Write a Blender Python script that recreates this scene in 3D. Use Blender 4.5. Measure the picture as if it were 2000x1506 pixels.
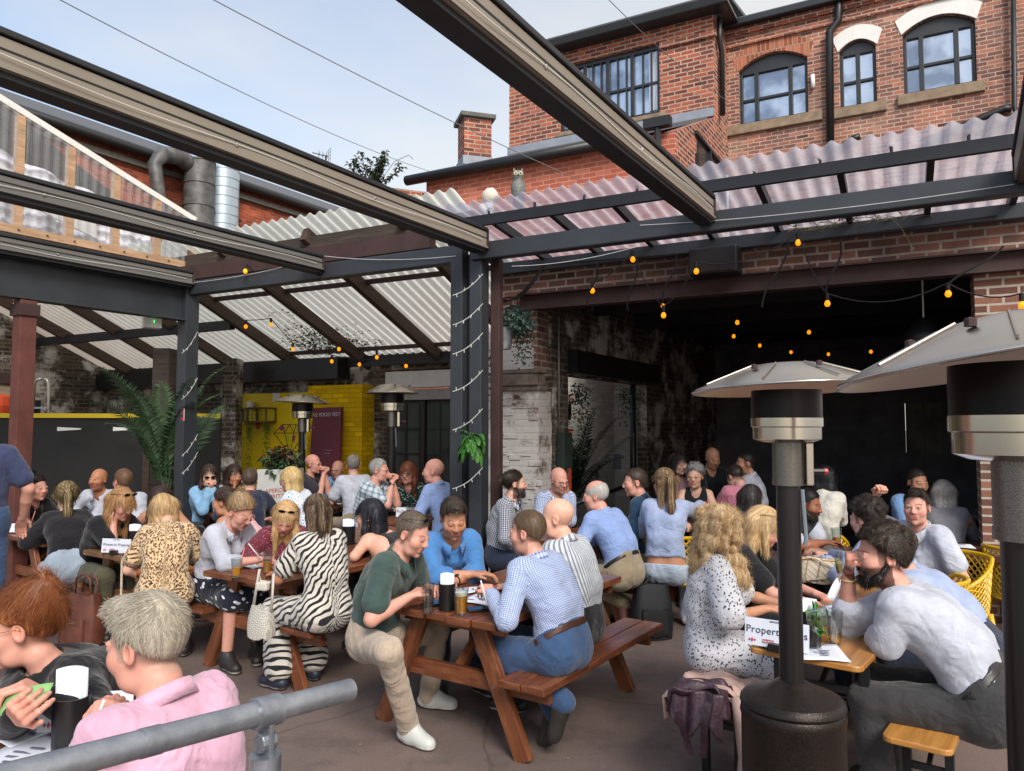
import bpy, math, random, time
import numpy as np
from math import sin, cos, pi, radians, atan2, sqrt, tan
from mathutils import Vector, Matrix
from concurrent.futures import ThreadPoolExecutor
T_START = time.time()
SC = bpy.context.scene
for _o in list(bpy.data.objects): bpy.data.objects.remove(_o)

# ------------------------------------------------------------------ camera, sky, sun, exposure
H = 1.80; F = 1450.0; PITCH = math.atan(80 / F)
cam_d = bpy.data.cameras.new('camera'); cam = bpy.data.objects.new('camera', cam_d)
SC.collection.objects.link(cam); SC.camera = cam
cam_d.sensor_width = 36; cam_d.lens = 36 * F / 2000; cam_d.clip_start = 0.05; cam_d.clip_end = 600
cam.location = (0, 0, H); cam.rotation_euler = (pi / 2 + PITCH, 0, 0)

SUN_EL, SUN_AZ = 40, 162           # azimuth clockwise from +Y (the view direction)
world = bpy.data.worlds.new('World'); SC.world = world; world.use_nodes = True
nt = world.node_tree; nt.nodes.clear()
def wn(t, **k):
    n = nt.nodes.new(t)
    for a, b in k.items(): setattr(n, a, b)
    return n
sky = wn('ShaderNodeTexSky', sky_type='NISHITA', sun_disc=False, sun_elevation=radians(SUN_EL), sun_rotation=radians(SUN_AZ),
         altitude=50, air_density=1.2, dust_density=2.5, ozone_density=1.0)
tc = wn('ShaderNodeTexCoord'); mp = wn('ShaderNodeMapping'); mp.inputs['Scale'].default_value = (1.0, 1.0, 2.6)
ns = wn('ShaderNodeTexNoise'); ns.inputs['Scale'].default_value = 1.7; ns.inputs['Detail'].default_value = 6; ns.inputs['Roughness'].default_value = .55
rp = wn('ShaderNodeValToRGB'); rp.color_ramp.elements[0].position = .38; rp.color_ramp.elements[1].position = .66
sep = wn('ShaderNodeSeparateXYZ'); mx_ = wn('ShaderNodeMath', operation='MULTIPLY_ADD'); mx_.inputs[1].default_value = .65; mx_.inputs[2].default_value = .42
mm = wn('ShaderNodeMath', operation='MULTIPLY_ADD'); mm.use_clamp = True; mm.inputs[1].default_value = .35
mix = wn('ShaderNodeMixRGB'); mix.inputs['Color2'].default_value = (3.75, 3.62, 3.36, 1)
bg = wn('ShaderNodeBackground'); bg.inputs['Strength'].default_value = .15; out = wn('ShaderNodeOutputWorld')
L_ = nt.links.new
L_(tc.outputs['Generated'], mp.inputs['Vector']); L_(mp.outputs[0], ns.inputs['Vector']); L_(ns.outputs['Fac'], rp.inputs[0])
L_(tc.outputs['Generated'], sep.inputs[0]); L_(sep.outputs['X'], mx_.inputs[0])
L_(rp.outputs[0], mm.inputs[0]); L_(mx_.outputs[0], mm.inputs[2]); L_(mm.outputs[0], mix.inputs['Fac'])
L_(sky.outputs[0], mix.inputs['Color1']); L_(mix.outputs[0], bg.inputs['Color']); L_(bg.outputs[0], out.inputs['Surface'])

sun_d = bpy.data.lights.new('sun', 'SUN'); sun_d.energy = 2.4; sun_d.angle = radians(24); sun_d.color = (1, .95, .88)
sun = bpy.data.objects.new('sun', sun_d); SC.collection.objects.link(sun)
_sd = Vector((sin(radians(SUN_AZ)) * cos(radians(SUN_EL)), cos(radians(SUN_AZ)) * cos(radians(SUN_EL)), sin(radians(SUN_EL))))
sun.rotation_euler = _sd.to_track_quat('Z', 'Y').to_euler(); sun.location = (0, 0, 30)
SC.view_settings.view_transform = 'Standard'; SC.view_settings.look = 'None'; SC.view_settings.exposure = 0.75; SC.view_settings.gamma = 1
SC.cycles.max_bounces = 8; SC.cycles.transparent_max_bounces = 24; SC.cycles.sample_clamp_indirect = 6
SC.cycles.use_denoising = True

# ------------------------------------------------------------------ picture <-> place
def ray(px, py):
    u = (px - 1000) / F; v = (753 - py) / F
    return np.array((u, cos(PITCH) - v * sin(PITCH), sin(PITCH) + v * cos(PITCH)))
def at(px, py, Y):                      # point on the sight line at distance Y along the view
    d = ray(px, py); t = Y / d[1]; return np.array((d[0] * t, Y, H + d[2] * t))
def gz(px, py, z):                      # point on the sight line at height z
    d = ray(px, py); t = (z - H) / d[2]; return np.array((d[0] * t, d[1] * t, z))
def onw(px, py, A, B):                  # point on the vertical plane through A and B
    d = ray(px, py); n = np.array((B[1] - A[1], A[0] - B[0])); t = (n @ np.array(A[:2])) / (n @ d[:2])
    return np.array((d[0] * t, d[1] * t, H + d[2] * t))
A1 = np.array((.5225, .8526, 0)); A2 = np.array((.885, -.466, 0)); A1 /= np.linalg.norm(A1); A2 /= np.linalg.norm(A2)
UP = np.array((0, 0, 1.)); AZ1 = 31.5
V3 = lambda *a: np.array(a, float)
def nrm(a): a = np.asarray(a, float); return a / (np.linalg.norm(a) + 1e-12)

# ------------------------------------------------------------------ objects
def tag(o, label=None, cat=None, group=None, kind=None):
    if label: o['label'] = label
    if cat: o['category'] = cat
    if group: o['group'] = group
    if kind: o['kind'] = kind
    return o
def thing(name, label, cat, loc=(0, 0, 0), group=None, rz=0):
    o = bpy.data.objects.new(name, None); SC.collection.objects.link(o); o.empty_display_size = .1
    o.location = [float(x) for x in loc]; o.rotation_euler = (0, 0, rz)
    return tag(o, label, cat, group)
def link(name, me, parent=None, mats=()):
    o = bpy.data.objects.new(name, me); SC.collection.objects.link(o)
    for m in mats: me.materials.append(m)
    if parent is not None:
        o.parent = parent
        top = parent
        # children are modelled in world metres of the thing they hang under
        chain = []
        while top is not None: chain.append(top); top = top.parent
        mtx = Matrix.Identity(4)
        for q in reversed(chain): mtx = mtx @ q.matrix_parent_inverse @ q.matrix_basis if q.parent else q.matrix_basis.copy()
        o.matrix_parent_inverse = mtx.inverted()
    return o
def copy_tree(o, parent=None):
    c = o.copy(); SC.collection.objects.link(c)
    if parent is not None:
        mpi = o.matrix_parent_inverse.copy(); c.parent = parent; c.matrix_parent_inverse = mpi
    for ch in list(o.children): copy_tree(ch, c)
    return c

class MB:
    def __init__(s): s.v = []; s.f = []
    def add(s, vs, fs):
        n = len(s.v); s.v += [tuple(map(float, p)) for p in vs]; s.f += [tuple(i + n for i in q) for q in fs]; return s
    def box(s, c, d, rz=0):
        c = np.asarray(c, float); x, y, z = [q / 2 for q in d]; cr, sr = cos(rz), sin(rz)
        vs = [(c[0] + a * cr - b * sr, c[1] + a * sr + b * cr, c[2] + e) for e in (-z, z) for a, b in ((-x, -y), (x, -y), (x, y), (-x, y))]
        return s.add(vs, [(3, 2, 1, 0), (4, 5, 6, 7), (0, 1, 5, 4), (1, 2, 6, 5), (2, 3, 7, 6), (3, 0, 4, 7)])
    def beam(s, p, q, w, h, up=UP, off=(0, 0)):   # w across, h along up; off shifts (across, up)
        p = np.asarray(p, float); q = np.asarray(q, float); d = nrm(q - p); r = nrm(np.cross(d, up)); u = np.cross(r, d)
        p = p + r * off[0] + u * off[1]; q = q + r * off[0] + u * off[1]
        vs = [e + r * a * w / 2 + u * b * h / 2 for e in (p, q) for a, b in ((-1, -1), (1, -1), (1, 1), (-1, 1))]
        return s.add(vs, [(3, 2, 1, 0), (4, 5, 6, 7), (0, 1, 5, 4), (1, 2, 6, 5), (2, 3, 7, 6), (3, 0, 4, 7)])
    def quad(s, *p): return s.add(p, [tuple(range(len(p)))])
    def slab(s, poly, vec):                       # polygon extruded by vec
        n = len(poly); poly = [np.asarray(p, float) for p in poly]; vec = np.asarray(vec, float)
        fs = [tuple(range(n))[::-1], tuple(range(n, 2 * n))] + [(i, (i + 1) % n, n + (i + 1) % n, n + i) for i in range(n)]
        return s.add(poly + [p + vec for p in poly], fs)
    def tube(s, pts, r, n=8, cap=True, closed=False):
        pts = [np.asarray(p, float) for p in pts]; m = len(pts); rs = r if hasattr(r, '__len__') else [r] * m
        vs = []; prev = None
        for i, p in enumerate(pts):
            a = pts[i - 1] if i > 0 or closed else p; b = pts[(i + 1) % m] if i < m - 1 or closed else p
            d = nrm(b - a)
            if prev is None: prev = np.cross(d, UP if abs(d[2]) < .9 else V3(1, 0, 0))
            e = nrm(prev - d * (prev @ d)); g = np.cross(d, e); prev = e
            vs += [p + (e * cos(2 * pi * k / n) + g * sin(2 * pi * k / n)) * rs[i] for k in range(n)]
        fs = [(i * n + k, i * n + (k + 1) % n, ((i + 1) % m) * n + (k + 1) % n, ((i + 1) % m) * n + k) for i in range(m if closed else m - 1) for k in range(n)]
        if cap and not closed: fs += [tuple(range(n))[::-1], tuple((m - 1) * n + k for k in range(n))]
        return s.add(vs, fs)
    def lathe(s, prof, c=(0, 0, 0), n=24, M=None):
        vs = []; fs = []
        for r, z in prof: vs += [(r * cos(2 * pi * k / n), r * sin(2 * pi * k / n), z) for k in range(n)]
        if M is not None: vs = [M @ Vector(v) for v in vs]
        vs = [(v[0] + c[0], v[1] + c[1], v[2] + c[2]) for v in vs]
        for i in range(len(prof) - 1): fs += [(i * n + k, i * n + (k + 1) % n, (i + 1) * n + (k + 1) % n, (i + 1) * n + k) for k in range(n)]
        if prof[0][0] > 1e-4: fs.append(tuple(range(n))[::-1])
        if prof[-1][0] > 1e-4: fs.append(tuple((len(prof) - 1) * n + k for k in range(n)))
        return s.add(vs, fs)
    def grid(s, fn, nu, nv):
        vs = [fn(i / nu, j / nv) for i in range(nu + 1) for j in range(nv + 1)]; w = nv + 1
        return s.add(vs, [(i * w + j, (i + 1) * w + j, (i + 1) * w + j + 1, i * w + j + 1) for i in range(nu) for j in range(nv)])
    def build(s, name, m, parent=None, smooth=False, bevel=0, uv='h', solid=0):
        me = bpy.data.meshes.new(name); me.from_pydata(s.v, [], s.f); me.validate()
        if uv:
            lay = me.uv_layers.new(name='UVMap'); v = np.array(s.v)
            uvs = np.zeros((len(me.loops), 2)); 
            for p in me.polygons:
                n = np.array(p.normal); ix = list(p.vertices); P = v[ix]
                if uv == 'long':
                    e = np.roll(P, -1, 0) - P; k = np.argmax((e ** 2).sum(1)); a = nrm(e[k])
                    if a @ V3(.6, .7, .5) < 0: a = -a
                    o_ = (hash(name) % 7) * .37 + 3.1 * round(float(P.mean(0) @ np.cross(n, a)), 2)
                else:
                    a = nrm(np.cross(UP, n)) if abs(n[2]) < .95 else V3(1, 0, 0); o_ = 0
                b = np.cross(n, a)
                uvs[list(p.loop_indices), 0] = P @ a + o_; uvs[list(p.loop_indices), 1] = P @ b
            lay.data.foreach_set('uv', uvs.ravel().astype(np.float32))
        if smooth: me.polygons.foreach_set('use_smooth', [True] * len(me.polygons))
        o = link(name, me, parent, [m])
        if smooth == 'auto':
            me.polygons.foreach_set('use_smooth', [True] * len(me.polygons)); 
            md = o.modifiers.new('split', 'EDGE_SPLIT'); md.split_angle = radians(38)
        if solid: md = o.modifiers.new('solid', 'SOLIDIFY'); md.thickness = solid; md.offset = 0
        if bevel: md = o.modifiers.new('bevel', 'BEVEL'); md.width = bevel; md.segments = 2; md.limit_method = 'ANGLE'
        return o

# ------------------------------------------------------------------ materials
def lin(c):      # 0-255 sRGB -> linear
    return tuple((x / 255 / 12.92 if x / 255 < .04045 else ((x / 255 + .055) / 1.055) ** 2.4) for x in c[:3]) + (1,)
class NT:
    def __init__(s, name):
        s.m = bpy.data.materials.new(name); s.m.use_nodes = True; s.t = s.m.node_tree
        s.p = s.t.nodes['Principled BSDF']; s.out = s.t.nodes['Material Output']
    def n(s, t, ins=None, **k):
        q = s.t.nodes.new('ShaderNode' + t)
        for a, b in k.items(): setattr(q, a, b)
        for a, b in (ins or {}).items():
            if isinstance(b, bpy.types.NodeSocket): s.t.links.new(b, q.inputs[a])
            else: q.inputs[a].default_value = b
        return q
    def l(s, a, b): s.t.links.new(a, b)
    def set(s, **k):
        for a, b in k.items():
            a = a.replace('_', ' ')
            if isinstance(b, bpy.types.NodeSocket): s.l(b, s.p.inputs[a])
            else: s.p.inputs[a].default_value = b
        return s
    def coord(s, kind='Object', scale=(1, 1, 1), rot=(0, 0, 0)):
        src = s.n('UVMap').outputs[0] if kind == 'UV' else s.n('Attribute', attribute_name='pc').outputs['Vector'] if kind == 'pc' else s.n('TexCoord').outputs[kind]
        return s.n('Mapping', {'Vector': src, 'Scale': scale, 'Rotation': rot}).outputs[0]
    def noise(s, vec, scale, detail=4, rough=.55, dist=0):
        return s.n('TexNoise', {'Vector': vec, 'Scale': scale, 'Detail': detail, 'Roughness': rough, 'Distortion': dist}).outputs['Fac']
    def ramp(s, fac, stops, interp='LINEAR'):
        r = s.n('ValToRGB', {0: fac}); e = r.color_ramp; e.interpolation = interp
        while len(e.elements) < len(stops): e.elements.new(.5)
        for q, (p, c) in zip(e.elements, stops): q.position = p; q.color = c if hasattr(c, '__len__') else (c, c, c, 1)
        return r.outputs[0]
    def mix(s, fac, a, b, mode='MIX'):
        return s.n('MixRGB', {0: fac, 1: a, 2: b}, blend_type=mode).outputs[0]
    def bump(s, h, strength=.3, dist=.01):
        s.l(s.n('Bump', {'Height': h, 'Strength': strength, 'Distance': dist}).outputs[0], s.p.inputs['Normal']); return s
    def math(s, op, a, b=0.0, clamp=False):
        return s.n('Math', {0: a, 1: b}, operation=op, use_clamp=clamp).outputs[0]
_mc = {}
def mk(name, col, rough=.6, metal=0, var=.12, vs=6, bump=0, bs=60, coord='Object', spec=.5, scale=(1, 1, 1), col2=None, **kw):
    key = (name,)
    if key in _mc: return _mc[key]
    c = lin(col); c2 = lin(col2) if col2 else tuple(x * (1 - var * 1.6) for x in c[:3]) + (1,)
    q = NT(name); vec = q.coord(coord, scale); f = q.noise(vec, vs, 5)
    q.set(Base_Color=q.mix(q.ramp(f, [(.3, 0.), (.72, 1.)]), c, c2), Roughness=rough, Metallic=metal, Specular_IOR_Level=spec)
    if bump: q.bump(q.noise(vec, bs, 4), bump, .01)
    for a, b in kw.items(): q.set(**{a: b})
    _mc[key] = q.m; return q.m
def brick(name, c1, c2, mortar, dirt=None, dirt_amt=.5, msize=.012, white=0, bw=.225, bh=.075, bump=.6, pale=None, lo=.72):
    q = NT(name); uv = q.coord('UV'); nz = q.noise(uv, 3, 3)
    wob = q.n('MixRGB', {0: .012, 1: uv, 2: q.n('TexNoise', {'Vector': uv, 'Scale': 5.0}).outputs['Color']}, blend_type='ADD').outputs[0]
    b = q.n('TexBrick', {'Vector': wob, 'Color1': (0, 0, 0, 1), 'Color2': (1, 1, 1, 1), 'Mortar': (.5, .5, .5, 1), 'Scale': 1.0, 'Mortar Size': msize, 'Mortar Smooth': .25, 'Bias': 0, 'Brick Width': bw, 'Row Height': bh})
    rnd = b.outputs['Color']; mf = b.outputs['Fac']
    col = q.ramp(rnd, [(0., lin(c1)), (.35, lin(tuple(x * .82 + y * .18 for x, y in zip(c1, c2)))), (.6, lin(c2)), (.85, lin(tuple(min(255, x * 1.13) for x in c2))), (1., lin(tuple(x * lo for x in c1)))])
    fine = q.noise(uv, 45, 4, .7); col = q.mix(q.ramp(fine, [(.35, .28), (.7, 0.)]), col, lin((60, 45, 42)), 'MULTIPLY')
    patch = q.noise(uv, .55, 5, .6)
    if pale: col = q.mix(q.ramp(patch, [(.52, 0.), (.66, .75)]), col, lin(pale))
    col = q.mix(mf, col, lin(mortar))
    if dirt: col = q.mix(q.math('MULTIPLY', q.ramp(q.noise(q.coord('UV', (1, .45, 1)), 1.1, 7, .65), [(.4, 0.), (.66, 1.)]), dirt_amt), col, lin(dirt))
    if white:
        wm = q.ramp(q.math('ADD', q.noise(uv, 1.6, 8, .72), q.math('MULTIPLY', fine, .16)), [(.62 - white * .22, 0.), (.72 - white * .22, 1.)])
        col = q.mix(q.math('MULTIPLY', wm, .9), col, lin((188, 184, 180)))
    q.set(Base_Color=col, Roughness=.9, Specular_IOR_Level=.2)
    h = q.math('SUBTRACT', q.math('MULTIPLY', fine, .35), mf); q.bump(h, bump, .012)
    return q.m
def wood(name, c1, c2, rough=.45, scale=1.0, bump=.15, worn=None, coat=0):
    q = NT(name); uv = q.coord('UV', (1.6 * scale, 22 * scale, 1)); g = q.noise(uv, 1.5, 6, .6, .6); big = q.noise(q.coord('UV', (1, 4, 1)), 2.2, 4)
    col = q.mix(q.ramp(g, [(.32, 0.), (.68, 1.)]), lin(c1), lin(c2))
    col = q.mix(q.ramp(big, [(.35, .45), (.65, 0.)]), col, lin(tuple(x * .6 for x in c1)))
    kn = q.n('TexVoronoi', {'Vector': q.coord('UV', (1.1, 5, 1)), 'Scale': 1.6}).outputs['Distance']
    col = q.mix(q.ramp(kn, [(.0, .7), (.09, 0.)]), col, lin(tuple(x * .35 for x in c1)))
    if worn: col = q.mix(q.ramp(q.noise(q.coord('UV', (1, 3, 1)), 3.2, 7, .7), [(.5, 0.), (.68, .75)]), col, lin(worn))
    q.set(Base_Color=col, Roughness=rough, Coat_Weight=coat, Coat_Roughness=.2)
    q.bump(g, bump, .004); return q.m
def thin(name, tint, gloss=.12, rough=.05, diffuse=0, dcol=(220, 220, 220), trans=False, dirt=0, fres=.5):
    q = NT(name); tr = q.n('BsdfTransparent', {'Color': lin(tint)}); gl = q.n('BsdfGlossy', {'Color': (.9, .9, .9, 1), 'Roughness': rough})
    fr = q.n('LayerWeight', {'Blend': .25}); fac = q.math('MULTIPLY_ADD', fr.outputs['Facing'], fres); fac.node.inputs[2].default_value = gloss
    m = q.n('MixShader', {0: fac, 1: tr.outputs[0], 2: gl.outputs[0]})
    if diffuse:
        d = q.n('BsdfTranslucent' if trans else 'BsdfDiffuse', {'Color': lin(dcol)})
        if trans:
            d2 = q.n('BsdfDiffuse', {'Color': lin(dcol)}); d = q.n('MixShader', {0: .35, 1: d.outputs[0], 2: d2.outputs[0]})
        df = diffuse
        if dirt: df = q.ramp(q.noise(q.coord('Object', (1, 1, 1)), 2.5, 6, .7), [(.3, diffuse), (.75, min(1, diffuse + dirt))])
        m = q.n('MixShader', {0: df, 1: m.outputs[0], 2: d.outputs[0]})
    q.l(m.outputs[0], q.out.inputs['Surface']); return q.m
def emit(name, col, s):
    q = NT(name); q.set(Base_Color=lin(col), Emission_Color=lin(col), Emission_Strength=s); return q.m

BLACK = mk('black_paint', (26, 27, 30), .45, var=.2, vs=9)
STEEL = mk('charcoal_steel', (52, 56, 62), .42, var=.22, vs=3, bump=.05)
STEELD = mk('dark_steel', (38, 40, 46), .5, var=.25, vs=4)
GREYAL = mk('grey_aluminium', (106, 104, 101), .5, var=.1, vs=2)
TAUPE = mk('taupe_aluminium', (138, 129, 117), .5, var=.1, vs=2)
RUST = mk('red_oxide_steel', (104, 58, 50), .7, var=.3, vs=5, bump=.1)
OXIDE = mk('brown_oxide_steel', (66, 44, 42), .7, var=.3, vs=4, bump=.1)
WHITE = mk('white_paint', (222, 222, 218), .6, var=.06)
SLATE = mk('grey_slate', (92, 94, 100), .7, var=.25, vs=14, bump=.2, scale=(1, 1, 6))
LEAD = mk('lead_flashing', (140, 148, 160), .6, var=.15, vs=8)
STONE = mk('sandstone', (150, 130, 108), .9, var=.3, vs=7, bump=.3)
CONC = mk('grey_stone_cap', (105, 104, 98), .9, var=.25, vs=12, bump=.2)
GALV = mk('galvanised_steel', (164, 168, 176), .4, .7, var=.35, vs=16, bump=.12, bs=90, col2=(116, 121, 130))
STAIN = mk('stainless_steel', (205, 200, 192), .2, 1.0, var=.08, vs=5)
TIMB = wood('weathered_timber', (78, 66, 58), (44, 36, 32), .85, 1, .3)
TIMBD = wood('brown_rafter', (84, 62, 52), (52, 38, 33), .8, 1, .25)
PICN = wood('stained_picnic_wood', (134, 78, 47), (82, 43, 27), .36, 1, .2, worn=(150, 98, 66), coat=.2)
PICN2 = wood('worn_picnic_wood', (140, 100, 64), (96, 62, 38), .6, 1, .2, worn=(160, 124, 88))
BEERW = wood('varnished_pine', (206, 150, 78), (160, 100, 42), .3, .7, .08, coat=.4)
DARKW = wood('dark_tabletop', (96, 54, 42), (60, 32, 26), .35, 1, .1, coat=.2)
STUD = wood('pine_stud', (198, 164, 132), (166, 130, 100), .8, 1, .1)
# ------------------------------------------------------------------ ground
q = NT('asphalt'); vec = q.coord('Object'); a = q.noise(vec, .8, 6, .65); b = q.noise(vec, 70, 5, .7); 
col = q.mix(q.ramp(a, [(.3, 0.), (.7, 1.)]), lin((128, 109, 102)), lin((98, 87, 84))); col = q.mix(q.ramp(b, [(.35, .5), (.65, 0.)]), col, lin((84, 72, 69)))
sp = q.n('TexVoronoi', {'Vector': vec, 'Scale': 3.2}).outputs['Distance']; col = q.mix(q.ramp(sp, [(.018, .75), (.034, 0.)]), col, lin((168, 160, 152)))
sp = q.n('TexVoronoi', {'Vector': vec, 'Scale': 38.0}).outputs['Distance']; col = q.mix(q.ramp(sp, [(.1, .3), (.2, 0.)]), col, lin((150, 138, 130)))
cr_ = q.n('TexVoronoi', {'Vector': q.n('MixRGB', {0: .25, 1: vec, 2: q.n('TexNoise', {'Vector': vec, 'Scale': 2.5}).outputs['Color']}, blend_type='ADD').outputs[0], 'Scale': .55}, feature='DISTANCE_TO_EDGE').outputs['Distance']; col = q.mix(q.ramp(cr_, [(.0, .5), (.008, 0.)]), col, lin((56, 48, 46)))
st = q.noise(q.coord('Object', (1, 1, 1)), 2.6, 7, .7); col = q.mix(q.ramp(st, [(.5, 0.), (.66, .5)]), col, lin((70, 58, 55)))
q.set(Base_Color=col, Roughness=q.ramp(a, [(.3, .62), (.7, .85)])); q.bump(b, .35, .006)
g = MB().quad((-200, -60, 0), (200, -60, 0), (200, 320, 0), (-200, 320, 0)); tag(g.build('ground', q.m), kind='structure')

rnd = random.Random(40); m = MB()
for k in range(260):
    c = V3(rnd.uniform(-3, 4), rnd.uniform(3., 9), .003); r_ = rnd.uniform(.003, .011); an = rnd.uniform(0, 6); m.quad(*[c + V3(r_ * cos(an + t), r_ * .7 * sin(an + t), rnd.uniform(0, .004)) for t in (0, 1.7, 3.2, 4.6)])
tag(m.build('litter', mk('pale_crumbs', (168, 158, 148), .9, var=.4)), 'pale crumbs and specks scattered over the asphalt between the tables', 'litter', kind='stuff')
# ------------------------------------------------------------------ brick materials
BR_RED = brick('red_brick', (124, 72, 62), (178, 100, 76), (184, 160, 144), dirt=(78, 60, 58), dirt_amt=.5)
BR_FAC = brick('weathered_red_brick', (130, 88, 78), (178, 116, 94), (190, 172, 158), dirt=(84, 68, 66), dirt_amt=.5, pale=(182, 146, 128), bw=.2, bh=.066, msize=.009)
BR_ORA = brick('orange_brick', (150, 76, 56), (186, 92, 64), (150, 100, 82), dirt=(66, 46, 42), dirt_amt=.5)
BR_PNT = brick('red_washed_brick', (176, 100, 82), (186, 112, 92), (196, 144, 124), dirt=(150, 74, 58), dirt_amt=.5, msize=.009, bump=.4, lo=.96)
BR_OLD = brick('old_band_brick', (108, 80, 70), (140, 98, 82), (162, 150, 140), dirt=(48, 42, 42), dirt_amt=.6, bh=.08)
BR_PIER = brick('flaking_white_brick', (84, 62, 54), (112, 84, 72), (128, 116, 108), dirt=(58, 50, 46), dirt_amt=.5, white=.75)
BR_DARK = brick('sooty_brick', (70, 60, 54), (96, 82, 72), (112, 104, 94), dirt=(40, 38, 34), dirt_amt=.7, white=.2)
BR_WHT = brick('white_painted_brick', (204, 202, 196), (212, 210, 204), (186, 184, 178), dirt=(150, 146, 136), dirt_amt=.25, msize=.008, lo=.96)
BR_YEL = brick('yellow_painted_brick', (214, 174, 10), (222, 182, 14), (186, 148, 8), dirt=(150, 116, 14), dirt_amt=.3, msize=.009, lo=.96)
BR_BLK = brick('black_painted_brick', (34, 32, 34), (40, 38, 40), (28, 27, 29), msize=.01, lo=.96)
BR_END = brick('pier_end_brick', (110, 76, 66), (142, 98, 82), (176, 166, 154), dirt=(74, 62, 58), dirt_amt=.4, pale=(150, 128, 116))

def wall(name, A, B, z0, z1, mat, parent=None, holes=(), th=.2, bevel=0):
    """Wall between plan points A and B (front face to the camera side), with holes (s0, s1, za, zb, rise)."""
    A = np.array((A[0], A[1], 0.)); B = np.array((B[0], B[1], 0.)); L = np.linalg.norm(B - A); d = (B - A) / L
    n = V3(-d[1], d[0], 0)
    if n @ (A + B) < 0: n = -n                      # n points away from the camera
    m = MB(); P = lambda s, z, k=0: A + d * s + n * k + UP * z
    ss = sorted({0, L, *[h[0] for h in holes], *[h[1] for h in holes]}); zs = sorted({z0, z1, *[h[2] for h in holes], *[h[3] for h in holes]})
    for i in range(len(ss) - 1):
        for j in range(len(zs) - 1):
            a, b, c, e = ss[i], ss[i + 1], zs[j], zs[j + 1]; sm, zm = (a + b) / 2, (c + e) / 2
            if any(h[0] < sm < h[1] and h[2] < zm < h[3] for h in holes): continue
            m.quad(P(a, c), P(b, c), P(b, e), P(a, e)); m.quad(P(b, c, th), P(a, c, th), P(a, e, th), P(b, e, th))
    for a, b, c, e, r in holes:
        k = 12; arc = [(a + (b - a) * i / k, e - r + r * (1 - (2 * i / k - 1) ** 2)) for i in range(k + 1)]
        if r > 0:
            for i in range(k): m.quad(P(arc[i][0], arc[i][1]), P(arc[i + 1][0], arc[i + 1][1]), P(arc[i + 1][0], e), P(arc[i][0], e))
        for i in range(k): m.quad(P(*arc[i]), P(*arc[i], th), P(*arc[i + 1], th), P(*arc[i + 1]))
        m.quad(P(a, c), P(a, c, th), P(a, e - r, th), P(a, e - r)); m.quad(P(b, c, th), P(b, c), P(b, e - r), P(b, e - r, th)); m.quad(P(a, c, th), P(a, c), P(b, c), P(b, c, th))
    for s_ in (0, L): m.quad(P(s_, z0), P(s_, z0, th), P(s_, z1, th), P(s_, z1))
    m.quad(P(0, z1), P(L, z1), P(L, z1, th), P(0, z1, th))
    return m.build(name, mat, parent), (lambda s, z, k=0: P(s, z, k)), d, n
# glass of the windows: sky-reflecting, patchy reflection and dark room painted into its colour
q = NT('window_glass'); q.set(Base_Color=q.mix(q.ramp(q.noise(q.coord('Object'), 1.6, 3), [(.4, 0.), (.6, 1.)]), lin((190, 198, 208)), lin((126, 136, 150))), Roughness=.07, Specular_IOR_Level=1.0, Metallic=.8)
q.bump(q.noise(q.coord('Object'), 1.3, 2), .03, .1); GLASS = q.m
GDARK = mk('dim_glass', (40, 46, 52), .12, var=.3, vs=2)
CURT = mk('net_curtain', (196, 206, 222), .9, var=.25, vs=3, scale=(8, 8, .5))
SASH = mk('black_sash', (36, 39, 43), .4, var=.1)

def window(par, P, s0, s1, za, zb, rise, lights, rows=2, k=.11, curtain=None):
    """Sash window: frame, panes; lights = list of relative widths; P maps (s, z, depth)."""
    w = thing_part('window', par); fr = MB(); t = .055; zt = zb - rise
    def bar(a, b, c, e, dk=0.): fr.slab([P(a, c, k - .03 + dk), P(b, c, k - .03 + dk), P(b, e, k - .03 + dk), P(a, e, k - .03 + dk)], P(0, 0, .07) - P(0, 0, 0))
    bar(s0, s0 + t, za, zt); bar(s1 - t, s1, za, zt); bar(s0 + t, s1 - t, za, za + t * 1.2)
    n = 10; arc = [(s0 + (s1 - s0) * i / n, zt + rise * (1 - (2 * i / n - 1) ** 2)) for i in range(n + 1)]
    low = zt - .06
    fr.slab([P(s0 + t, low, k - .03), P(s1 - t, low, k - .03)] + [P(*a_, k - .03) for a_ in reversed(arc)], P(0, 0, .07) - P(0, 0, 0))
    tot = sum(lights); x = s0 + t; W = s1 - s0 - 2 * t; edges = []
    for i, l in enumerate(lights):
        x2 = x + W * l / tot
        if i < len(lights) - 1: bar(x2 - .035, x2 + .035, za + t * 1.2, low, -.006)
        edges.append((x + (.035 if i else 0), x2 - (.035 if i < len(lights) - 1 else 0))); x = x2
    zm = (za + low) / 2
    for a, b in edges:
        for r in range(1, rows): z_ = za + (low - za) * r / rows; bar(a, b, z_ - .022, z_ + .022, .008)
    fr.build('window_frame', SASH, w, bevel=.004)
    gl = MB()
    for a, b in edges: gl.slab([P(a, za + .06, k + .02), P(b, za + .06, k + .02), P(b, low, k + .02), P(a, low, k + .02)], (P(0, 0, .008) - P(0, 0, 0)))
    gl.build('pane', GLASS, w)
    if curtain:
        for c0, c1 in curtain:
            mb = MB(); mb.grid(lambda u, v: P(c0 + (c1 - c0) * u, za + .1 + (low - za - .12) * v, k + .001 + .003 * sin(u * 40)), 24, 3); mb.build('curtain', CURT, w)
    return w
def thing_part(name, par):
    o = bpy.data.objects.new(name, None); SC.collection.objects.link(o); o.empty_display_size = .1; o.parent = par
    o.matrix_parent_inverse = par.matrix_basis.inverted(); return o
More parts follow.
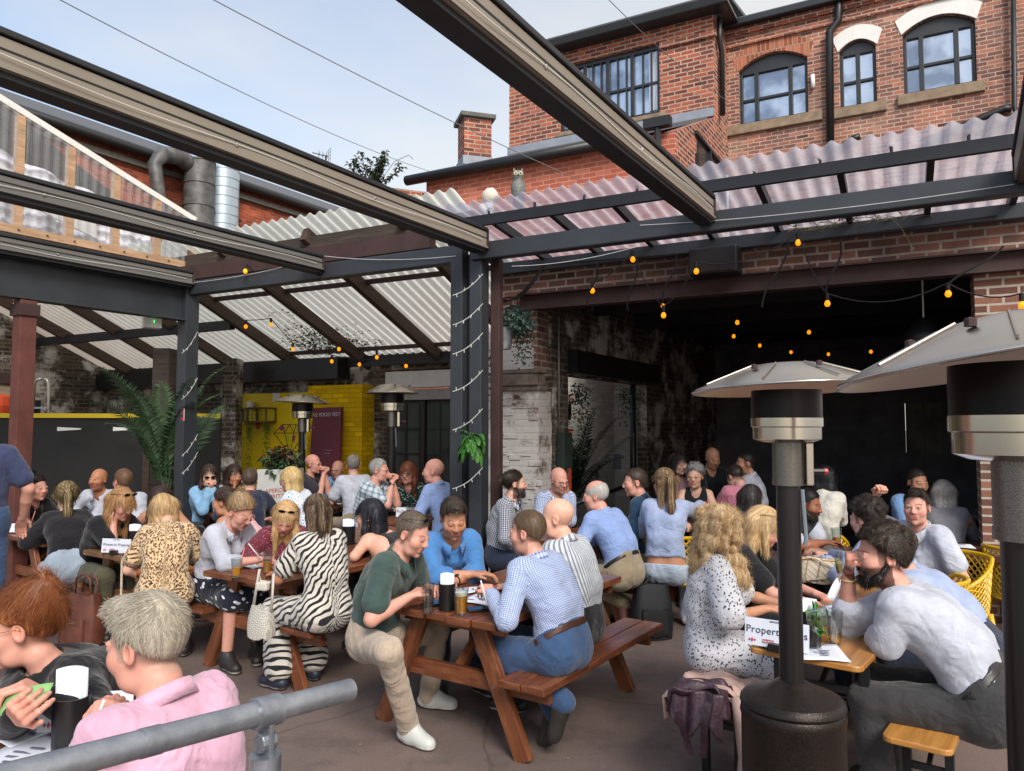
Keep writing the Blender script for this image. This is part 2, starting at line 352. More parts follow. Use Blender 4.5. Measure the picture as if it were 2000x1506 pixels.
def arch_band(par, P, s0, s1, zs, rise, hgt, mat, name, k=-.012, th=.03):
    n = 14; m = MB(); lo = []; hi = []
    for i in range(n + 1):
        u = 2 * i / n - 1; s = s0 + (s1 - s0) * i / n; z = zs + rise * (1 - u * u); hx = .35 * hgt * u
        lo.append(P(s, z, k)); hi.append(P(s + hx, z + hgt, k))
    for i in range(n): m.slab([lo[i], lo[i + 1], hi[i + 1], hi[i]], P(0, 0, th) - P(0, 0, 0))
    return m.build(name, mat, par)

# ------------------------------------------------------------------ tall brick house behind the yard
FA = V3(3.87, 13.04, 0); FB = FA + A2 * 8.5
house = thing('brick_house', 'tall weathered red brick house with black sash windows rising behind the clear roof', 'house', FA)
ZE = 8.9
def hole(px0, px1, ysill, yspr, ycr, mid):
    a = onw(px0, mid, FA, FB); b = onw(px1, mid, FA, FB); xm = (px0 + px1) / 2
    za = onw(xm, ysill, FA, FB)[2]; zc = onw(xm, ycr, FA, FB)[2]; zp = onw(xm, yspr, FA, FB)[2]
    return [float(np.linalg.norm((a - FA)[:2])), float(np.linalg.norm((b - FA)[:2])), za, zc, zc - zp]
h1 = hole(1443, 1578, 234, 125, 101, 170); h2 = hole(1640, 1712, 207, 94, 76, 150); h3 = hole(1764, 1907, 174, 52, 28, 110)
wl, P, dF, nF = wall('wall', FA, FB, 3.72, ZE, BR_FAC, house, [h1, h2, h3], .25)
window(house, P, *h1, [.62, 1.5, .62]); window(house, P, *h2, [1, 1]); window(house, P, *h3, [.62, 1.5, .62])
BR_ARCH = brick('arch_brick', (150, 84, 62), (180, 112, 86), (160, 130, 112), bw=.075, bh=.3)
arch_band(house, P, h1[0] - .02, h1[1] + .02, h1[3] - h1[4], h1[4], .26, BR_ARCH, 'brick_arch', -.006)
for h in (h2, h3): arch_band(house, P, h[0] - .02, h[1] + .02, h[3] - h[4], h[4], .24, WHITE, 'stone_arch')
for h, e in ((h1, .22), (h2, .14), (h3, .1)):
    MB().slab([P(h[0] - e, h[2] - .17, -.07), P(h[1] + e, h[2] - .17, -.07), P(h[1] + e, h[2], -.07), P(h[0] - e, h[2], -.07)], nF * .2).build('sill', STONE, house, bevel=.012)
Ls = np.linalg.norm(FB - FA)
m = MB(); m.slab([P(0, ZE - .32, -.05), P(Ls, ZE - .32, -.05), P(Ls, ZE - .24, -.05), P(0, ZE - .24, -.05)], nF * .05)
m.slab([P(0, ZE - .12, -.07), P(Ls, ZE - .12, -.07), P(Ls, ZE, -.07), P(0, ZE, -.07)], nF * .07); m.build('brick_cornice', BR_RED, house)
MB().slab([P(-.1, ZE, -.2), P(Ls, ZE, -.2), P(Ls, ZE + .12, -.2), P(-.1, ZE + .12, -.2)], nF * .5).build('gutter', SASH, house, bevel=.02)
MB().slab([P(-.1, ZE + .12, -.1), P(Ls, ZE + .12, -.1), P(Ls, ZE + 1.2, 4.), P(-.1, ZE + 1.2, 4.)], UP * .06).build('roof', SLATE, house)
def pipe(name, pts, r, mat=BLACK, par=None, n=10):
    m = MB(); m.tube(pts, r, n)
    return m.build(name, mat, par, smooth=True)
def wp(px, py, k=-.09): p = onw(px, py, FA - nF * -k, FB - nF * -k); return p
pipe('downpipe', [wp(1640, -60), wp(1637, 40), wp(1620, 62), wp(1622, 295)], .062, BLACK, house)
pipe('downpipe', [wp(1979, -60), wp(1981, 205), wp(1984, 222), wp(1960, 238), wp(1905, 262), wp(1870, 290)], .036, STEELD, house)
pipe('waste_pipe', [wp(1976, 212), wp(1962, 212), wp(1830, 268), wp(1790, 300)], .06, BLACK, house)
pipe('waste_pipe', [wp(1680, 266), wp(1668, 270), wp(1625, 300)], .055, BLACK, house)
pipe('thin_pipe', [wp(1862, 254), wp(1855, 251), wp(1795, 276)], .02, BLACK, house)
for px, py in ((1587, 160),): pipe('vent_pipe', [wp(px, py - 14, -.04), wp(px + 1, py + 12, -.05)], .035, WHITE, house)
# wing in front of it
WC = V3(3.44, 12.34, 0); WL = WC - A2 * 3.95; ZW = 8.86
cut = lambda px0, px1, ya, yb, A, B: (onw(px0, (ya + yb) / 2, A, B), onw(px1, (ya + yb) / 2, A, B))
wing = thing('brick_wing', 'brick wing of the tall house with a long black window under its slate eave', 'house wing', WL)
Lw = np.linalg.norm(WC - WL); 
sw0 = float(np.linalg.norm((onw(1092, 170, WL, WC) - WL)[:2])); sw1 = float(np.linalg.norm((onw(1288, 150, WL, WC) - WL)[:2]))
zw0 = onw(1200, 237, WL, WC)[2]; zw1 = onw(1200, 104, WL, WC)[2]
wl, P2, d2, n2 = wall('wall', WL, WC, 6.3, ZW, BR_RED, wing, [(sw0, sw1, zw0, zw1, 0)], .25)
w = window(wing, P2, sw0, sw1, zw0, zw1, 0.02, [1, 1, 1.05, 1.05], 2, .1, curtain=[(sw1 - .22, sw1 - .06), (sw0 + .42, sw0 + .55)])
m = MB()
for fct in (.09, .17, .335, .42, .585, .67, .83, .915): s_ = sw0 + (sw1 - sw0) * fct; m.slab([P2(s_ - .012, zw0, .075), P2(s_ + .012, zw0, .075), P2(s_ + .012, zw1 - .06, .075), P2(s_ - .012, zw1 - .06, .075)], n2 * .03)
m.build('glazing_bar', SASH, w)
MB().slab([P2(sw0 - .05, zw0 - .1, -.05), P2(sw1 + .12, zw0 - .1, -.05), P2(sw1 + .12, zw0 - .02, -.05), P2(sw0 - .05, zw0 - .02, -.05)], n2 * .1).build('sill', STONE, wing, bevel=.01)
MB().slab([P2(sw1 + .02, ZW - .42, -.06), P2(Lw + .06, ZW - .42, -.06), P2(Lw + .06, ZW - .32, -.06), P2(sw1 + .02, ZW - .32, -.06)], n2 * .06).build('brick_cornice', BR_RED, wing)
wall('side_wall', WC, FA, 6.3, ZW, BR_RED, wing, th=.1)
MB().slab([P2(-.15, ZW - .02, -.3), P2(Lw + .25, ZW - .02, -.3), P2(Lw + .25, ZW + .12, -.34), P2(-.15, ZW + .12, -.34)], n2 * .34).build('gutter', SASH, wing, bevel=.02)
MB().slab([P2(-.2, ZW + .1, -.3), P2(Lw + .3, ZW + .1, -.3), P2(Lw + .3, ZW + .75, 2.2), P2(.9, ZW + .75, 2.2)], UP * .06).build('roof', SLATE, wing)
MB().slab([P2(Lw + .02, ZW + .0, -.3), P2(Lw + .3, ZW + .0, -.3), P2(Lw + .3, ZW + .12, 1.), P2(Lw + .02, ZW + .12, 1.)], UP * .05).build('eave_board', SASH, wing)
sp = WC + A1 * .1 + V3(.07, -.03, 0)
pipe('downpipe', [sp + UP * (ZW - .05), sp + UP * (ZW - .45), sp + UP * (ZW - .6) + A1 * .12, sp + A1 * .12 + UP * 7.15], .045, BLACK, wing)
# low building with the lean-to slate roof
LC = V3(2.37, 10.59, 0); LL = LC - A2 * 4.35; ZL = 6.1
low = thing('brick_outbuilding', 'low brick building with washed red wall, slate lean-to roof and black gutter', 'outbuilding', LL)
wall('wall', LL, LC, 3.72, ZL, BR_PNT, low, th=.2)
LS = WC + V3(.02, 0, 0)
ga = [LC + UP * 3.72, LS + UP * 3.72 + A1 * .6, LS + UP * 7.05 + A1 * .6, LS + UP * 7.05, LC + UP * ZL]
gm = MB().slab(ga, nrm(V3(-A1[1], A1[0], 0)) * .2); gm.build('gable_wall', BR_RED, low)
gw = thing_part('window', low); gd = nrm(LS - LC)
def gp(px, py, k=-.02):
    nn = V3(gd[1], -gd[0], 0); return onw(px, py, LC + nn * -k, LS + nn * -k)
MB().slab([gp(1361, 262, -.004), gp(1412, 330, -.004), gp(1412, 400, -.004), gp(1361, 400, -.004)], V3(gd[1], -gd[0], 0) * .006).build('pane', GDARK, gw)
fm = MB(); 
for a_, b_ in ((gp(1358, 258), gp(1412, 326)), (gp(1361, 300), gp(1361, 400)), (gp(1385, 296), gp(1385, 400)), (gp(1411, 330), gp(1411, 400)), (gp(1361, 345), gp(1411, 372))): fm.beam(a_, b_, .05, .07, up=V3(gd[1], -gd[0], 0))
fm.build('window_frame', SASH, gw)
rf = MB().slab([LL - A1 * .12 + UP * (ZL - .02) - A2 * .25, LC - A1 * .12 + UP * (ZL - .02) - A2 * .55, LS + UP * 7.02 - A2 * .1, WL + UP * 7.02 - A2 * 1.0 + A1 * .1], UP * .07); rf.build('roof', SLATE, low)
MB().slab([WL + UP * 7.05 - A1 * .02, WC + UP * 7.05 - A1 * .02, WC + UP * 7.2 - A1 * .02, WL + UP * 7.2 - A1 * .02], -A1 * .05).build('lead_flashing', LEAD, low)
pipe('gutter', [LL - A1 * .16 + UP * (ZL - .06) - A2 * .3, LC - A1 * .16 + UP * (ZL - .06) - A2 * .6], .085, BLACK, low)
hp = LC - A2 * .22 - A1 * .1
m = MB(); m.box(hp + UP * (ZL + .12), (.4, .14, .14), -.48); m.tube([hp + UP * (ZL + .1), hp + UP * (ZL - .2), hp + UP * (ZL - .5)], .05); m.build('gutter_outlet', BLACK, low)
# chimney
cb = at(925, 310, 12.9); ch = thing('chimney', 'square brick chimney with a flat stone cap standing beside the slate roof', 'chimney', cb)
czt = at(925, 228, 12.9)[2]
MB().box((cb[0], cb[1] + .3, (cb[2] - .9 + czt) / 2), (.5, .5, czt - cb[2] + .9), radians(45 - 28)).build('stack', BR_RED, ch)
MB().box((cb[0], cb[1] + .3, czt + .04), (.64, .64, .08), radians(45 - 28)).build('cap', CONC, ch, bevel=.01)
MB().box((cb[0], cb[1] + .3, cb[2] - .02), (.55, .55, .16), radians(45 - 28)).build('lead_flashing', LEAD, ch)

# ------------------------------------------------------------------ long brick building on the far side
K = 1.4; Q0 = V3(-6.4 * K, 11 * K, 0) - A1 * 8; Q1 = Q0 + A1 * 22; ZQ = 1.8 + 4.4 * K
lb = thing('brick_warehouse', 'long orange brick building with slate roof and dark gutter beyond the smoking shelter', 'building', Q0)
nQ = V3(A1[1], -A1[0], 0)
wall('wall', Q0, Q1, 0, ZQ, BR_ORA, lb, th=.3)
MB().slab([Q0 + UP * ZQ + nQ * .2, Q1 + UP * ZQ + nQ * .2, Q1 + UP * (ZQ + .75) - nQ * 1.2, Q0 + UP * (ZQ + .75) - nQ * 1.2], UP * .08).build('roof', SLATE, lb)
pipe('gutter', [Q0 + UP * (ZQ - .06) + nQ * .24, Q1 + UP * (ZQ - .06) + nQ * .24], .1, BLACK, lb)
MB().beam(Q0 + UP * (ZQ - .3) + nQ * .06, Q1 + UP * (ZQ - .3) + nQ * .06, .1, .12).build('cornice', CONC, lb)
fw = onw(385, 335, Q0 + nQ * .5, Q1 + nQ * .5)
fl = thing('flue_duct', 'grey riveted flue with a bent arm fixed to the orange brick wall', 'flue', fw)
DUCT = mk('sooty_zinc', (112, 112, 112), .55, .4, var=.4, vs=5, bump=.05); DUCT2 = mk('pale_spiral_duct', (176, 190, 202), .4, .5, var=.1, vs=8)
fb_, ft_ = onw(388, 460, Q0 + nQ * .5, Q1 + nQ * .5), onw(390, 316, Q0 + nQ * .5, Q1 + nQ * .5)
m = MB(); r_ = .34
zz = np.linspace(fb_[2] - 2.5, ft_[2], 9)
for a_, b_ in zip(zz[:-1], zz[1:]): m.lathe([(r_, a_), (r_, b_ - .03), (r_ + .02, b_ - .03), (r_ + .02, b_)], (ft_[0], ft_[1], 0), 20)
m.build('stack', DUCT, fl, smooth='auto')
el = [ft_ + V3(0, 0, -.25), ft_ - A1 * .5 + V3(0, 0, -.05), ft_ - A1 * .95 + V3(0, 0, -.12), ft_ - A1 * 1.12 + V3(0, 0, -.4), ft_ - A1 * .95 - UP * 1.3, ft_ - A1 * .5 - UP * 2.2]
pipe('bent_arm', el, [.2, .2, .2, .15, .13, .13], DUCT, fl, 12); 
m = MB(); m.beam(ft_ - UP * 1.3 - A1 * .9 - nQ * .4, ft_ - UP * 1.15, .06, .06); m.beam(ft_ - UP * 1.0 + A1 * 1.5 - nQ * .4, ft_ - UP * .95 + A1 * .5, .06, .06); m.build('bracket', STEELD, fl)
sd_ = onw(437, 420, Q0 + nQ * .5, Q1 + nQ * .5); st_ = onw(438, 300, Q0 + nQ * .5, Q1 + nQ * .5)
m = MB(); zz = np.linspace(sd_[2] - 1.6, st_[2], 15)
for a_, b_ in zip(zz[:-1], zz[1:]): m.lathe([(.36, a_), (.36, b_ - .02), (.372, b_ - .01), (.36, b_)], (st_[0], st_[1], 0), 20)
tag(m.build('spiral_duct', DUCT2, None, smooth='auto'), 'pale blue spiral ventilation duct beside the sooty flue', 'duct')

# ------------------------------------------------------------------ steel frame of the pergola
ZF = 3.42
FL = gz(376, 580, ZF); FR = gz(2010, 383, ZF); dFr = nrm(FR - FL)
def along(px):       # point of the main beam's axis under picture column px
    p = onw(px, 500, FL, FR); return V3(p[0], p[1], ZF)
pg = thing('pergola_frame', 'charcoal steel pergola frame of one long beam on square posts', 'pergola', V3(FL[0], FL[1], 0))
pm = along(905)
MB().beam(FL, pm - dFr * .02, .12, .17, off=(0, .1)).build('beam', STEEL, pg, bevel=.012)
MB().beam(pm + dFr * .12, FR + dFr * 1.5, .12, .17, off=(0, .1)).build('beam', STEEL, pg, bevel=.012)
MB().beam(FL + UP * .19, pm + UP * .19, .04, .05, off=(-.05, 0)).build('lip', STEELD, pg)
back = V3(-dFr[1], dFr[0], 0); back = back if back[1] > 0 else -back
for px, w_, k, m_ in ((898, .125, .0, STEEL), (930, .155, .06, STEEL)):
    p = along(px) + back * k; MB().beam(V3(p[0], p[1], 0), V3(p[0], p[1], ZF + .19), w_, .14, up=dFr).build('post', m_, pg, bevel=.008)
p = along(915) + back * .05; MB().beam(V3(p[0], p[1], 0), V3(p[0], p[1], ZF + .1), .05, .06, up=dFr).build('post_gap_shade', BLACK, pg)  # black strip added for the darkness in the gap between the posts
p = along(371); MB().beam(V3(p[0], p[1], 0), V3(p[0], p[1], ZF + .15), .19, .16, up=dFr).build('post', STEEL, pg, bevel=.008)
gf = gz(1985, 800, 1.9)
p = along(951) + back * .2
tag(MB().beam(V3(p[0], p[1], 0), V3(p[0], p[1], ZF + .06), .085, .1, up=dFr).build('steel_column', OXIDE, None, bevel=.006), 'slim brown steel column close behind the charcoal post cluster', 'column')
# rails of the retractable roof
def rail(px, back_len, label, zb=ZF + .1, grp='retractable roof rails', hh=.165, wd=.155, mt=None):
    mt = mt or TAUPE; hw = wd / 2
    e = along(px) - A1 * .09; a = V3(e[0], e[1], zb); b = a - A1 * back_len
    r = thing('roof_rail', label, 'roof rail', a, grp); rt = V3(A1[1], -A1[0], 0)
    MB().beam(a, b, wd, hh, off=(0, hh / 2)).build('channel', mt, r, bevel=.006)
    MB().beam(a + rt * (hw + .005), b + rt * (hw + .005), .018, .016, off=(0, .012)).build('lip', mt, r)
    MB().beam(a + rt * hw, b + rt * hw, .006, .01, off=(0, hh * .62)).build('groove', BLACK, r)
    MB().beam(a + UP * (hh + .004), b + UP * (hh + .004), wd + .03, .035, off=(0, .02)).build('cap', STEELD, r, bevel=.006)
    MB().beam(a - UP * .004, b - UP * .004, wd - .03, .03, off=(0, -.012)).build('underside_shade', STEELD, r)  # dark strip puts the shade under the rail into colour
    MB().beam(a + A1 * .012 + UP * .0, a + UP * (hh + .03) + A1 * .012, wd + .02, .02, up=A1).build('end_plate', OXIDE, r)
    m = MB()
    for t_ in (1.6, 2.9, 4.3): 
        c = a - A1 * t_ + rt * (hw + .002) + UP * hh * .45; m.lathe([(.016, 0), (.012, .008), (.0, .01)], c, 10, Matrix.Rotation(atan2(rt[1], rt[0]), 3, 'Z') @ Matrix.Rotation(pi / 2, 3, 'Y'))
    m.build('bolt', STAIN, r)
    m = MB(); m.tube([a - A1 * t_ + rt * (hw + .01 + .008 * sin(t_ * 2)) + UP * (hh * .4 + .015 * sin(t_ * 3.)) for t_ in np.linspace(.1, back_len, 40)], .0028, 5); m.build('wire', WHITE, r)
    return r
rail(632, 6, 'middle grey roof rail ending part way along the charcoal beam', hh=.13, wd=.16, mt=GREYAL)
rail(948, 9, 'long taupe roof rail ending above the twin charcoal posts')
rail(1384, 11, 'overhead taupe roof rail crossing in front of the brick house window')
rail(382, 5, 'slim grey roof rail lying over the deep charcoal girder', ZF + .13, hh=.13, wd=.16, mt=GREYAL)
rail(2012, 3.6, 'dark roof rail end at the frame edge by the brick pier')
e = along(371) - A1 * .1
gr = thing('steel_girder', 'deep charcoal steel girder above the black fence and seated women', 'girder', V3(e[0], e[1], 3.12))
MB().beam(V3(e[0], e[1], 3.12), V3(e[0], e[1], 3.12) - A1 * 6, .02, .42, off=(0, .2)).build('web', STEEL, gr)
for z_ in (3.12, 3.52): MB().beam(V3(e[0], e[1], z_), V3(e[0], e[1], z_) - A1 * 6, .16, .02).build('flange', STEEL, gr, bevel=.003)
c_ = V3(e[0], e[1], 0) - A1 * 1.79
rc = thing('steel_column', 'red oxide steel column standing under the deep girder', 'column', c_)
MB().beam(c_, c_ + UP * 3.1, .16, .16, up=A1).build('shaft', RUST, rc, bevel=.006)
MB().box(c_ + UP * 3.0, (.2, .2, .12), radians(-31)).build('head_plate', OXIDE, rc)

# ------------------------------------------------------------------ smoking shelter of clear corrugated sheet (upper left)
s0 = V3(-4.29, 10.0, 0) - A1 * .05; s1 = s0 - A1 * 4.6
sh = thing('shelter_screen', 'clear corrugated shelter screen with pine studs and sloping white flashing', 'screen', s0 + UP * 3.9)
zlo, ztr, ztl = 3.93, 4.6, 6.06
ztop = lambda t: ztr + (ztl - ztr) * t / 4.6
CLEAR = thin('clear_sheet', (244, 245, 248), .1, .1, diffuse=.03, dcol=(220, 222, 228), dirt=.1)
rt = V3(A1[1], -A1[0], 0)
m = MB(); m.grid(lambda u, v: s0 - A1 * (4.6 * u) + rt * (.02 + .016 * sin(u * 4.6 * 2 * pi / .11)) + UP * (zlo + (ztop(4.6 * u) - zlo) * v), 330, 3); m.build('clear_sheet', CLEAR, sh, smooth=True)
for t_ in (.03, .55, 1.1, 1.65, 2.2, 2.75, 3.3, 3.85, 4.4):
    MB().beam(s0 - A1 * t_ + UP * zlo, s0 - A1 * t_ + UP * (ztop(t_) - .05), .07, .085, up=A1, off=(0, 0)).build('stud', STUD, sh)
MB().beam(s0 + UP * (zlo + .03), s1 + UP * (zlo + .03), .08, .09).build('bottom_plate', STUD, sh)
MB().beam(s0 + UP * ztop(0), s1 + UP * ztop(4.6), .07, .07).build('flashing', WHITE, sh)
m = MB()
for t_ in np.arange(.1, 4.5, .3): m.lathe([(.013, 0), (.009, .01), (0, .012)], s0 - A1 * t_ + rt * .05 + UP * (zlo + .03), 8)
m.build('screw', STEELD, sh)
# quilted white lining and dark stair behind the sheet
LIN = NT('quilted_lining'); vec = LIN.coord('UV'); wv = LIN.n('TexWave', {'Vector': vec, 'Scale': 2.2, 'Distortion': 2.0, 'Detail': 0.}, wave_type='BANDS', bands_direction='Y').outputs['Fac']
LIN.set(Base_Color=LIN.mix(LIN.ramp(wv, [(.1, 0.), (.35, 1.)]), lin((150, 152, 164)), lin((206, 206, 214))), Roughness=.8); LIN.bump(wv, .6, .03)
m = MB(); m.grid(lambda u, v: s0 - A1 * (4.6 * u) - rt * (1.0 + .06 * sin(u * 55)) + UP * (3.9 + .85 * v + .9 * u * v), 90, 2); m.build('lining', LIN.m, sh, smooth=True)
m = MB(); m.slab([s0 - A1 * .4 - rt * 1.3 + UP * 3.9, s1 - rt * 1.3 + UP * 3.9, s1 - rt * 1.3 + UP * 7.2, s0 - A1 * .4 - rt * 1.3 + UP * 5.1], -rt * .05); m.build('back_board', BLACK, sh)
m = MB()
for k in range(4): m.slab([s0 - A1 * (.9 + k) - rt * .75 + UP * (4.25 + .42 * k), s0 - A1 * (1.6 + k) - rt * .75 + UP * (4.45 + .42 * k), s0 - A1 * (1.6 + k) - rt * .75 + UP * (4.75 + .42 * k), s0 - A1 * (.9 + k) - rt * .75 + UP * (4.4 + .42 * k)], -rt * .03)
m.build('awning', WHITE, sh)

# ------------------------------------------------------------------ lean-to roof over the back of the yard
BC = V3(-8.1, 14.86, 0)                       # back left corner
BP = lambda s, z=0.: BC + A2 * s + UP * z     # along the back wall
nB = -A1                                      # towards the camera
ZB, SL, DR = 2.93, .466, 2.9
LEN = float((onw(889, 345, BC - A1 * DR, BC - A1 * DR + A2) - BC + A1 * DR) @ A2)
RP = lambda s, d, k=0.: BP(s) + nB * d + UP * (ZB + SL * d + k)
q = NT('corrugated_fibreglass'); d1 = q.n('BsdfTranslucent', {'Color': lin((226, 232, 218))}); n1 = q.noise(q.coord('Object'), 1.1, 7, .7); n2 = q.noise(q.coord('Object', (1, 1, 1)), .45, 4)
cl = q.mix(q.ramp(n1, [(.35, 0.), (.7, .5)]), lin((240, 243, 234)), lin((198, 202, 182)))
q.l(cl, d1.inputs['Color']); d2_ = q.n('BsdfDiffuse', {'Color': cl}); ms = q.n('MixShader', {0: .28, 1: d1.outputs[0], 2: d2_.outputs[0]}); q.l(ms.outputs[0], q.out.inputs['Surface']); FIBRE = q.m
lt = thing('lean_to_roof', 'white corrugated translucent lean-to roof on brown rafters over the back tables', 'roof', BP(3))
m = MB(); sA, sB = -.1, LEN
m.grid(lambda u, v: RP(sA + (sB - sA) * u, DR * v, .02 * sin(u * (sB - sA) * 2 * pi / .15)), 640, 3); m.build('corrugated_sheet', FIBRE, lt, smooth=True)
m = MB(); m.grid(lambda u, v: RP(sA + (sB - sA) * u, DR + 1.5 * v, .02 * sin(u * (sB - sA) * 2 * pi / .15)), 640, 2)   # rear slope beyond reach of the frame edge
for s_ in np.arange(.9, LEN, 1.42): MB().beam(RP(s_, -.15, -.14), RP(s_, DR - .1, -.14), .09, .17).build('rafter', TIMBD, lt, bevel=.006)
MB().beam(RP(sA, .12, -.16), RP(sB, .12, -.16), .1, .16).build('eave_beam', STEELD, lt)
MB().beam(RP(sA, 1.35, -.2), RP(sA + 5.2, 1.35, -.2), .1, .14).build('purlin', STEELD, lt)
MB().beam(RP(sA + 5.0, 1.75, -.06), RP(sB + .3, 1.75, -.06), .05, .06).build('purlin', OXIDE, lt)
MB().beam(RP(sA + 5.2, .28, -.06), RP(sB + .3, .28, -.06), .05, .06).build('purlin', OXIDE, lt)
MB().beam(RP(4.0, DR - .22, -.18) , RP(sB + .15, DR - .22, -.18), .12, .16).build('head_beam', TIMB, lt, bevel=.008)
MB().beam(RP(4.2, DR - .1, -.43), RP(sB - .35, DR - .1, -.43), .12, .19).build('steel_beam', OXIDE, lt)
for s_ in (LEN - 2.1, LEN - .25): MB().box(RP(s_, DR - .45, -.18), (.12, .3, .22), radians(-31)).build('packer', TIMB, lt, bevel=.006)
# moss and debris caught on the sheet
MOSS = mk('moss_stain', (104, 106, 78), .95, var=.5, vs=9)
rnd = random.Random(4); m = MB()
for k in range(1700):
    a_ = rnd.gauss(0, .42); b_ = abs(rnd.gauss(0, .42)); s_ = 6.1 + a_; d_ = .15 + b_ * (1 - .4 * abs(a_))
    if d_ > 1.5: continue
    c = RP(s_, d_, -.024); r_ = rnd.uniform(.004, .019); an = rnd.uniform(0, 6); m.quad(*[c + A2 * (r_ * 1.6 * cos(an + t)) + (-A1 + UP * SL) * (r_ * sin(an + t)) - UP * rnd.uniform(0, .012) for t in (0, 1.6, 3.1, 4.7)])
o_ = m.build('leaf_litter', MOSS, lt); o_['kind'] = 'stuff'

# ------------------------------------------------------------------ back wall of the yard
bw_ = thing('back_wall', 'sooty brick back wall under the white lean-to roof with a dark soffit beam', 'wall', BC)
def bs(px, py=800, k=0.): p = onw(px, py, BC + nB * k, BC + nB * k + A2); return float((p - BC) @ A2)
def bz(px, py, k=0.): return float(onw(px, py, BC + nB * k, BC + nB * k + A2)[2])
wall('brickwork', BP(0), BP(bs(462)), 0, 2.95, BR_DARK, bw_, th=.3)
wall('brickwork', BP(bs(462)) - nB * .12, BP(bs(708)) - nB * .12, 0, 2.95, BR_DARK, bw_, th=.15)
wall('brickwork', BP(bs(708)), BP(bs(764)), 0, 2.95, BR_DARK, bw_, th=.3)
MB().beam(BP(bs(380), 2.72) + nB * .25, BP(bs(692), 2.72) + nB * .25, .3, .34).build('soffit_beam', BLACK, bw_)
MB().beam(BP(bs(200), 2.68) + nB * .15, BP(bs(385), 2.68) + nB * .15, .2, .3).build('soffit_beam', BLACK, bw_)
lw = thing('side_wall', 'stained brick side wall sloping down to the back corner with a boarded window', 'wall', BC)
m = MB(); m.slab([BC, BC - A1 * 6, BC - A1 * 6 + UP * (ZB + SL * 6), BC + UP * (ZB)], -A2 * .3); m.build('brickwork', BR_DARK, lw)
bo = BC - A1 * 1.6 + A2 * .04
MB().slab([bo + UP * 1.2, bo - A1 * 3 + UP * 1.2, bo - A1 * 3 + UP * 2.55, bo + UP * 2.55], A2 * .03).build('window_board', wood('peeling_board', (168, 150, 126), (140, 122, 100), .9, .5, .1, worn=(120, 96, 80)), lw)
MB().beam(bo + UP * 2.66, bo - A1 * 3 + UP * 2.66, .14, .2).build('lintel', OXIDE, lw)
# yellow boarded bay and yellow brick return
YEL = mk('yellow_board', (226, 196, 14), .5, var=.08, vs=2)
yb = thing('yellow_panel', 'bright yellow boarded panel with a diamond drawing behind the planter', 'panel', BP(bs(531)) + nB * .1)
ya, yc = bs(461, 800, .1), bs(603, 800, .1); zyt = bz(530, 768, .1)
MB().slab([BP(ya, 0) + nB * .1, BP(yc, 0) + nB * .1, BP(yc, zyt) + nB * .1, BP(ya, zyt) + nB * .1], -nB * .05).build('board', YEL, yb)
MB().beam(BP(ya - .04, 0) + nB * .12, BP(ya - .04, zyt) + nB * .12, .08, .08, up=A1).build('edge_post', BLACK, yb)
def bp(px, py, k): return onw(px, py, BC + nB * k, BC + nB * k + A2)
dm = MB(); DL = [((535, 846), (552, 829)), ((552, 829), (578, 829)), ((578, 829), (597, 846)), ((535, 846), (597, 846)), ((535, 846), (566, 888)), ((597, 846), (566, 888)), ((552, 829), (556, 846)), ((578, 829), (574, 846)), ((556, 846), (566, 888)), ((574, 846), (566, 888)), ((556, 846), (566, 829)), ((574, 846), (566, 829))]
for a_, b_ in DL: dm.beam(bp(*a_, .104), bp(*b_, .104), .012, .006, up=nB)
dm.build('diamond_outline', mk('brown_line', (92, 74, 30), .8), yb)
for poly, c in ((((545, 836), (553, 831), (557, 838), (549, 842)), (178, 66, 120)), (((570, 852), (578, 850), (574, 866)), (170, 50, 100)), (((557, 852), (563, 850), (566, 868)), (170, 190, 40))):
    MB().slab([bp(*t, .102) for t in poly], nB * .003).build('diamond_facet', mk('facet_%d' % c[0] + str(c[1]), c, .6), yb)
MB().slab([bp(533, 768, .103), bp(546, 768, .103), bp(546, 785, .103), bp(533, 785, .103)], nB * .004).build('notice', WHITE, yb)
MB().slab([bp(500, 826, .103), bp(508, 826, .103), bp(508, 838, .103), bp(500, 838, .103)], nB * .004).build('warning_sign', mk('sign_red', (190, 70, 70), .6), yb)
# crate shelf with pots on the yellow board
MESHW = mk('wire_crate', (96, 90, 62), .7, var=.3)
for x0, x1, y0, y1, lab in ((475, 501, 798, 824, 'rusty wire wall crate holding a trailing plant'), (503, 538, 797, 824, 'pale wire wall crate with a small pot')):
    cr = thing('wall_crate', lab, 'crate', bp(x0, y1, .12)); c0, c1, c2, c3 = [bp(x, y, .12) for x, y in ((x0, y1), (x1, y1), (x1, y0), (x0, y0))]
    m = MB()
    for a_, b_ in ((c0, c1), (c1, c2), (c2, c3), (c3, c0)): m.beam(a_, b_, .02, .02); m.beam(a_ + nB * .2, b_ + nB * .2, .02, .02)
    for c in (c0, c1, c2, c3): m.beam(c, c + nB * .2, .02, .02)
    for t_ in (.25, .5, .75): m.beam(c0 + (c1 - c0) * t_ + nB * .2, c3 + (c2 - c3) * t_ + nB * .2, .006, .006); m.beam(c0 + (c3 - c0) * t_ + nB * .2, c1 + (c2 - c1) * t_ + nB * .2, .006, .006)
    m.build('cage', MESHW, cr)
    m = MB(); m.slab([c0, c1, c1 + nB * .2, c0 + nB * .2], UP * .015); m.build('shelf', MESHW, cr)
pt = bp(489, 796, .2)
tag(MB().lathe([(.05, 0), (.07, .12), (.06, .12), (.05, .1), (0, .1)], pt - UP * .02, 14).build('plant_pot', WHITE, None, smooth=False), 'small white pot standing on the rusty wire crate', 'pot')
yr = thing('yellow_brick_wall', 'yellow painted brick wall behind the leaning maroon door', 'wall', BP(bs(655)) + nB * .3)
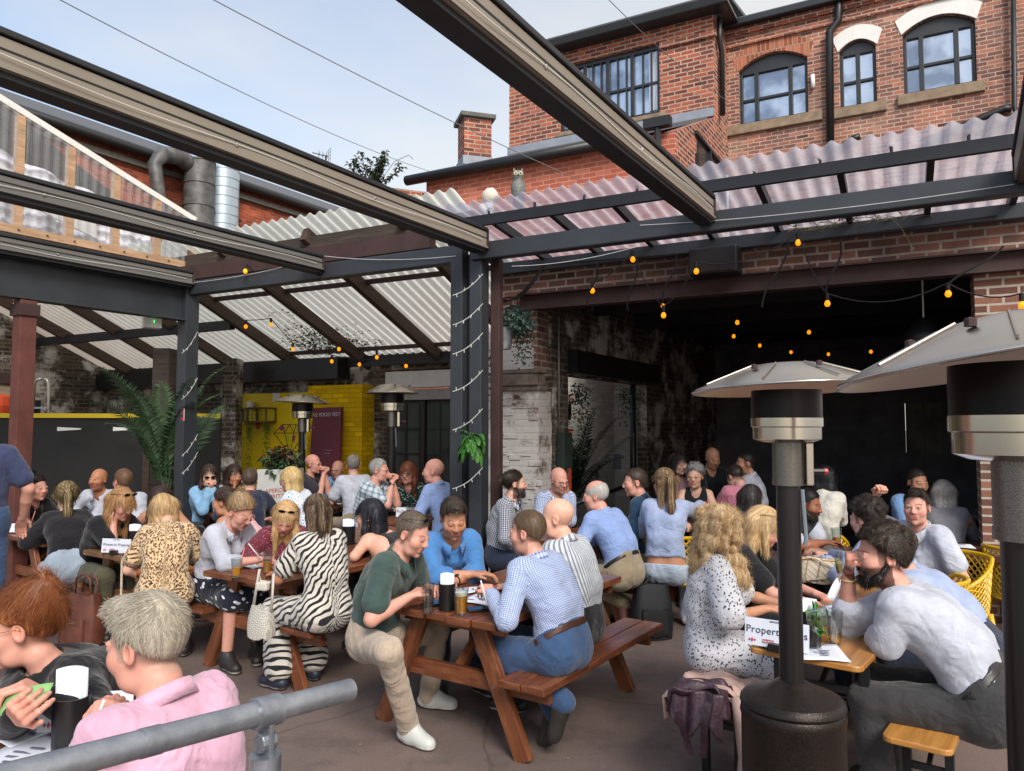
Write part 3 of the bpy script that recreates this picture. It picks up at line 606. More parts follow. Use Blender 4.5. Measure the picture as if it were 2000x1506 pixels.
wall('brickwork', BP(bs(603, 800, .3)) + nB * .3, BP(bs(709, 800, .3)) + nB * .3, 0, bz(655, 752, .3), BR_YEL, yr, th=.3)
# maroon board leaning on the yellow wall
MAR = mk('maroon_paint', (98, 26, 44), .5, var=.15, vs=4)
mb_ = thing('maroon_door', 'maroon board with faint white lettering leaning on the yellow brick', 'board', bp(632, 912, .55))
c = [bp(x, y, k) for x, y, k in ((602, 930, .62), (662, 930, .62), (667, 795, .34), (612, 797, .34))]
MB().slab(c, -nB * .04).build('panel', MAR, mb_)
fx, fy = nrm(c[2] - c[3]), nrm(c[3] - c[0])
def text(name, s, loc, xd, yd, size, mat, par, ext=.0008, align='CENTER', bold=False, sx=1.0):
    cu = bpy.data.curves.new(name, 'FONT'); cu.body = s; cu.size = size; cu.extrude = ext; cu.align_x = align; cu.align_y = 'CENTER'; cu.materials.append(mat)
    if bold: cu.offset = size * .018
    cu.space_character = sx
    tmp = bpy.data.objects.new(name, cu); me_ = bpy.data.meshes.new_from_object(tmp); bpy.data.objects.remove(tmp)
    o = bpy.data.objects.new(name, me_); SC.collection.objects.link(o)
    if not me_.materials: me_.materials.append(mat)
    xd = nrm(xd); zd = nrm(np.cross(xd, yd)); yd = np.cross(zd, xd)
    M = Matrix([[xd[i], yd[i], zd[i], loc[i]] for i in range(3)] + [[0, 0, 0, 1]]); o.matrix_world = M
    if par is not None:
        mt = Matrix.Identity(4); ch_ = []; t_ = par
        while t_ is not None: ch_.append(t_); t_ = t_.parent
        for q_ in reversed(ch_): mt = mt @ q_.matrix_parent_inverse @ q_.matrix_basis if q_.parent else q_.matrix_basis.copy()
        o.parent = par; o.matrix_parent_inverse = mt.inverted()
    return o
INKW = mk('white_ink', (206, 196, 198), .7)
text('lettering', 'N2 FOOD FEST', c[3] * .5 + c[2] * .5 - fy * .12 + nB * .012, fx, fy, .085, INKW, mb_)
text('lettering', '- - ----- -\n-- -----', c[3] * .38 + c[2] * .62 - fy * .72 + nB * .012, fx, fy, .05, INKW, mb_)
# double doors with white shutter box over
dd = thing('double_door', 'dark glazed double door with small panes under a white shutter box', 'door', BP(bs(822)))
d0, d1_ = bs(764), bs(896); zt = bz(820, 764)
MB().slab([BP(d0, 0), BP(d1_, 0), BP(d1_, zt), BP(d0, zt)], -nB * .06).build('leaf', mk('dark_door', (42, 36, 34), .5, var=.3, vs=5), dd)
fm = MB(); gl = MB()
for s_ in (0, .5, 1): fm.beam(BP(d0 + (d1_ - d0) * s_, 0) + nB * .02, BP(d0 + (d1_ - d0) * s_, zt) + nB * .02, .09, .05, up=A1)
for z_ in (.9, zt - .08): fm.beam(BP(d0, z_) + nB * .02, BP(d1_, z_) + nB * .02, .05, .12)
fm.build('frame', mk('door_frame', (50, 40, 36), .5, var=.3), dd)
for h in (0, 1):
    a_ = d0 + (d1_ - d0) * (.5 * h + .06); b_ = d0 + (d1_ - d0) * (.5 * h + .44)
    pn = MB().slab([BP(a_, 1.0) + nB * .012, BP(b_, 1.0) + nB * .012, BP(b_, zt - .2) + nB * .012, BP(a_, zt - .2) + nB * .012], nB * .006).build('pane', mk('door_glass', (74, 80, 78), .15, var=.4, vs=1.5), dd)
    m = MB(); 
    for t_ in (1 / 3, 2 / 3): m.beam(BP(a_, 1 + (zt - 1.2) * t_) + nB * .024, BP(b_, 1 + (zt - 1.2) * t_) + nB * .024, .012, .03)
    m.beam(BP((a_ + b_) / 2, 1.0) + nB * .024, BP((a_ + b_) / 2, zt - .2) + nB * .024, .03, .012, up=nB); m.build('glazing_bar', BLACK, dd)
sb = thing('shutter_box', 'white roller shutter box fixed above the dark double door', 'shutter box', BP(bs(820), 2.4))
z0_, z1_ = bz(820, 757, .15), bz(820, 724, .15)
MB().slab([BP(d0, z0_) + nB * .15, BP(d1_ + .1, z0_) + nB * .15, BP(d1_ + .1, z1_) + nB * .15, BP(d0, z1_) + nB * .15], -nB * .15).build('casing', mk('off_white', (196, 196, 196), .6, var=.1), sb, bevel=.01)
MB().beam(BP(d0, z0_ - .1) + nB * .06, BP(d1_, z0_ - .1) + nB * .06, .1, .16).build('fascia', mk('grey_fascia', (150, 150, 148), .7, var=.2), sb)
MB().slab([BP(d0, z1_ + .04), BP(d1_ + .6, z1_ + .04), BP(d1_ + .6, 2.95), BP(d0, 2.95)], -nB * .3).build('head_wall', BR_DARK, bw_)
tag(MB().slab([BP(d1_), BP(d1_ + 1.6), BP(d1_ + 1.6, z1_), BP(d1_, z1_)], -nB * .3).build('brick_wall', BR_WHT), 'white painted brick wall beyond the dark double door', 'wall')

# black hoarding with a yellow cap at the left
f0, f1 = at(432, 816, 12.0), at(-60, 818, 11.5)
fe = thing('hoarding', 'tall black hoarding with a yellow top rail behind the palm', 'fence', V3(f0[0], f0[1], 0))
zf = f0[2]
MB().slab([V3(f0[0], f0[1], 0), V3(f1[0], f1[1], 0), V3(f1[0], f1[1], zf), V3(f0[0], f0[1], zf)], V3(0, .06, 0)).build('panel', mk('black_board', (13, 13, 15), .6, var=.25, vs=3), fe)
MB().beam(V3(f0[0], f0[1], zf + .03), V3(f1[0], f1[1], zf + .03), .1, .07).build('top_rail', YEL, fe)
for px in (113, 222):
    p = at(px, 838, 11.4); q = at(px + 46, 839, 11.4); MB().slab([p - UP * .03, q - UP * .0, q + UP * .02, p + UP * .03], V3(0, -.02, 0)).build('shelf_edge', WHITE, fe)
p = at(442, 930, 11.9); tag(MB().box((p[0], p[1] + .2, 1.45), (.22, .3, 2.9)).build('brick_pier', BR_DARK), 'narrow brick pier between the black hoarding and the yellow panel', 'pier')
p = at(320, 800, 11.0); tag(MB().beam((p[0], p[1], 0), (p[0], p[1], 2.95), .24, .26, up=V3(0, 1, 0)).build('timber_post', TIMB), 'rough old timber post rising behind the palm fronds', 'post')
p = at(291, 800, 11.2); tag(MB().beam((p[0], p[1], 0), (p[0], p[1], 2.35), .1, .1, up=V3(0, 1, 0)).build('timber_post', TIMBD), 'short brown stub post beside the palm', 'post')
# ------------------------------------------------------------------ right side: brick opening, dark room, clear roof
W0 = V3(0, 8.47, 0)
def wsx(px): p = onw(px, 800, W0, W0 + A2); return V3(p[0], p[1], 0)
zlb, zlt, ztw = 3.12, 3.29, 3.56
bandw = thing('brick_band_wall', 'weathered brick band above the wide dark opening, resting on a brown steel lintel', 'wall', wsx(1020))
wall('brickwork', wsx(975), wsx(2040), zlt, ztw, BR_OLD, bandw, th=.34)
a, b = wsx(1019), wsx(2040); m = MB(); m.beam(a - A1 * .03 + UP * zlb, b - A1 * .03 + UP * zlb, .02, zlt - zlb + .01, off=(0, (zlt - zlb) / 2)); m.beam(a - A1 * .02 + UP * zlb, b - A1 * .02 + UP * zlb, .16, .02); m.beam(a - A1 * .05 + UP * (zlt - .006), b - A1 * .05 + UP * (zlt - .006), .12, .016)
m.build('steel_lintel', OXIDE, bandw)
MB().beam(wsx(985) - A1 * .09 + UP * (ztw + .04), wsx(2040) - A1 * .09 + UP * (ztw + .04), .09, .13).build('wall_plate', STEEL, bandw, bevel=.006)
pr = thing('brick_pier', 'flaking white painted brick pier beside the dark opening', 'pier', wsx(1012))
m = MB(); a, b = wsx(969), wsx(1052)
wall('shaft', a, b, 0, 2.2, BR_PIER, pr, th=.36); wall('upper_brickwork', a + A1 * .03, wsx(1046) + A1 * .03, 2.36, zlt, BR_OLD, pr, th=.36)
wall('upper_shaft', a + A1 * .02, wsx(1040) + A1 * .02, 2.2, 2.75, BR_PIER, pr, th=.3)
rr = random.Random(8)
m = MB()
for z_, o_, h_ in ((2.2, .03, .06), (2.26, .06, .12), (2.40, .035, .05)): m.slab([a - A1 * o_ - A2 * .02 + UP * z_, b - A1 * o_ + A2 * .02 + UP * z_, b - A1 * o_ + A2 * .02 + UP * (z_ + h_), a - A1 * o_ - A2 * .02 + UP * (z_ + h_)], A1 * .2)
m.build('stone_corbel', mk('painted_corbel', (126, 112, 102), .9, var=.4, vs=12, bump=.4), pr, bevel=.012)
m = MB(); 
for k in range(26):
    z_ = rr.uniform(.9, 2.1); s_ = rr.uniform(0, 1); c = a + (b - a) * s_ - A1 * .004 + UP * z_; m.box(c, (rr.uniform(.1, .2), .016, .066), -.48)
m.build('rough_facing', BR_PIER, pr, bevel=.006)
rp_ = thing('brick_pier', 'narrow unpainted brick pier with pale mortar beside the near patio heater', 'pier', wsx(1940))
wall('shaft', wsx(1911), wsx(2040), .16, zlb, BR_END, rp_, th=.4)
a, b = wsx(1905), wsx(2045); MB().slab([a - A1 * .06, b - A1 * .06, b - A1 * .06 + UP * .16, a - A1 * .06 + UP * .16], A1 * .5).build('plinth', STONE, rp_, bevel=.01)
# dark room behind the opening
INK = mk('sooty_plaster', (98, 95, 104), .85, var=.35, vs=3, bump=.1)
I0 = wsx(1050) + A1 * .33; I1 = I0 + A1 * 6.6; I2 = I1 + A2 * 6.5; I3 = wsx(1930) + A1 * .35 + A2 * .0
rm = thing('dark_room', 'dark open fronted room with black plaster walls behind the brick opening', 'room', I0)
wall('side_wall', I0, I1, 0, 3.5, BR_DARK, rm, [(.42, 3.0, 0, 2.42, 0)], .16)
wall('back_wall', I1, I2, 0, 3.5, INK, rm, [(3.2, 3.75, 1.35, 2.2, 0), (4.6, 5.1, 1.35, 2.2, 0)], .2)
wall('far_wall', I2, I3, 0, 3.5, INK, rm, th=.1)
MB().slab([I0 - A2 * .1, I1 - A2 * .1, I2, I3], UP * .05).v
MB().slab([p + UP * 3.45 for p in (I0 - A2 * .1, I1 - A2 * .1, I2 + A2 * .2, I3 + A2 * .2)], UP * .1).build('ceiling', INK, rm)
m = MB()
for t_ in (1.2, 2.6, 4.0, 5.4): m.beam(I0 + A1 * t_ + UP * 3.34, I0 + A1 * t_ + A2 * 5 + UP * 3.34, .1, .2)
m.build('ceiling_joist', mk('black_joist', (36, 34, 36), .9, var=.3), rm)
MB().beam(I0 + A1 * .4 + A2 * .06 + UP * 2.58, I0 + A1 * 3.2 + A2 * .06 + UP * 2.58, .14, .28).build('door_beam', BLACK, rm)
for s_ in (3.2, 4.6):
    w_ = thing_part('window', rm); p_ = I1 + A2 * s_ + A1 * .1
    MB().slab([p_ + UP * 1.35, p_ + A2 * .55 + UP * 1.35, p_ + A2 * .55 + UP * 2.2, p_ + UP * 2.2], A1 * .02).build('pane', mk('dusty_pane', (96, 92, 84), .6, var=.5, vs=3), w_)
    m = MB(); m.beam(p_ + A2 * .27 + UP * 1.35 - A1 * .02, p_ + A2 * .27 + UP * 2.2 - A1 * .02, .03, .03, up=A2); m.beam(p_ + UP * 1.8 - A1 * .02, p_ + A2 * .5 + UP * 1.8 - A1 * .02, .03, .03); m.build('glazing_bar', BLACK, w_)
# conduit and meter box on the reveal
p = wsx(1079) + A1 * .5 - A2 * .02
pipe('conduit', [I0 + A1 * .12 + A2 * .03 + UP * 3.1, I0 + A1 * .12 + A2 * .03 + UP * 1.75], .012, mk('grey_conduit', (120, 116, 112), .6), rm)
tag(MB().box(I0 + A1 * .2 + A2 * .06 + UP * 1.52, (.1, .22, .42), -.55).build('meter_box', mk('dark_green_box', (40, 50, 46), .6, var=.2), None, bevel=.008), 'dark green electrical box on the sooty brick reveal', 'box')
# white alley wall seen through the side opening
WA = I0 - A2 * 1.5 + A1 * .1
tag(wall('alley_wall', WA + A1 * .2, WA + A1 * 5.2, 0, 3.1, BR_WHT, None, th=.1)[0], 'white painted brick alley wall seen through the side doorway', 'wall')
tag(wall('alley_wall', WA + A1 * 5.2, I0 + A1 * 4.9 - A2 * .16, 0, 3.1, BR_WHT, None, th=.1)[0], 'white painted brick end wall of the alley behind the dark palm', 'wall')
q_ = wsx(962) + A1 * .1
tag(wall('painted_return', q_ - A2 * .15, q_ + A2 * .2, 0, 2.9, BR_WHT, None, th=.1)[0], 'narrow white painted brick return between the brown column and the flaking pier', 'wall')
op = I0 + A1 * .5 - A2 * .06
tag(MB().beam(op, op + UP * 1.75, .09, .06, up=A1).build('orange_post', mk('orange_paint', (206, 74, 36), .6, var=.15)), 'orange painted door post inside the dark doorway', 'post')
op = I0 + A1 * 2.75 - A2 * .12
pipe_ = pipe('black_pole', [op, op + UP * 2.5], .05, BLACK); tag(pipe_, 'black pole standing against the white alley wall', 'pole')
# clear corrugated roof on black rafters
PUR = thin('clear_pvc', (226, 228, 240), .1, .15, diffuse=.3, dcol=(240, 236, 246), trans=True, dirt=.25)
cr = thing('clear_roof', 'clear lilac tinted corrugated roof on black rafters in front of the brick house', 'roof', wsx(1450) + UP * 3.7)
Sr = 1.28; E0, E1 = wsx(958), wsx(2030)
N_ = -nrm(V3(-A2[1], A2[0], 0)) if nrm(V3(-A2[1], A2[0], 0))[1] > 0 else nrm(V3(-A2[1], A2[0], 0))
Lr = np.linalg.norm(E1 - E0); zr = lambda d: 3.62 + .105 * d
RQ = lambda s, d, k=0.: E0 + A2 * s + N_ * d + UP * (zr(d) + k)
m = MB(); m.grid(lambda u, v: RQ(Lr * u, -.25 + (Sr + .52) * v, .14 + .019 * sin(u * Lr * 2 * pi / .13)), 620, 3); m.build('corrugated_sheet', PUR, cr, smooth=True)
MB().beam(RQ(-.1, Sr, .06), RQ(Lr + .1, Sr, .06), .05, .1).build('purlin', STEELD, cr)
for s_ in np.arange(.12, Lr, .62): MB().beam(RQ(s_, Sr - .03, .06), RQ(s_, -.05, .06), .05, .09).build('rafter', STEELD, cr)
m = MB()
for s_ in np.arange(.2, Lr, .5): m.lathe([(.012, 0), (.012, .05), (.02, .055), (0, .07)], RQ(s_, Sr, .11), 8)
m.build('roof_screw', STEELD, cr)
# black loudspeakers
sp_ = thing('speaker', 'black box loudspeaker mounted on the brick band above the opening', 'speaker', wsx(1412) - A1 * .2 + UP * 3.35)
c = wsx(1414) - A1 * .22 + UP * 3.4
MB().box(c, (.46, .26, .26), -.48).build('cabinet', BLACK, sp_, bevel=.015)
MB().box(c - A1 * .135, (.42, .012, .22), -.48).build('grille', mk('speaker_cloth', (38, 36, 36), .9), sp_)
MB().beam(c + A1 * .12 - UP * .1, c + A1 * .3 - UP * .1, .05, .05).build('bracket', STEELD, sp_)

# ------------------------------------------------------------------ patio heaters
q = NT('burner_mesh'); uv = q.coord('Object', (1, 1, 1)); v_ = q.n('TexVoronoi', {'Vector': uv, 'Scale': 420.0}).outputs['Distance']
q.set(Base_Color=q.mix(q.ramp(v_, [(.3, 0.), (.5, 1.)]), lin((150, 146, 140)), lin((112, 110, 106))), Metallic=.9, Roughness=.35); MESH = q.m
DISH = mk('brushed_dish', (196, 188, 178), .34, 1.0, var=.12, vs=3)
def heater(loc, s, label, tilt=(0, 0), dr=.37, shroud=True, rz=0.):
    h = thing('patio_heater', label, 'patio heater', (0, 0, 0), 'gas patio heaters')
    zd = 1.95; R = Matrix.Rotation(tilt[0], 3, 'Y') @ Matrix.Rotation(tilt[1], 3, 'X')
    pr_ = [(0, .105), (.12, .1), (.135, .094), (dr * .97, .012), (dr, 0), (dr * .985, -.004), (dr * .95, .002), (.13, .082), (0, .09)]
    MB().lathe(pr_, (0, 0, zd), 48, R).build('reflector', DISH, h, smooth='auto')
    MB().tube([R @ Vector((dr * cos(t), dr * sin(t), .001)) + Vector((0, 0, zd)) for t in np.linspace(0, 2 * pi, 49)[:-1]], .0045, 8, closed=True).build('rim', STAIN, h, smooth=True)
    m = MB()
    for k in range(8): 
        an = k * pi / 4 + .2; v0, v1 = [R @ Vector((r * cos(an), r * sin(an), z)) + Vector((0, 0, zd)) for r, z in ((.14, .098), (dr * .93, .024))]; m.tube([v0, v1], .0035, 6)
    m.build('dish_rib', DISH, h)
    m = MB()
    for k in range(5): an = k * 2 * pi / 5; m.lathe([(.012, 0), (.012, .016), (0, .02)], R @ Vector((.2 * cos(an), .2 * sin(an), .075)) + Vector((0, 0, zd)), 8)
    m.build('wing_nut', OXIDE, h)
    MB().lathe([(.136, -.005), (.136, -.115), (.128, -.118)], (0, 0, zd), 36).build('shroud', mk('scorched_steel', (44, 42, 44), .35, .8, var=.4, vs=4), h, smooth='auto')
    MB().lathe([(.128, -.113), (.139, -.116), (.139, -.15), (.132, -.154), (.132, -.2), (.1, -.212), (.06, -.215)], (0, 0, zd), 40).build('burner_ring', STAIN, h, smooth='auto')
    MB().lathe([(.058, -.212), (.058, -.36), (.06, -.36), (.06, -.385), (.056, -.385)], (0, 0, zd), 28).build('burner_mesh', MESH, h, smooth='auto')
    MB().box((.078, 0, zd - .3), (.03, .07, .17)).build('valve_plate', STAIN, h, bevel=.004)
    m = MB(); m.tube([(.09, 0, zd - .33), (.15, 0, zd - .33)], .012, 8); m.build('valve_knob', BLACK, h)
    m = MB(); m.tube([(.145, 0, zd - .33), (.158, 0, zd - .33)], .013, 8); m.build('red_knob', mk('red_plastic', (180, 40, 44), .4), h)
    zc = .80
    MB().tube([(0, 0, zc - .03), (0, 0, zd - .38)], .046, 24).build('pole', mk('black_enamel', (30, 28, 28), .3, var=.1), h, smooth='auto')
    HAM = mk('hammered_bronze', (52, 44, 40), .32, .55, var=.3, vs=90, bump=.25, bs=160)
    MB().lathe([(.05, zc), (.062, zc - .008), (.1, zc - .035), (.17, zc - .055), (.185, zc - .062)], (0, 0, 0), 44).build('cone', HAM, h, smooth='auto')
    MB().lathe([(.185, zc - .062), (.197, zc - .075), (.2, zc - .09), (.192, zc - .102), (.196, zc - .11), (.2, zc - .13), (.195, zc - .15), (.195, .06), (.2, .05), (.2, 0)], (0, 0, 0), 48).build('housing', HAM, h, smooth='auto')
    MB().tube([(.045, -.03, zd - .4), (.055, -.035, zd - .6), (.05, -.03, zd - .62)], .008, 6).build('gas_hose', mk('grey_label', (120, 130, 140), .6), h)
    h.location = [float(x) for x in loc]; h.scale = (s, s, s); h.rotation_euler = (0, 0, rz); return h
hp1 = at(1536, 800, 3.0); heater((hp1[0], hp1[1], -.0), 1.0, 'tall black patio heater standing in front of the two women and the pine table', (-.03, -.035))
hp2 = at(1992, 800, 1.62); heater((hp2[0], hp2[1], -.01), 1.0, 'nearest patio heater, cut by the picture edge, with a tilted dish', (-.12, -.08))
hp3 = at(591, 800, 10.8); heater((hp3[0], hp3[1], 0), 1.1, 'slim patio heater in front of the yellow diamond panel', (.05, -.02), .34)
hp4 = at(766, 800, 9.9); heater((hp4[0], hp4[1], 0), 1.15, 'patio heater beside the dark glazed double door', (0, 0), .3)
hp5 = I0 + A1 * 1.3 - A2 * .55; heater((hp5[0], hp5[1], 0), 1.08, 'patio heater half hidden by ivy in the side doorway', (-.14, 0), .34)

# ------------------------------------------------------------------ picnic tables
def make_picnic(wd, L=1.56, W=.84):
    t = thing('picnic_table', 'x', 'picnic table'); n = 5; w = W / n
    for i in range(n): MB().box((-W / 2 + w * (i + .5), L / 2 + rndt.uniform(-.008, .008), .72), (w - .008, L + rndt.uniform(-.02, .02), .042)).build('top_plank', wd, t, bevel=.005, uv='long')
    for sx in (-1, 1):
        for k in (0, 1): MB().box((sx * (.5 + .075 + .148 * (k - .5)), L / 2, .435), (.14, L, .04)).build('seat_plank', wd, t, bevel=.005, uv='long')
    for y in (.13, L - .13):
        MB().beam((-.37, y + .045, .675), (.37, y + .045, .675), .045, .09).build('top_batten', wd, t, bevel=.004, uv='long')
        MB().beam((-.66, y + .045, .365), (.66, y + .045, .365), .045, .095).build('cross_beam', wd, t, bevel=.004, uv='long')
        for sx in (-1, 1): MB().lathe([(.011, 0), (.009, .006), (0, .007)], (sx * .335, y + (.068 if y > .5 else -.022 - .004), .365), 10, Matrix.Rotation(pi / 2 if y < .5 else -pi / 2, 3, 'X')).build('bolt', STAIN, t)
        for sx in (-1, 1): MB().beam((sx * .2, y, .70), (sx * .52, y, .0), .045, .1, up=V3(1, 0, 0)).build('leg', wd, t, bevel=.004, uv='long')
    for y, q_ in ((.13, .62), (L - .13, L - .62)): MB().beam((0, y + (.07 if y < .5 else .03), .36), (0, q_, .68), .06, .045).build('brace', wd, t, bevel=.003, uv='long')
    return t
rndt = random.Random(3)
pic = make_picnic(PICN); picw = make_picnic(PICN2)
def place_table(src, px, py, az, label, first=False, z=.742, dl=None, shift=(0, 0)):
    t = src if first else copy_tree(src); p = dl if dl is not None else gz(px, py, z)
    t.location = (float(p[0]), float(p[1]), 0); t.rotation_euler = (0, 0, -radians(az)); t['label'] = label; t['group'] = 'picnic tables'; return t
T1 = place_table(pic, 850, 1198, 34, 'glossy brown picnic table in the middle with pint of beer and empty tall glass', True)
T2 = place_table(pic, 468, 1126, 33, 'brown picnic table with orange juice and a cream bag hanging from its corner')
T3 = place_table(picw, 211, 1083, 33, 'worn picnic table holding the Women In Property card', True)
T4 = place_table(pic, 0, 0, 33, 'picnic table with three glasses behind the dark posts, holding a name card', dl=V3(-1.32, 8.3, 0))
T5 = place_table(pic, 0, 0, 33, 'picnic table between the two pairs of men by the flaking pier', dl=V3(.5, 6.85, 0))
T6 = place_table(picw, 0, 0, 33, 'far picnic table with dirty pint glasses in front of the yellow panel', dl=V3(-2.36, 10.1, 0)); T6.scale = (1, .8, 1)
T7 = place_table(pic, 0, 0, 33, 'back picnic table beside the palm with a small juice glass', dl=V3(-3.65, 9.1, 0)); T7.scale = (1, .85, 1)
T8 = place_table(pic, 0, 0, 33, 'picnic table at the frame edge carrying a cola glass and a white card', dl=V3(-4.95, 7.35, 0))
T9 = place_table(pic, 0, 0, -22, 'nearest picnic table covered with papers beside the handrail', dl=V3(-1.22, 1.45, 0))
T10 = place_table(pic, 0, 0, 33, 'picnic table with black napkin holder before the bare shouldered black haired woman', dl=V3(-1.78, 6.95, 0)); T10.scale = (1, .72, 1)

# beer table and benches (varnished pine on folding steel legs)
def beer_table(W, L, z, name, label, cat, loc, az, group=None, lw=.035):
    t = thing(name, label, cat, (0, 0, 0), group)
    r_ = .04; pts = []
    for cx, cy, a0 in ((W / 2 - r_, L - r_, 0), (-W / 2 + r_, L - r_, 90), (-W / 2 + r_, r_, 180), (W / 2 - r_, r_, 270)): pts += [V3(cx + r_ * cos(radians(a0 + k * 22.5)), cy + r_ * sin(radians(a0 + k * 22.5)), z - .027) for k in range(5)]
    MB().slab(pts, UP * .027).build('top' if name != 'beer_bench' else 'seat', BEERW, t, bevel=.006, uv='long')
    for y in (.28, L - .28):
        m = MB(); x = W / 2 - .05
        m.beam((-x, y, 0), (-x, y, z - .03), lw, lw, up=V3(1, 0, 0)); m.beam((x, y, 0), (x, y, z - .03), lw, lw, up=V3(1, 0, 0)); m.beam((-x, y, z - .2), (x, y, z - .2), .02, .03); m.beam((-x, y, z - .045), (x, y, z - .045), .03, .03); m.build('leg_frame', BLACK, t)
        MB().beam((0, y, z - .2), (0, y + (.35 if y < L / 2 else -.35), z - .04), .02, .02).build('strut', BLACK, t)
    t.location = [float(v) for v in loc]; t.rotation_euler = (0, 0, -radians(az)); return t
B7 = gz(1566, 1283, .76); B7[2] = 0
BT = beer_table(.5, 1.9, .76, 'beer_table', 'varnished pine table end holding the Property name card and cocktail glass', 'table', B7, 38)
d38 = V3(sin(radians(38)), cos(radians(38)), 0); r38 = V3(cos(radians(38)), -sin(radians(38)), 0)
bl = gz(1372, 1372, .46); bl[2] = 0; br = gz(1788, 1452, .46); br[2] = 0
beer_table(.27, 1.9, .46, 'beer_bench', 'pine bench on black legs with a pink coat thrown over its end', 'bench', bl, 34, 'pine benches')
beer_table(.27, 1.9, .46, 'beer_bench', 'pine bench end sticking out behind the bearded man in white', 'bench', br, 38, 'pine benches')
# dark square tables
def slab_table(name, label, c, W, L, z, az):
    t = thing(name, label, 'table'); MB().box((0, 0, z - .03), (W, L, .06)).build('top', DARKW, t, bevel=.008, uv='long')
    MB().box((0, 0, z / 2 - .03), (.1, .1, z - .06)).build('pedestal', BLACK, t); MB().box((0, 0, .02), (W * .6, L * .6, .04)).build('foot', BLACK, t)
    t.location = [float(v) for v in c]; t.rotation_euler = (0, 0, -radians(az)); return t
c8 = V3(2.55, 5.95, 0); slab_table('dark_table', 'dark wooden table with two beer glasses beyond the black heater pole', c8, .85, 1.1, .77, 60)
c9 = V3(2.05, 7.75, 0); slab_table('dark_table', 'dark table under the doorway edge carrying a white name card and cocktails', c9, 1.0, .75, .8, 33)
c10 = V3(4.15, 6.3, 0); slab_table('dark_table', 'black table with spread papers beside the narrow brick pier', c10, .8, 1.0, .78, 33)

# ------------------------------------------------------------------ yellow lattice chairs
YPL = mk('mustard_plastic', (206, 164, 22), .45, var=.06)
def make_chair():
    t = thing('lattice_chair', 'x', 'chair', (0, 0, 0), 'yellow lattice chairs')
    def shell(u, v):              # u around from arm to arm, v up
        an = -2.15 + 4.3 * u; k = abs(2 * u - 1); hgt = .84 - .2 * max(0, k - .45) / .55 * 1.0
        r = .27 + .035 * v; return V3(r * sin(an), -r * cos(an) * .95 + .0, .44 + (hgt - .44) * v)
    m = MB(); m.grid(shell, 22, 7); m.f = [tuple(x) for x in m.f]
    me = m.build('back_shell', YPL, t, uv=None)
    # diagonal lattice: poke each quad into a rotated net, then keep only its bars
    nu, nv = 22, 7; mm_ = MB()
    P_ = lambda i, j: shell(i / nu, j / nv)
    for i in range(nu):
        for j in range(nv): mm_.tube([P_(i, j), P_(i + 1, j + 1)], .0065, 4, cap=False); mm_.tube([P_(i + 1, j), P_(i, j + 1)], .0065, 4, cap=False)
    rim = [P_(i, nv) for i in range(nu + 1)]
    mm_.tube([P_(0, 0)] + [P_(0, j) for j in range(1, nv)] + rim + [P_(nu, j) for j in range(nv - 1, -1, -1)], .014, 6)
    bpy.data.objects.remove(me)
    mm_.build('lattice_back', YPL, t, uv=None)
    MB().lathe([(0, .43), (.22, .435), (.27, .45), (.275, .44), (.25, .42), (0, .41)], (0, 0, 0), 24).build('seat', YPL, t, smooth=True)
    for sx in (-1, 1):
        for sy in (-1, 1): MB().tube([(sx * .2, sy * .19, .43), (sx * .245, sy * .24, 0)], [.022, .016], 8).build('leg', YPL, t, smooth=True)
    return t
ch0 = make_chair()
def chair(x, y, az, label, first=False):
    t = ch0 if first else copy_tree(ch0); t.location = (x, y, 0); t.rotation_euler = (0, 0, -radians(az)); t['label'] = label
chair(1.5, 6.75, 12, 'yellow lattice chair under the long ponytailed woman in a cropped blue shirt', True)
chair(2.6, 4.84, -44, 'yellow lattice chair under the curly dark haired man at the beer table')
chair(3.24, 5.62, -112, 'yellow lattice chair under the man in the white polo')
chair(2.85, 7.1, 40, 'yellow lattice chair behind the man in the black gilet')
chair(2.55, 8.7, -20, 'yellow lattice chair in the dark room behind the pink shirt')
chair(4.12, 6.0, 60, 'yellow lattice chair at the brick pier, only one leg and arm showing')

# ------------------------------------------------------------------ galvanised handrail in the foreground
e0, e1 = at(684, 1347, 1.72), at(20, 1519, 1.18); dv = nrm(e1 - e0)
hr = thing('handrail', 'galvanised tube handrail with a clamp fitting in the near foreground', 'handrail', (e0[0], e0[1], 0))
MB().tube([e0, e0 + dv * 1.6], .0242, 28).build('rail', GALV, hr, smooth='auto')
MB().tube([e0 + dv * .012, e0 - dv * .002], [.0235, .019], 24).build('end_cap', GALV, hr, smooth='auto')
jp = onw(520, 1390, e0, e1); jp = e0 + dv * float((jp - e0) @ dv)
m = MB(); m.tube([jp - dv * .028, jp + dv * .028], .031, 26); m.build('clamp', GALV, hr, smooth='auto', bevel=.003)
m = MB(); m.beam(jp - UP * .02, jp - UP * .105, .045, .012, up=dv); m.tube([jp - UP * .06 - dv * .018, jp - UP * .06 + dv * .018], .02, 14); m.build('swivel', GALV, hr, bevel=.003)
m = MB(); m.tube([jp - UP * .085, jp - UP * .16], .031, 26); m.build('socket', GALV, hr, smooth='auto', bevel=.004)
MB().tube([V3(jp[0], jp[1], 0), jp - UP * .12], .0242, 24).build('post', GALV, hr, smooth='auto')
jc = e0 + dv * .46; MB().tube([jc - dv * .018, jc + dv * .018], .0256, 24).build('joint_sleeve', GALV, hr, smooth='auto')
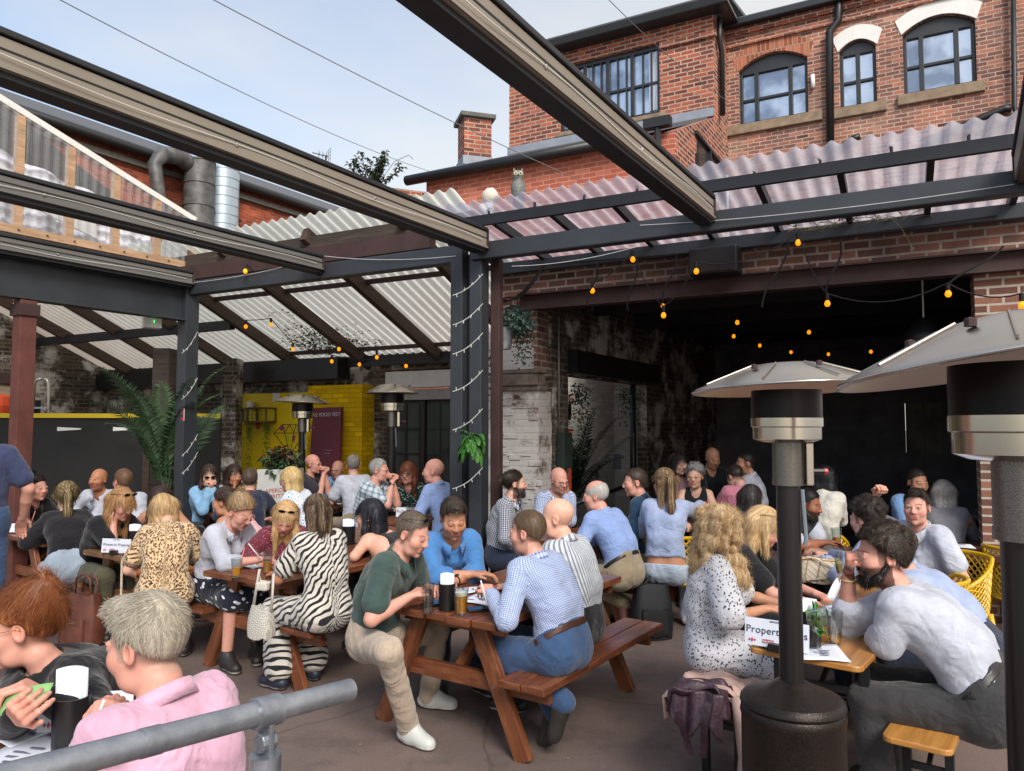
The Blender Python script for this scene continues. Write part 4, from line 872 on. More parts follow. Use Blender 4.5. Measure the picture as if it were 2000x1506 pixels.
# ------------------------------------------------------------------ people: one blended surface per body, grown from a posed skeleton
def smin(a, b, k):
    h = np.clip(.5 + .5 * (b - a) / k, 0, 1); return b + (a - b) * h - k * h * (1 - h)
class Field:
    def __init__(s, lo, hi, base, fine=()):
        s.ax = []
        for d in range(3):
            iv = sorted((max(lo[d], c[d] - r), min(hi[d], c[d] + r), st) for c, r, st in fine if c[d] + r > lo[d] and c[d] - r < hi[d])
            xs = [lo[d]]
            while xs[-1] < hi[d]:
                x = xs[-1]; st = min([base] + [q[2] for q in iv if q[0] - base * .5 <= x <= q[1]]); xs.append(x + st)
            s.ax.append(np.array(xs, np.float32))
        s.V = np.full([len(a) for a in s.ax], .2, np.float32)
    def sl(s, lo, hi):
        out = []
        for d in range(3):
            i = max(0, int(np.searchsorted(s.ax[d], lo[d])) - 1); j = min(len(s.ax[d]), int(np.searchsorted(s.ax[d], hi[d])) + 1)
            if j - i < 1: return None
            out.append(slice(i, j))
        return tuple(out)
    def pts(s, t): return s.ax[0][t[0]][:, None, None], s.ax[1][t[1]][None, :, None], s.ax[2][t[2]][None, None, :]
    def cap(s, a, b, r1, r2=None, k=.02, sub=False):
        r2 = r1 if r2 is None else r2; a = np.asarray(a, float); b = np.asarray(b, float); R = max(r1, r2) + k + .03
        t = s.sl(np.minimum(a, b) - R, np.maximum(a, b) + R)
        if t is None: return
        x, y, z = s.pts(t); d = b - a; L = d @ d + 1e-9
        x = x - np.float32(a[0]); y = y - np.float32(a[1]); z = z - np.float32(a[2])
        h = np.clip((x * np.float32(d[0]) + y * np.float32(d[1]) + z * np.float32(d[2])) / np.float32(L), 0, 1)
        D = np.sqrt((x - h * np.float32(d[0])) ** 2 + (y - h * np.float32(d[1])) ** 2 + (z - h * np.float32(d[2])) ** 2) - (np.float32(r1) + np.float32(r2 - r1) * h)
        s.V[t] = -smin(-s.V[t], D, k) if sub else smin(s.V[t], D, k)
    def ell(s, c, M, rad, k=.02, sub=False):        # M columns = axes
        c = np.asarray(c, float); R = max(rad) + k + .03; t = s.sl(c - R, c + R)
        if t is None: return
        x, y, z = s.pts(t); x = x - np.float32(c[0]); y = y - np.float32(c[1]); z = z - np.float32(c[2]); k0 = 0; k1 = 0
        for i in range(3):
            q = x * np.float32(M[0, i]) + y * np.float32(M[1, i]) + z * np.float32(M[2, i]); k0 = k0 + (q / rad[i]) ** 2; k1 = k1 + (q / rad[i] ** 2) ** 2
        k0 = np.sqrt(k0); D = k0 * (k0 - 1) / (np.sqrt(k1) + 1e-6)
        D = D.astype(np.float32); s.V[t] = -smin(-s.V[t], D, k) if sub else smin(s.V[t], D, k)
    def plane(s, p, n, soft=.004):                  # keep the side that n points away from
        n = nrm(n); x, y, z = s.ax[0][:, None, None], s.ax[1][None, :, None], s.ax[2][None, None, :]
        D = ((x - p[0]) * n[0] + (y - p[1]) * n[1] + (z - p[2]) * n[2]).astype(np.float32); s.V = -smin(-s.V, -D, soft)
    def wrinkle(s, amp, rs, fr=1.0):
        m = np.abs(s.V) < .03; i, j, k = np.nonzero(m); p = np.stack([s.ax[0][i], s.ax[1][j], s.ax[2][k]], 1).astype(np.float32); w = 0
        for q in range(7):
            d = rs.normal(size=3); d /= np.linalg.norm(d); e = rs.normal(size=3); f = (22 + 9 * q) * fr
            w = w + (1 - 2 * np.abs(np.sin(p @ (d * f * .7).astype(np.float32) + rs.uniform(0, 6) + 1.2 * np.sin(p @ (e * 9).astype(np.float32))))) ** 3 / (1 + .35 * q)
        s.V[i, j, k] += (amp * w * .5).astype(np.float32)
    def mesh(s):
        V = s.V; X, Y, Z = s.ax; S = V < 0
        for d in range(3):                                      # close the surface at the borders
            ix = [slice(None)] * 3; ix[d] = 0; V[tuple(ix)] = np.maximum(V[tuple(ix)], 1e-3); ix[d] = -1; V[tuple(ix)] = np.maximum(V[tuple(ix)], 1e-3)
        S = V < 0
        n = np.zeros([q - 1 for q in V.shape], np.int8)
        for a in (0, 1):
            for b in (0, 1):
                for c in (0, 1): n += S[a:V.shape[0] - 1 + a, b:V.shape[1] - 1 + b, c:V.shape[2] - 1 + c]
        fl = np.flatnonzero((n > 0) & (n < 8)); sh = n.shape
        if len(fl) == 0: return np.zeros((0, 3)), np.zeros((0, 4), int)
        i, j, k = np.unravel_index(fl, sh); cv = {}
        for a in (0, 1):
            for b in (0, 1):
                for c in (0, 1): cv[a, b, c] = V[i + a, j + b, k + c]
        acc = np.zeros((len(fl), 3), np.float32); cnt = np.zeros(len(fl), np.float32)
        for ax in range(3):
            for u in (0, 1):
                for v in (0, 1):
                    c0 = [u, v]; c0.insert(ax, 0); c1 = [u, v]; c1.insert(ax, 1); v0, v1 = cv[tuple(c0)], cv[tuple(c1)]
                    m = (v0 < 0) != (v1 < 0); t = np.where(m, v0 / np.where(m, v0 - v1, 1), 0); o = np.array(c0, np.float32)[None] * np.ones((len(fl), 1), np.float32); o[:, ax] = t
                    acc += o * m[:, None]; cnt += m
        acc /= cnt[:, None]
        P = np.stack([X[i] + acc[:, 0] * (X[i + 1] - X[i]), Y[j] + acc[:, 1] * (Y[j + 1] - Y[j]), Z[k] + acc[:, 2] * (Z[k + 1] - Z[k])], 1)
        quads = []
        for ax in range(3):
            a = [slice(None)] * 3; b = [slice(None)] * 3; a[ax] = slice(0, -1); b[ax] = slice(1, None)
            S0, S1 = S[tuple(a)], S[tuple(b)]; e = np.argwhere(S0 != S1); o = [q for q in range(3) if q != ax]
            e = e[(e[:, o[0]] > 0) & (e[:, o[1]] > 0) & (e[:, o[0]] < V.shape[o[0]] - 1) & (e[:, o[1]] < V.shape[o[1]] - 1)]
            if len(e) == 0: continue
            ids = []
            for du, dv in ((-1, -1), (0, -1), (0, 0), (-1, 0)):
                c = e.copy(); c[:, o[0]] += du; c[:, o[1]] += dv; ids.append(np.searchsorted(fl, np.ravel_multi_index(c.T, sh)))
            q = np.stack(ids, 1); flip = S0[tuple(e.T)]
            if ax == 1: flip = ~flip
            q[~flip] = q[~flip][:, ::-1]; quads.append(q)
        return P, np.concatenate(quads)

def vnormals(P, Q):
    n = np.cross(P[Q[:, 2]] - P[Q[:, 0]], P[Q[:, 3]] - P[Q[:, 1]]); N = np.zeros_like(P)
    for c in range(4):
        for d in range(3): N[:, d] += np.bincount(Q[:, c], n[:, d], len(P))
    return N / (np.linalg.norm(N, axis=1, keepdims=True) + 1e-9)
def np_mesh(name, P, Q, mat, parent, col=None, pc=None, smooth=True):
    me = bpy.data.meshes.new(name); me.vertices.add(len(P)); me.vertices.foreach_set('co', np.ascontiguousarray(P, np.float32).ravel())
    me.loops.add(Q.size); me.loops.foreach_set('vertex_index', np.ascontiguousarray(Q, np.int32).ravel())
    me.polygons.add(len(Q)); me.polygons.foreach_set('loop_start', np.arange(0, Q.size, Q.shape[1], dtype=np.int32))
    if smooth: me.polygons.foreach_set('use_smooth', np.ones(len(Q), bool))
    me.update(calc_edges=True)
    if col is not None:
        a = me.color_attributes.new('Col', 'FLOAT_COLOR', 'POINT'); c = np.ones((len(P), 4), np.float32); c[:, :3] = col; a.data.foreach_set('color', c.ravel())
    if pc is not None:
        a = me.attributes.new('pc', 'FLOAT_VECTOR', 'POINT'); a.data.foreach_set('vector', np.ascontiguousarray(pc, np.float32).ravel())
    return link(name, me, parent, [mat])
q = NT('skin'); at_ = q.n('Attribute', attribute_name='Col').outputs['Color']; vec = q.coord('Object')
q.set(Base_Color=q.mix(q.ramp(q.noise(vec, 30, 4), [(.35, .14), (.65, 0.)]), at_, lin((150, 70, 55))), Roughness=.52, Specular_IOR_Level=.35, Subsurface_Weight=.12, Subsurface_Scale=.012, Subsurface_Radius=(1, .35, .2))
q.bump(q.noise(vec, 170, 3), .08, .003); SKIN = q.m
q = NT('hair'); at_ = q.n('Attribute', attribute_name='Col').outputs['Color']; q.set(Base_Color=at_, Roughness=.45, Specular_IOR_Level=.3); HAIR = q.m

def fabric(name, fn, rough=.85, weave=380, sheen=.2, fold=True):
    key = 'fab_' + name
    if key in _mc: return _mc[key]
    q = NT('fabric_' + name); c = fn(q); ob = q.coord('Object')
    q.set(Base_Color=c, Roughness=rough, Specular_IOR_Level=.2, Sheen_Weight=sheen)
    h = q.n('Math', {0: q.noise(q.coord('pc'), weave, 2), 1: q.math('MULTIPLY', q.math('ABSOLUTE', q.math('SUBTRACT', q.noise(ob, 8, 2.5, .5, .9), .5)), -15.)}, operation='ADD').outputs[0]
    q.bump(h, .5, .0035); _mc[key] = q.m; return q.m
def solid(name, col, **k):
    def f(q): return q.mix(q.ramp(q.noise(q.coord('Object'), 9, 5), [(.3, 0.), (.7, 1.)]), lin(col), lin(tuple(x * .88 for x in col)))
    return fabric(name, f, **k)
def _sep(q, kind='pc'):
    s = q.n('SeparateXYZ', {0: q.n('Attribute', attribute_name='pc').outputs['Vector']}); return s.outputs[0], s.outputs[1]
def _band(q, v, size, w):     # 1 inside a band of width w (fraction)
    return q.math('LESS_THAN', q.math('FRACT', q.math('MULTIPLY', v, 1 / size)), w)
def check(name, base, line, size=.012, w=.4, both=.5):
    def f(q):
        u, v = _sep(q); a = _band(q, u, size, w); b = _band(q, v, size, w); s = q.math('MULTIPLY', q.math('ADD', a, b), both, True); return q.mix(s, lin(base), lin(line))
    return fabric(name, f, weave=200)
def stripe(name, base, line, size=.02, w=.35, axis=0, amt=1.):
    def f(q): u = _sep(q)[axis]; return q.mix(q.math('MULTIPLY', _band(q, u, size, w), amt), lin(base), lin(line))
    return fabric(name, f, weave=200)
def spots(name, base, spot, scale, thr, spot2=None, rnd_=1.):
    def f(q):
        vo = q.n('TexVoronoi', {'Vector': q.coord('pc'), 'Scale': scale, 'Randomness': rnd_}, feature='F1'); d = q.math('ADD', vo.outputs['Distance'], q.math('MULTIPLY', q.noise(q.coord('pc'), scale * 3.0, 2), .25))
        c = q.mix(q.math('LESS_THAN', d, thr + .125), lin(base), lin(spot))
        if spot2:
            m2 = q.math('LESS_THAN', d, thr * .55 + .125); c = q.mix(m2, c, lin(spot2))
        return c
    return fabric(name, f)
def zebra(name):
    def f(q):
        vec = q.coord('pc', (1, 1, 1), (0, 0, .55)); w = q.n('TexWave', {'Vector': vec, 'Scale': 8.5, 'Distortion': 5.0, 'Detail': 1.0, 'Detail Scale': 1.3}, wave_type='BANDS', bands_direction='Y').outputs['Fac']
        return q.mix(q.math('LESS_THAN', w, .36), lin((206, 200, 192)), lin((38, 36, 40)))
    return fabric(name, f)

def frame(az, pit=0, roll=0):
    a, p = radians(az), radians(pit); f = V3(sin(a) * cos(p), cos(a) * cos(p), -sin(p)); r = V3(cos(a), -sin(a), 0); u = np.cross(r, f)
    if roll: c, s_ = cos(radians(roll)), sin(radians(roll)); r, u = r * c - u * s_, u * c + r * s_
    return np.stack([r, f, u], 1)
SKT = {'fair': (204, 162, 143), 'pink': (206, 153, 136), 'tan': (186, 136, 108), 'olive': (176, 120, 90), 'brown': (134, 86, 62), 'pale': (222, 172, 150)}

def person_job(d):
    """Posed skeleton -> surfaces. Pure numpy, so several run side by side."""
    rs = np.random.RandomState(d.get('seed', 1)); px, py, Y = d['hd']; Hc = at(px, py, Y); s = d.get('s', 1.0) * .955; fem = d.get('fem', 0); fat = d.get('fat', 0.)
    R = frame(d['yaw'], d.get('pit', 8), d.get('roll', 0)); B = frame(d['az']); r, f = B[:, 0], B[:, 1]; hl = lambda x, y, z: Hc + R @ (V3(x, y, z) * s)
    piv = hl(0, -.025, -.10); stand = d.get('stand', 0); Lt = (.49 if d.get('fem', 0) else .5) * s; seat = d.get('seat', .455); Pz = (seat + .115) if not stand else None
    nd = nrm(UP * .8 + R[:, 2] * .5 + f * .25); N = piv - nd * .05 * s
    if stand: P = N - UP * Lt - f * .01
    else:
        dz = max(.22, N[2] - Pz); lim = Lt * 1.1
        if dz > lim: hz = .03
        else: Lx = max(Lt, min(lim, dz * 1.02)); hz = sqrt(max(.0009, Lx ** 2 - dz ** 2))
        P = N - f * hz; P[2] = Pz if dz <= lim else N[2] - lim
        if 'hz' in d: P = N - f * d['hz']; P[2] = Pz
    hun = .05 if not stand else .0; M = P + (N - P) * .45 - f * hun * s + UP * (.02 if not stand else 0)
    du = nrm(N - M); sw = (.132 if fem else .157) * s; SHc = N - du * .045 * s; C = M + (N - M) * .48
    fr_ = nrm(f - du * (f @ du))
    # arms
    U, FA_ = .285 * s, .255 * s; arms = []
    for side, key in ((-1, 'L'), (1, 'R')):
        S = SHc + r * side * sw + fr_ * .015; spec = d.get(key, 'table'); pose = 'relax'; pn = -UP; hint = -UP * .7 + r * side * .55 - f * .15
        if isinstance(spec, (tuple, list)) and not isinstance(spec[0], str):
            if len(spec) > 3: pose = spec[3]
            if len(spec) > 4: pn = np.array(spec[4], float)
            if len(spec) > 5: hint = np.array(spec[5], float)
            T = at(*spec[:3])
        else:
            T = {'table': lambda: P + f * .44 + r * side * .13, 'cross': lambda: P + f * .47 - r * side * .07 + UP * (.02 if side > 0 else .0), 'lap': lambda: P + f * .27 + r * side * .08, 'down': lambda: S - UP * .5 + f * .05 + r * side * .06,
                 'cheek': lambda: hl(side * .062, .055, -.145), 'chin': lambda: hl(side * .03, .085, -.165), 'mouth': lambda: hl(side * .018, .16, -.115), 'brow': lambda: hl(side * .05, .13, -.075), 'far': lambda: P + f * .52 + r * side * .18}[spec]()
            if spec in ('table', 'cross', 'far'): T[2] = d.get('tz', .742) + .03 + (.035 if spec == 'cross' and side > 0 else 0)
            if spec == 'lap': T[2] = P[2] + .06
            if spec in ('cheek', 'chin', 'mouth', 'brow'): pn = nrm(Hc - T) if spec != 'mouth' else -r * side; pose = 'curl' if spec in ('cheek', 'chin') else 'fist'; hint = -UP + f * .25 + r * side * .15
        v = T - S; D = np.linalg.norm(v)
        if D > (U + FA_) * .985: T = S + v / D * (U + FA_) * .985; v = T - S; D = np.linalg.norm(v)
        D = max(D, abs(U - FA_) + .04); vd = v / np.linalg.norm(v); a_ = (U * U - FA_ * FA_ + D * D) / (2 * D); hh = sqrt(max(1e-5, U * U - a_ * a_))
        hp = nrm(hint - vd * (hint @ vd)); E = S + vd * a_ + hp * hh
        if not stand and E[2] < d.get('tz', .742) + .045 and (E - P) @ f > .22: E[2] = d.get('tz', .742) + .045
        fd = nrm(T - E)
        if spec in ('cheek', 'chin'): fd = nrm(fd + UP * .5 - r * side * .25)
        pn = nrm(pn - fd * (pn @ fd)); arms.append((S, E, T, fd, pn, side, pose))
    # legs
    legs = []
    for side, key in ((-1, 'LL'), (1, 'RL')):
        Hp = P + r * side * .085 * s - UP * (.035 if not stand else .0); sp = d.get(key)
        if stand: K = Hp - UP * .42 * s + f * .03 + r * side * .02; An = K - UP * .40 * s; An[2] = max(.09, An[2]) if An[2] > .0 else .09
        else:
            K = Hp + f * .41 * s + r * side * .05; K[2] = max(.5, Pz - .045); An = K - f * .04; An[2] = .1
        if sp:
            if sp.get('knee') is not None: K = at(*sp['knee']); K = Hp + nrm(K - Hp) * .43 * s
            if sp.get('ank') is not None: An = at(*sp['ank']); An = K + nrm(An - K) * min(.5 * s, np.linalg.norm(An - K)); An[2] = max(.07, An[2]) if not sp_flat(nrm(V3(*sp['toe'])) if sp.get('toe') is not None else f) else .098
        td = nrm(V3(*(sp['toe'] if sp and sp.get('toe') is not None else f + r * side * .2))); legs.append((Hp, K, An, td, side))
    fa = 1 + .28 * fat
    rP, rM, rC = (.106 if not fem else .11) * fa, (.096 if not fem else .084) * (1 + .4 * fat), (.103 if not fem else .09) * (1 + .22 * fat)
    ts = [(P, .066, rP), (M, .054 if not fem else .045, rM), (C, .074 if not fem else .06, rC)]
    def torso(F_, o=0., arms_=True, low=True):
        for (a, wa, ra), (b, wb, rb) in zip(ts[:-1], ts[1:]):
            for sd in (-1, 1): F_.cap(a + r * sd * wa * s, b + r * sd * wb * s, (ra + o) * s * .95, (rb + o) * s * .95, .05)
        for sd in (-1, 1):
            F_.cap(C + r * sd * .065 * s, SHc + r * sd * (sw - .03) - du * .02, (.098 + o) * s, (.06 + o) * s, .05)
            F_.cap(N - du * .03 * s, SHc + r * sd * sw * .8, (.04 + o) * s, (.05 + o) * s, .05)
        if o > .005: F_.cap(SHc, N - du * .01 * s, (.058 + o) * s, (.05 + o) * s, .03)
        if fem:
            for sd in (-1, 1): F_.ell(C + fr_ * .075 * s + r * sd * .068 * s - du * .02, B, [(.062 + o) * s] * 3, .035)
        if fat > .3: F_.ell(M + f * .09 * s, B, [(.15 + o) * s] * 3, .08)
    def upper(F_, o=0., t=1., flare=0.):
        for S, E, T, fd, pn, side, pose in arms: F_.cap(S, S + (E - S) * t, (.055 + .008 * fat + o) * s, (.055 - .014 * t + .004 * fat + o + flare) * s, .03)
    b0 = float(np.clip(.0021 * Y, .0075, .019)); hf = float(np.clip(.00105 * Y, .0034, .009)); hdf = float(np.clip(.00135 * Y, .0045, .011))
    pts_ = np.array([Hc, P, N] + [q[i] for q in arms for i in range(3)] + [q[i] for q in legs for i in range(3)]); lo = pts_.min(0) - .24; hi = pts_.max(0) + .24
    out = {}
    hs = s
    # ---- body
    F_ = Field(lo, hi, b0, [(Hc, .135 * s, hf)] + ([(q[2] + q[3] * .08, .105, hdf)for q in arms] if Y < 7.5 else []))
    torso(F_, -.004 if d.get('top') else 0.)
    F_.cap(SHc + du * .01, piv, (.052 if fem else .06) * s, (.047 if fem else .056) * s, .035)
    for Hp, K, An, td, side in legs:
        F_.cap(Hp, K, (.078 if not fem else .084) * s * (1 + .15 * fat), .052 * s, .03); F_.cap(K, An, .05 * s, .036 * s, .02); F_.cap(An, An + td * .12 - UP * .04, .035, .028, .02)
    for S, E, T, fd, pn, side, pose in arms:
        F_.cap(S, E, (.054 + .012 * fat if not fem else .046 + .012 * fat) * s, (.041 if not fem else .036) * s, .03); F_.cap(E, E + (T - E) * .4, (.041 if not fem else .036) * s, (.039 if not fem else .034) * s, .012); F_.cap(E + (T - E) * .4, T, (.039 if not fem else .034) * s, .025 * s, .012)
    def HE(c, rad, k, sub=False): F_.ell(hl(*c), R, [q * s for q in rad], k * s, sub)
    def HC(a, b, r1, r2, k, sub=False): F_.cap(hl(*a), hl(*b), r1 * s, r2 * s, k * s, sub)
    jw = .056 if fem else .061
    HE((0, -.018, .032), (.076, .097, .09), .02); HE((0, .028, -.028), (jw + .005, .07, .088), .02); HC((-.032, .035, -.085), (.032, .035, -.085), .026, .026, .03); HC((0, .07, -.099), (0, .074, -.102), .019, .017, .022)
    for sd in (-1, 1):
        HE((sd * .041, .058, -.026), (.026, .026, .027), .025); HE((sd * .031, .101, .006), (.019, .015, .0125), .012, True); HE((sd * .031, .081, .003), (.0165, .0135, .0105), .004)
        HC((sd * .018, .086, .018), (sd * .045, .079, .021), .0085, .007, .012)
        HC((sd * .031, .0835, .0105), (sd * .02, .0845, .0085), .0058, .005, .006); HC((sd * .031, .0835, .0105), (sd * .043, .08, .008), .0058, .005, .006)
        HE((sd * .077, -.012, -.008), (.0095, .019, .031), .008); HE((sd * .083, -.01, -.004), (.006, .011, .019), .006, True)
        HE((sd * .0125, .098, -.029), (.0085, .01, .0075), .008)
    HC((0, .092, .012), (0, .108, -.025), .0085, .0122, .012); HC((-.019, .0885, -.056), (.019, .0885, -.056), .0068, .0068, .01); HC((-.017, .0885, -.068), (.017, .0885, -.068), .0078, .0078, .01); HC((-.021, .099, -.0615), (.021, .099, -.0615), .0028, .0028, .004, True)
    curl = {'relax': (22, 34, 26), 'curl': (38, 55, 40), 'fist': (78, 92, 60), 'hold': (48, 52, 40), 'flat': (6, 8, 6), 'pinch': (50, 62, 30)}
    for S, E, T, fd, pn, side, pose in arms:
        lat = np.cross(fd, pn) * 1.0; lat = lat * (1 if lat @ (r * side) < 0 or True else -1)
        th = -np.cross(pn, fd) * side * -1; c1, c2, c3 = [radians(q) for q in curl.get(pose, curl['relax'])]; fk = .0045 if Y < 7 else .008; fr2 = 1.0 if Y < 7 else 1.12
        th = np.cross(fd, pn) * side * -1      # towards the thumb
        for q in range(4):
            off = (-.03 + .0205 * q); kn = T + fd * (.088 - .006 * abs(q - 1.2)) * s - th * off * s; F_.cap(T + fd * .012 - th * off * .55 * s, kn, .0145 * s, .0118 * s, .012)
            j = 1 + .06 * (q - 1.5) * (1 if pose != 'fist' else 0); ln = (.044, .048, .045, .036)[q] * s
            d1 = fd * cos(c1 * j) + pn * sin(c1 * j); k2 = kn + d1 * ln; d2 = fd * cos((c1 + c2) * j) + pn * sin((c1 + c2) * j); k3 = k2 + d2 * ln * .62; d3 = fd * cos((c1 + c2 + c3) * j) + pn * sin((c1 + c2 + c3) * j)
            F_.cap(kn, k2, .0098 * s * fr2, .0088 * s * fr2, fk); F_.cap(k2, k3, .0088 * s * fr2, .008 * s * fr2, fk); F_.cap(k3, k3 + d3 * ln * .45, .008 * s * fr2, .0068 * s * fr2, fk)
        t0 = T + fd * .022 + th * .02 * s; t1 = t0 + nrm(fd * .7 + th * .75 + pn * .25) * .042 * s; t2 = t1 + nrm(fd * .95 + th * .15 + pn * .4) * .036 * s; F_.cap(t0, t1, .0145 * s, .011 * s, .01); F_.cap(t1, t2, .0105 * s, .008 * s, fk)
    Pb, Qb = F_.mesh(); sk = np.array(lin(SKT[d.get('skin', 'fair')])[:3]) * (1 + d.get('tone', 0)); col = np.tile(sk, (len(Pb), 1)); L = ((Pb - Hc) @ R) / s
    nm = np.linalg.norm(L, axis=1) < .17; x, y, z = np.abs(L[:, 0]), L[:, 1], L[:, 2]
    def paint(w, c): nonlocal col; w = np.clip(w, 0, 1)[:, None] * nm[:, None]; col = col * (1 - w) + np.array(c) * w
    g = lambda dx, dy, dz: np.exp(-(dx * dx + dy * dy + dz * dz))
    paint(.5 * g((x - .042) / .024, (y - .07) / .035, (z + .03) / .02), sk * V3(1.04, .74, .7)); paint(.4 * g(x / .014, (y - .115) / .02, (z + .026) / .014), sk * V3(1.0, .75, .7)); paint(.45 * g((x - .08) / .012, (y + .01) / .03, z / .04), sk * V3(1.02, .72, .66))
    lipc = sk * (V3(.86, .5, .48) if not fem else V3(.8, .36, .38)); paint(.85 * ((x < .0235) & (np.abs(z + .0625) < .0115 * (1 - .35 * (x / .024) ** 2)) & (y > .07)), lipc); paint(.8 * ((x < .022) & (np.abs(z + .0615) < .0024) & (y > .07)), sk * .22)
    hc = np.array(lin(d.get('hc', (70, 52, 40)))[:3]); brw = d.get('brow', None); bc = np.array(lin(brw)[:3]) if brw else hc * .6 + .01
    paint((.65 if d.get('hair') != 'bald' else .4) * ((np.abs(z - .0235 - .006 * (1 - ((x - .03) / .02) ** 2)) < .0034) & (x > .013) & (x < .05) & (y > .06)), bc)
    if d.get('beard') in ('stubble', 'full', 'goatee'):
        w = np.clip((-.028 - z + .25 * np.maximum(0, .03 - y)) / .012, 0, 1) * (y > -.02) * (z > -.135) * (1 - .9 * ((x < .022) & (np.abs(z + .062) < .008)))
        if d['beard'] == 'goatee': w = w * (x < .035)
        paint((.34 if d['beard'] == 'stubble' else .85) * w, bc * .8)
    if d.get('hair') in ('short', 'quiff', 'curlyshort', 'manbun') and not fem:
        dp = (.016 + .9 * y - z) / 1.345; w = np.clip(1.15 - dp / .034, 0, 1) * (y < .035) * (z > -.088) * ~((x > .072) & (np.abs(y + .008) < .026) & (z < .03)); paint(.78 * w, hc * .9 + sk * .06)
        paint(.6 * ((x > .058) & (y > .0) & (y < .034) & (z > -.03) & (z < .03)), hc * .9 + sk * .08)
    if d.get('hair') in ('bald', 'fringe'):
        dp = (-.012 + .25 * y - z); w = np.clip(1 - np.abs(z + .01) / .055, 0, 1) * (y < .02) * ~((x > .072) & (np.abs(y + .008) < .026)); paint(.3 * w, hc * .7 + sk * .2)
    elif d.get('hair') == 'buzz': paint(.7 * (z > np.maximum(.01 + .9 * y, -.07 + 0 * y)) * (np.linalg.norm(L - V3(0, -.02, .03), axis=1) > .06) * ~((x > .07) & (np.abs(y) < .03) & (z < .03)), hc)
    ex = ((x - .031) / .0142) ** 2 + ((z - .0015) / .0062) ** 2; ey = (y > .07); shut = d.get('shut', d.get('pit', 8) > 16)
    paint(.5 * (ex < 2.6) * ey, sk * V3(.72, .55, .5))
    if shut: paint(.85 * ((ex < 1.3) & ey & (z < -.001 + 0 * z)), sk * .18)
    else:
        paint(.95 * ((ex < 1.0) & ey), (.6, .56, .53)); dxg = L[:, 0] - np.sign(L[:, 0]) * .031 - .002; paint(1. * ((dxg ** 2 + (z - .002) ** 2 < .0056 ** 2) & ey & (ex < 1.05)), np.array(lin(d.get('eye', (64, 50, 40)))[:3]) * .6); paint(.9 * ((ex > .72) & (ex < 1.5) & ey & (z > .0025)), sk * .1)
    paint(.55 * g((x - .008) / .0045, (y - .1) / .012, (z + .0365) / .004), sk * .25)
    for S, E, T, fd, pn, side, pose in arms:
        w = np.exp(-(np.linalg.norm(Pb - (T + fd * .1), axis=1) / .06) ** 2)[:, None] * .3; col = col * (1 - w) + sk * V3(1.0, .78, .72) * w
    out['body'] = (Pb, Qb, col, None)
    # ---- pattern coordinates that run with the cloth
    def pcoords(Q):
        q = Q - N; u = np.arctan2(q @ r, q @ fr_ + .02) * .17; v = q @ du; best = np.full(len(Q), 9.); res = np.stack([u, v, q @ fr_], 1)
        for S, E, T, fd, pn, side, pose in arms:
            for a, b, o in ((S + (E - S) * .12, E, 0.), (E, T, .3)):
                ax = nrm(b - a); t = np.clip(((Q - a) @ ax) / np.linalg.norm(b - a), 0, 1); dd_ = np.linalg.norm(Q - a - t[:, None] * (b - a), axis=1); e1 = nrm(np.cross(ax, V3(.3, .2, .9))); e2 = np.cross(ax, e1); w = Q - a
                m = dd_ < .075; uu = np.arctan2(w @ e1, w @ e2) * .055; rr_ = np.stack([uu + side, -(w @ ax) - o, w @ e2], 1); m &= ((Q - SHc) @ (r * side) > sw * .86); res[m & (dd_ < best)] = rr_[m & (dd_ < best)]; best = np.where(m, np.minimum(best, dd_), best)
        return res
    top = d.get('top'); bot = d.get('bot'); d['bo'] = d.get('bo', .016 if d.get('belt') else .012); cb = b0 * .92; loose = d.get('loose', .0)
    if top:
        o = .011 + loose; F_ = Field(lo, hi, cb); torso(F_, o); sl = d.get('slv', 'long'); hem = d.get('hem', -.1)
        if not d.get('dress'): F_.plane(P + du * hem * s, -du)
        if sl == 'short': upper(F_, o + .004, .68, .012)
        elif sl == 'flutter': upper(F_, o + .006, .9, .035)
        elif sl in ('long', 'rolled'):
            upper(F_, o + .001, 1., .004)
            for S, E, T, fd, pn, side, pose in arms:
                t = .93 if sl == 'long' else .3; F_.cap(E, E + (T - E) * t, (.044 + o) * s, ((.044 - .016 * t if sl == 'long' else .043) + o) * s, .02)
                if sl == 'rolled': F_.cap(E + (T - E) * (t - .13), E + (T - E) * t, (.05 + o) * s, (.05 + o) * s, .006)
        if d.get('dress'):
            for Hp, K, An, td, side in legs: F_.cap(P + r * side * .06, K, (.112 + o) * s, (.082 + o) * s, .06); 
            k0, k1 = legs[0][1], legs[1][1]; F_.cap(k0, k1, .075, .075, .06)
            if d['dress'] == 'long':
                for Hp, K, An, td, side in legs: F_.cap(K - UP * .02, An + UP * .06, .085, .1, .07)
        F_.wrinkle(.003 + .0025 * d.get('crease', 1), rs)
        nb = N + fr_ * .022 * s - du * (.012 if d.get('col') else .032) * s; F_.cap(nb, nb + nd * .3, (.058 if not fem else .052) * s + .002, .085 * s, .006, True)
        if d.get('vneck'): F_.cap(SHc + fr_ * .10 + du * .02, SHc + fr_ * .17 - du * d['vneck'], .05, .012, .01, True)
        if sl in ('none', 'strap', 'open'):
            for S, E, T, fd, pn, side, pose in arms: F_.plane(S - r * side * (.015 if sl == 'none' else .045), r * side + UP * (.25 if sl == 'none' else .3), .006)
        if sl == 'open': F_.plane(SHc - du * .09, du, .006)
        if sl == 'strap': F_.plane(SHc - du * (.05), du, .006)
        for S, E, T, fd, pn, side, pose in arms:                       # clean cuffs
            if sl == 'short': F_.cap(S + (E - S) * .70, E, .028, .03, .003, True) if 0 else None
        Pt, Qt = F_.mesh(); out['top'] = (Pt, Qt, None, pcoords(Pt))
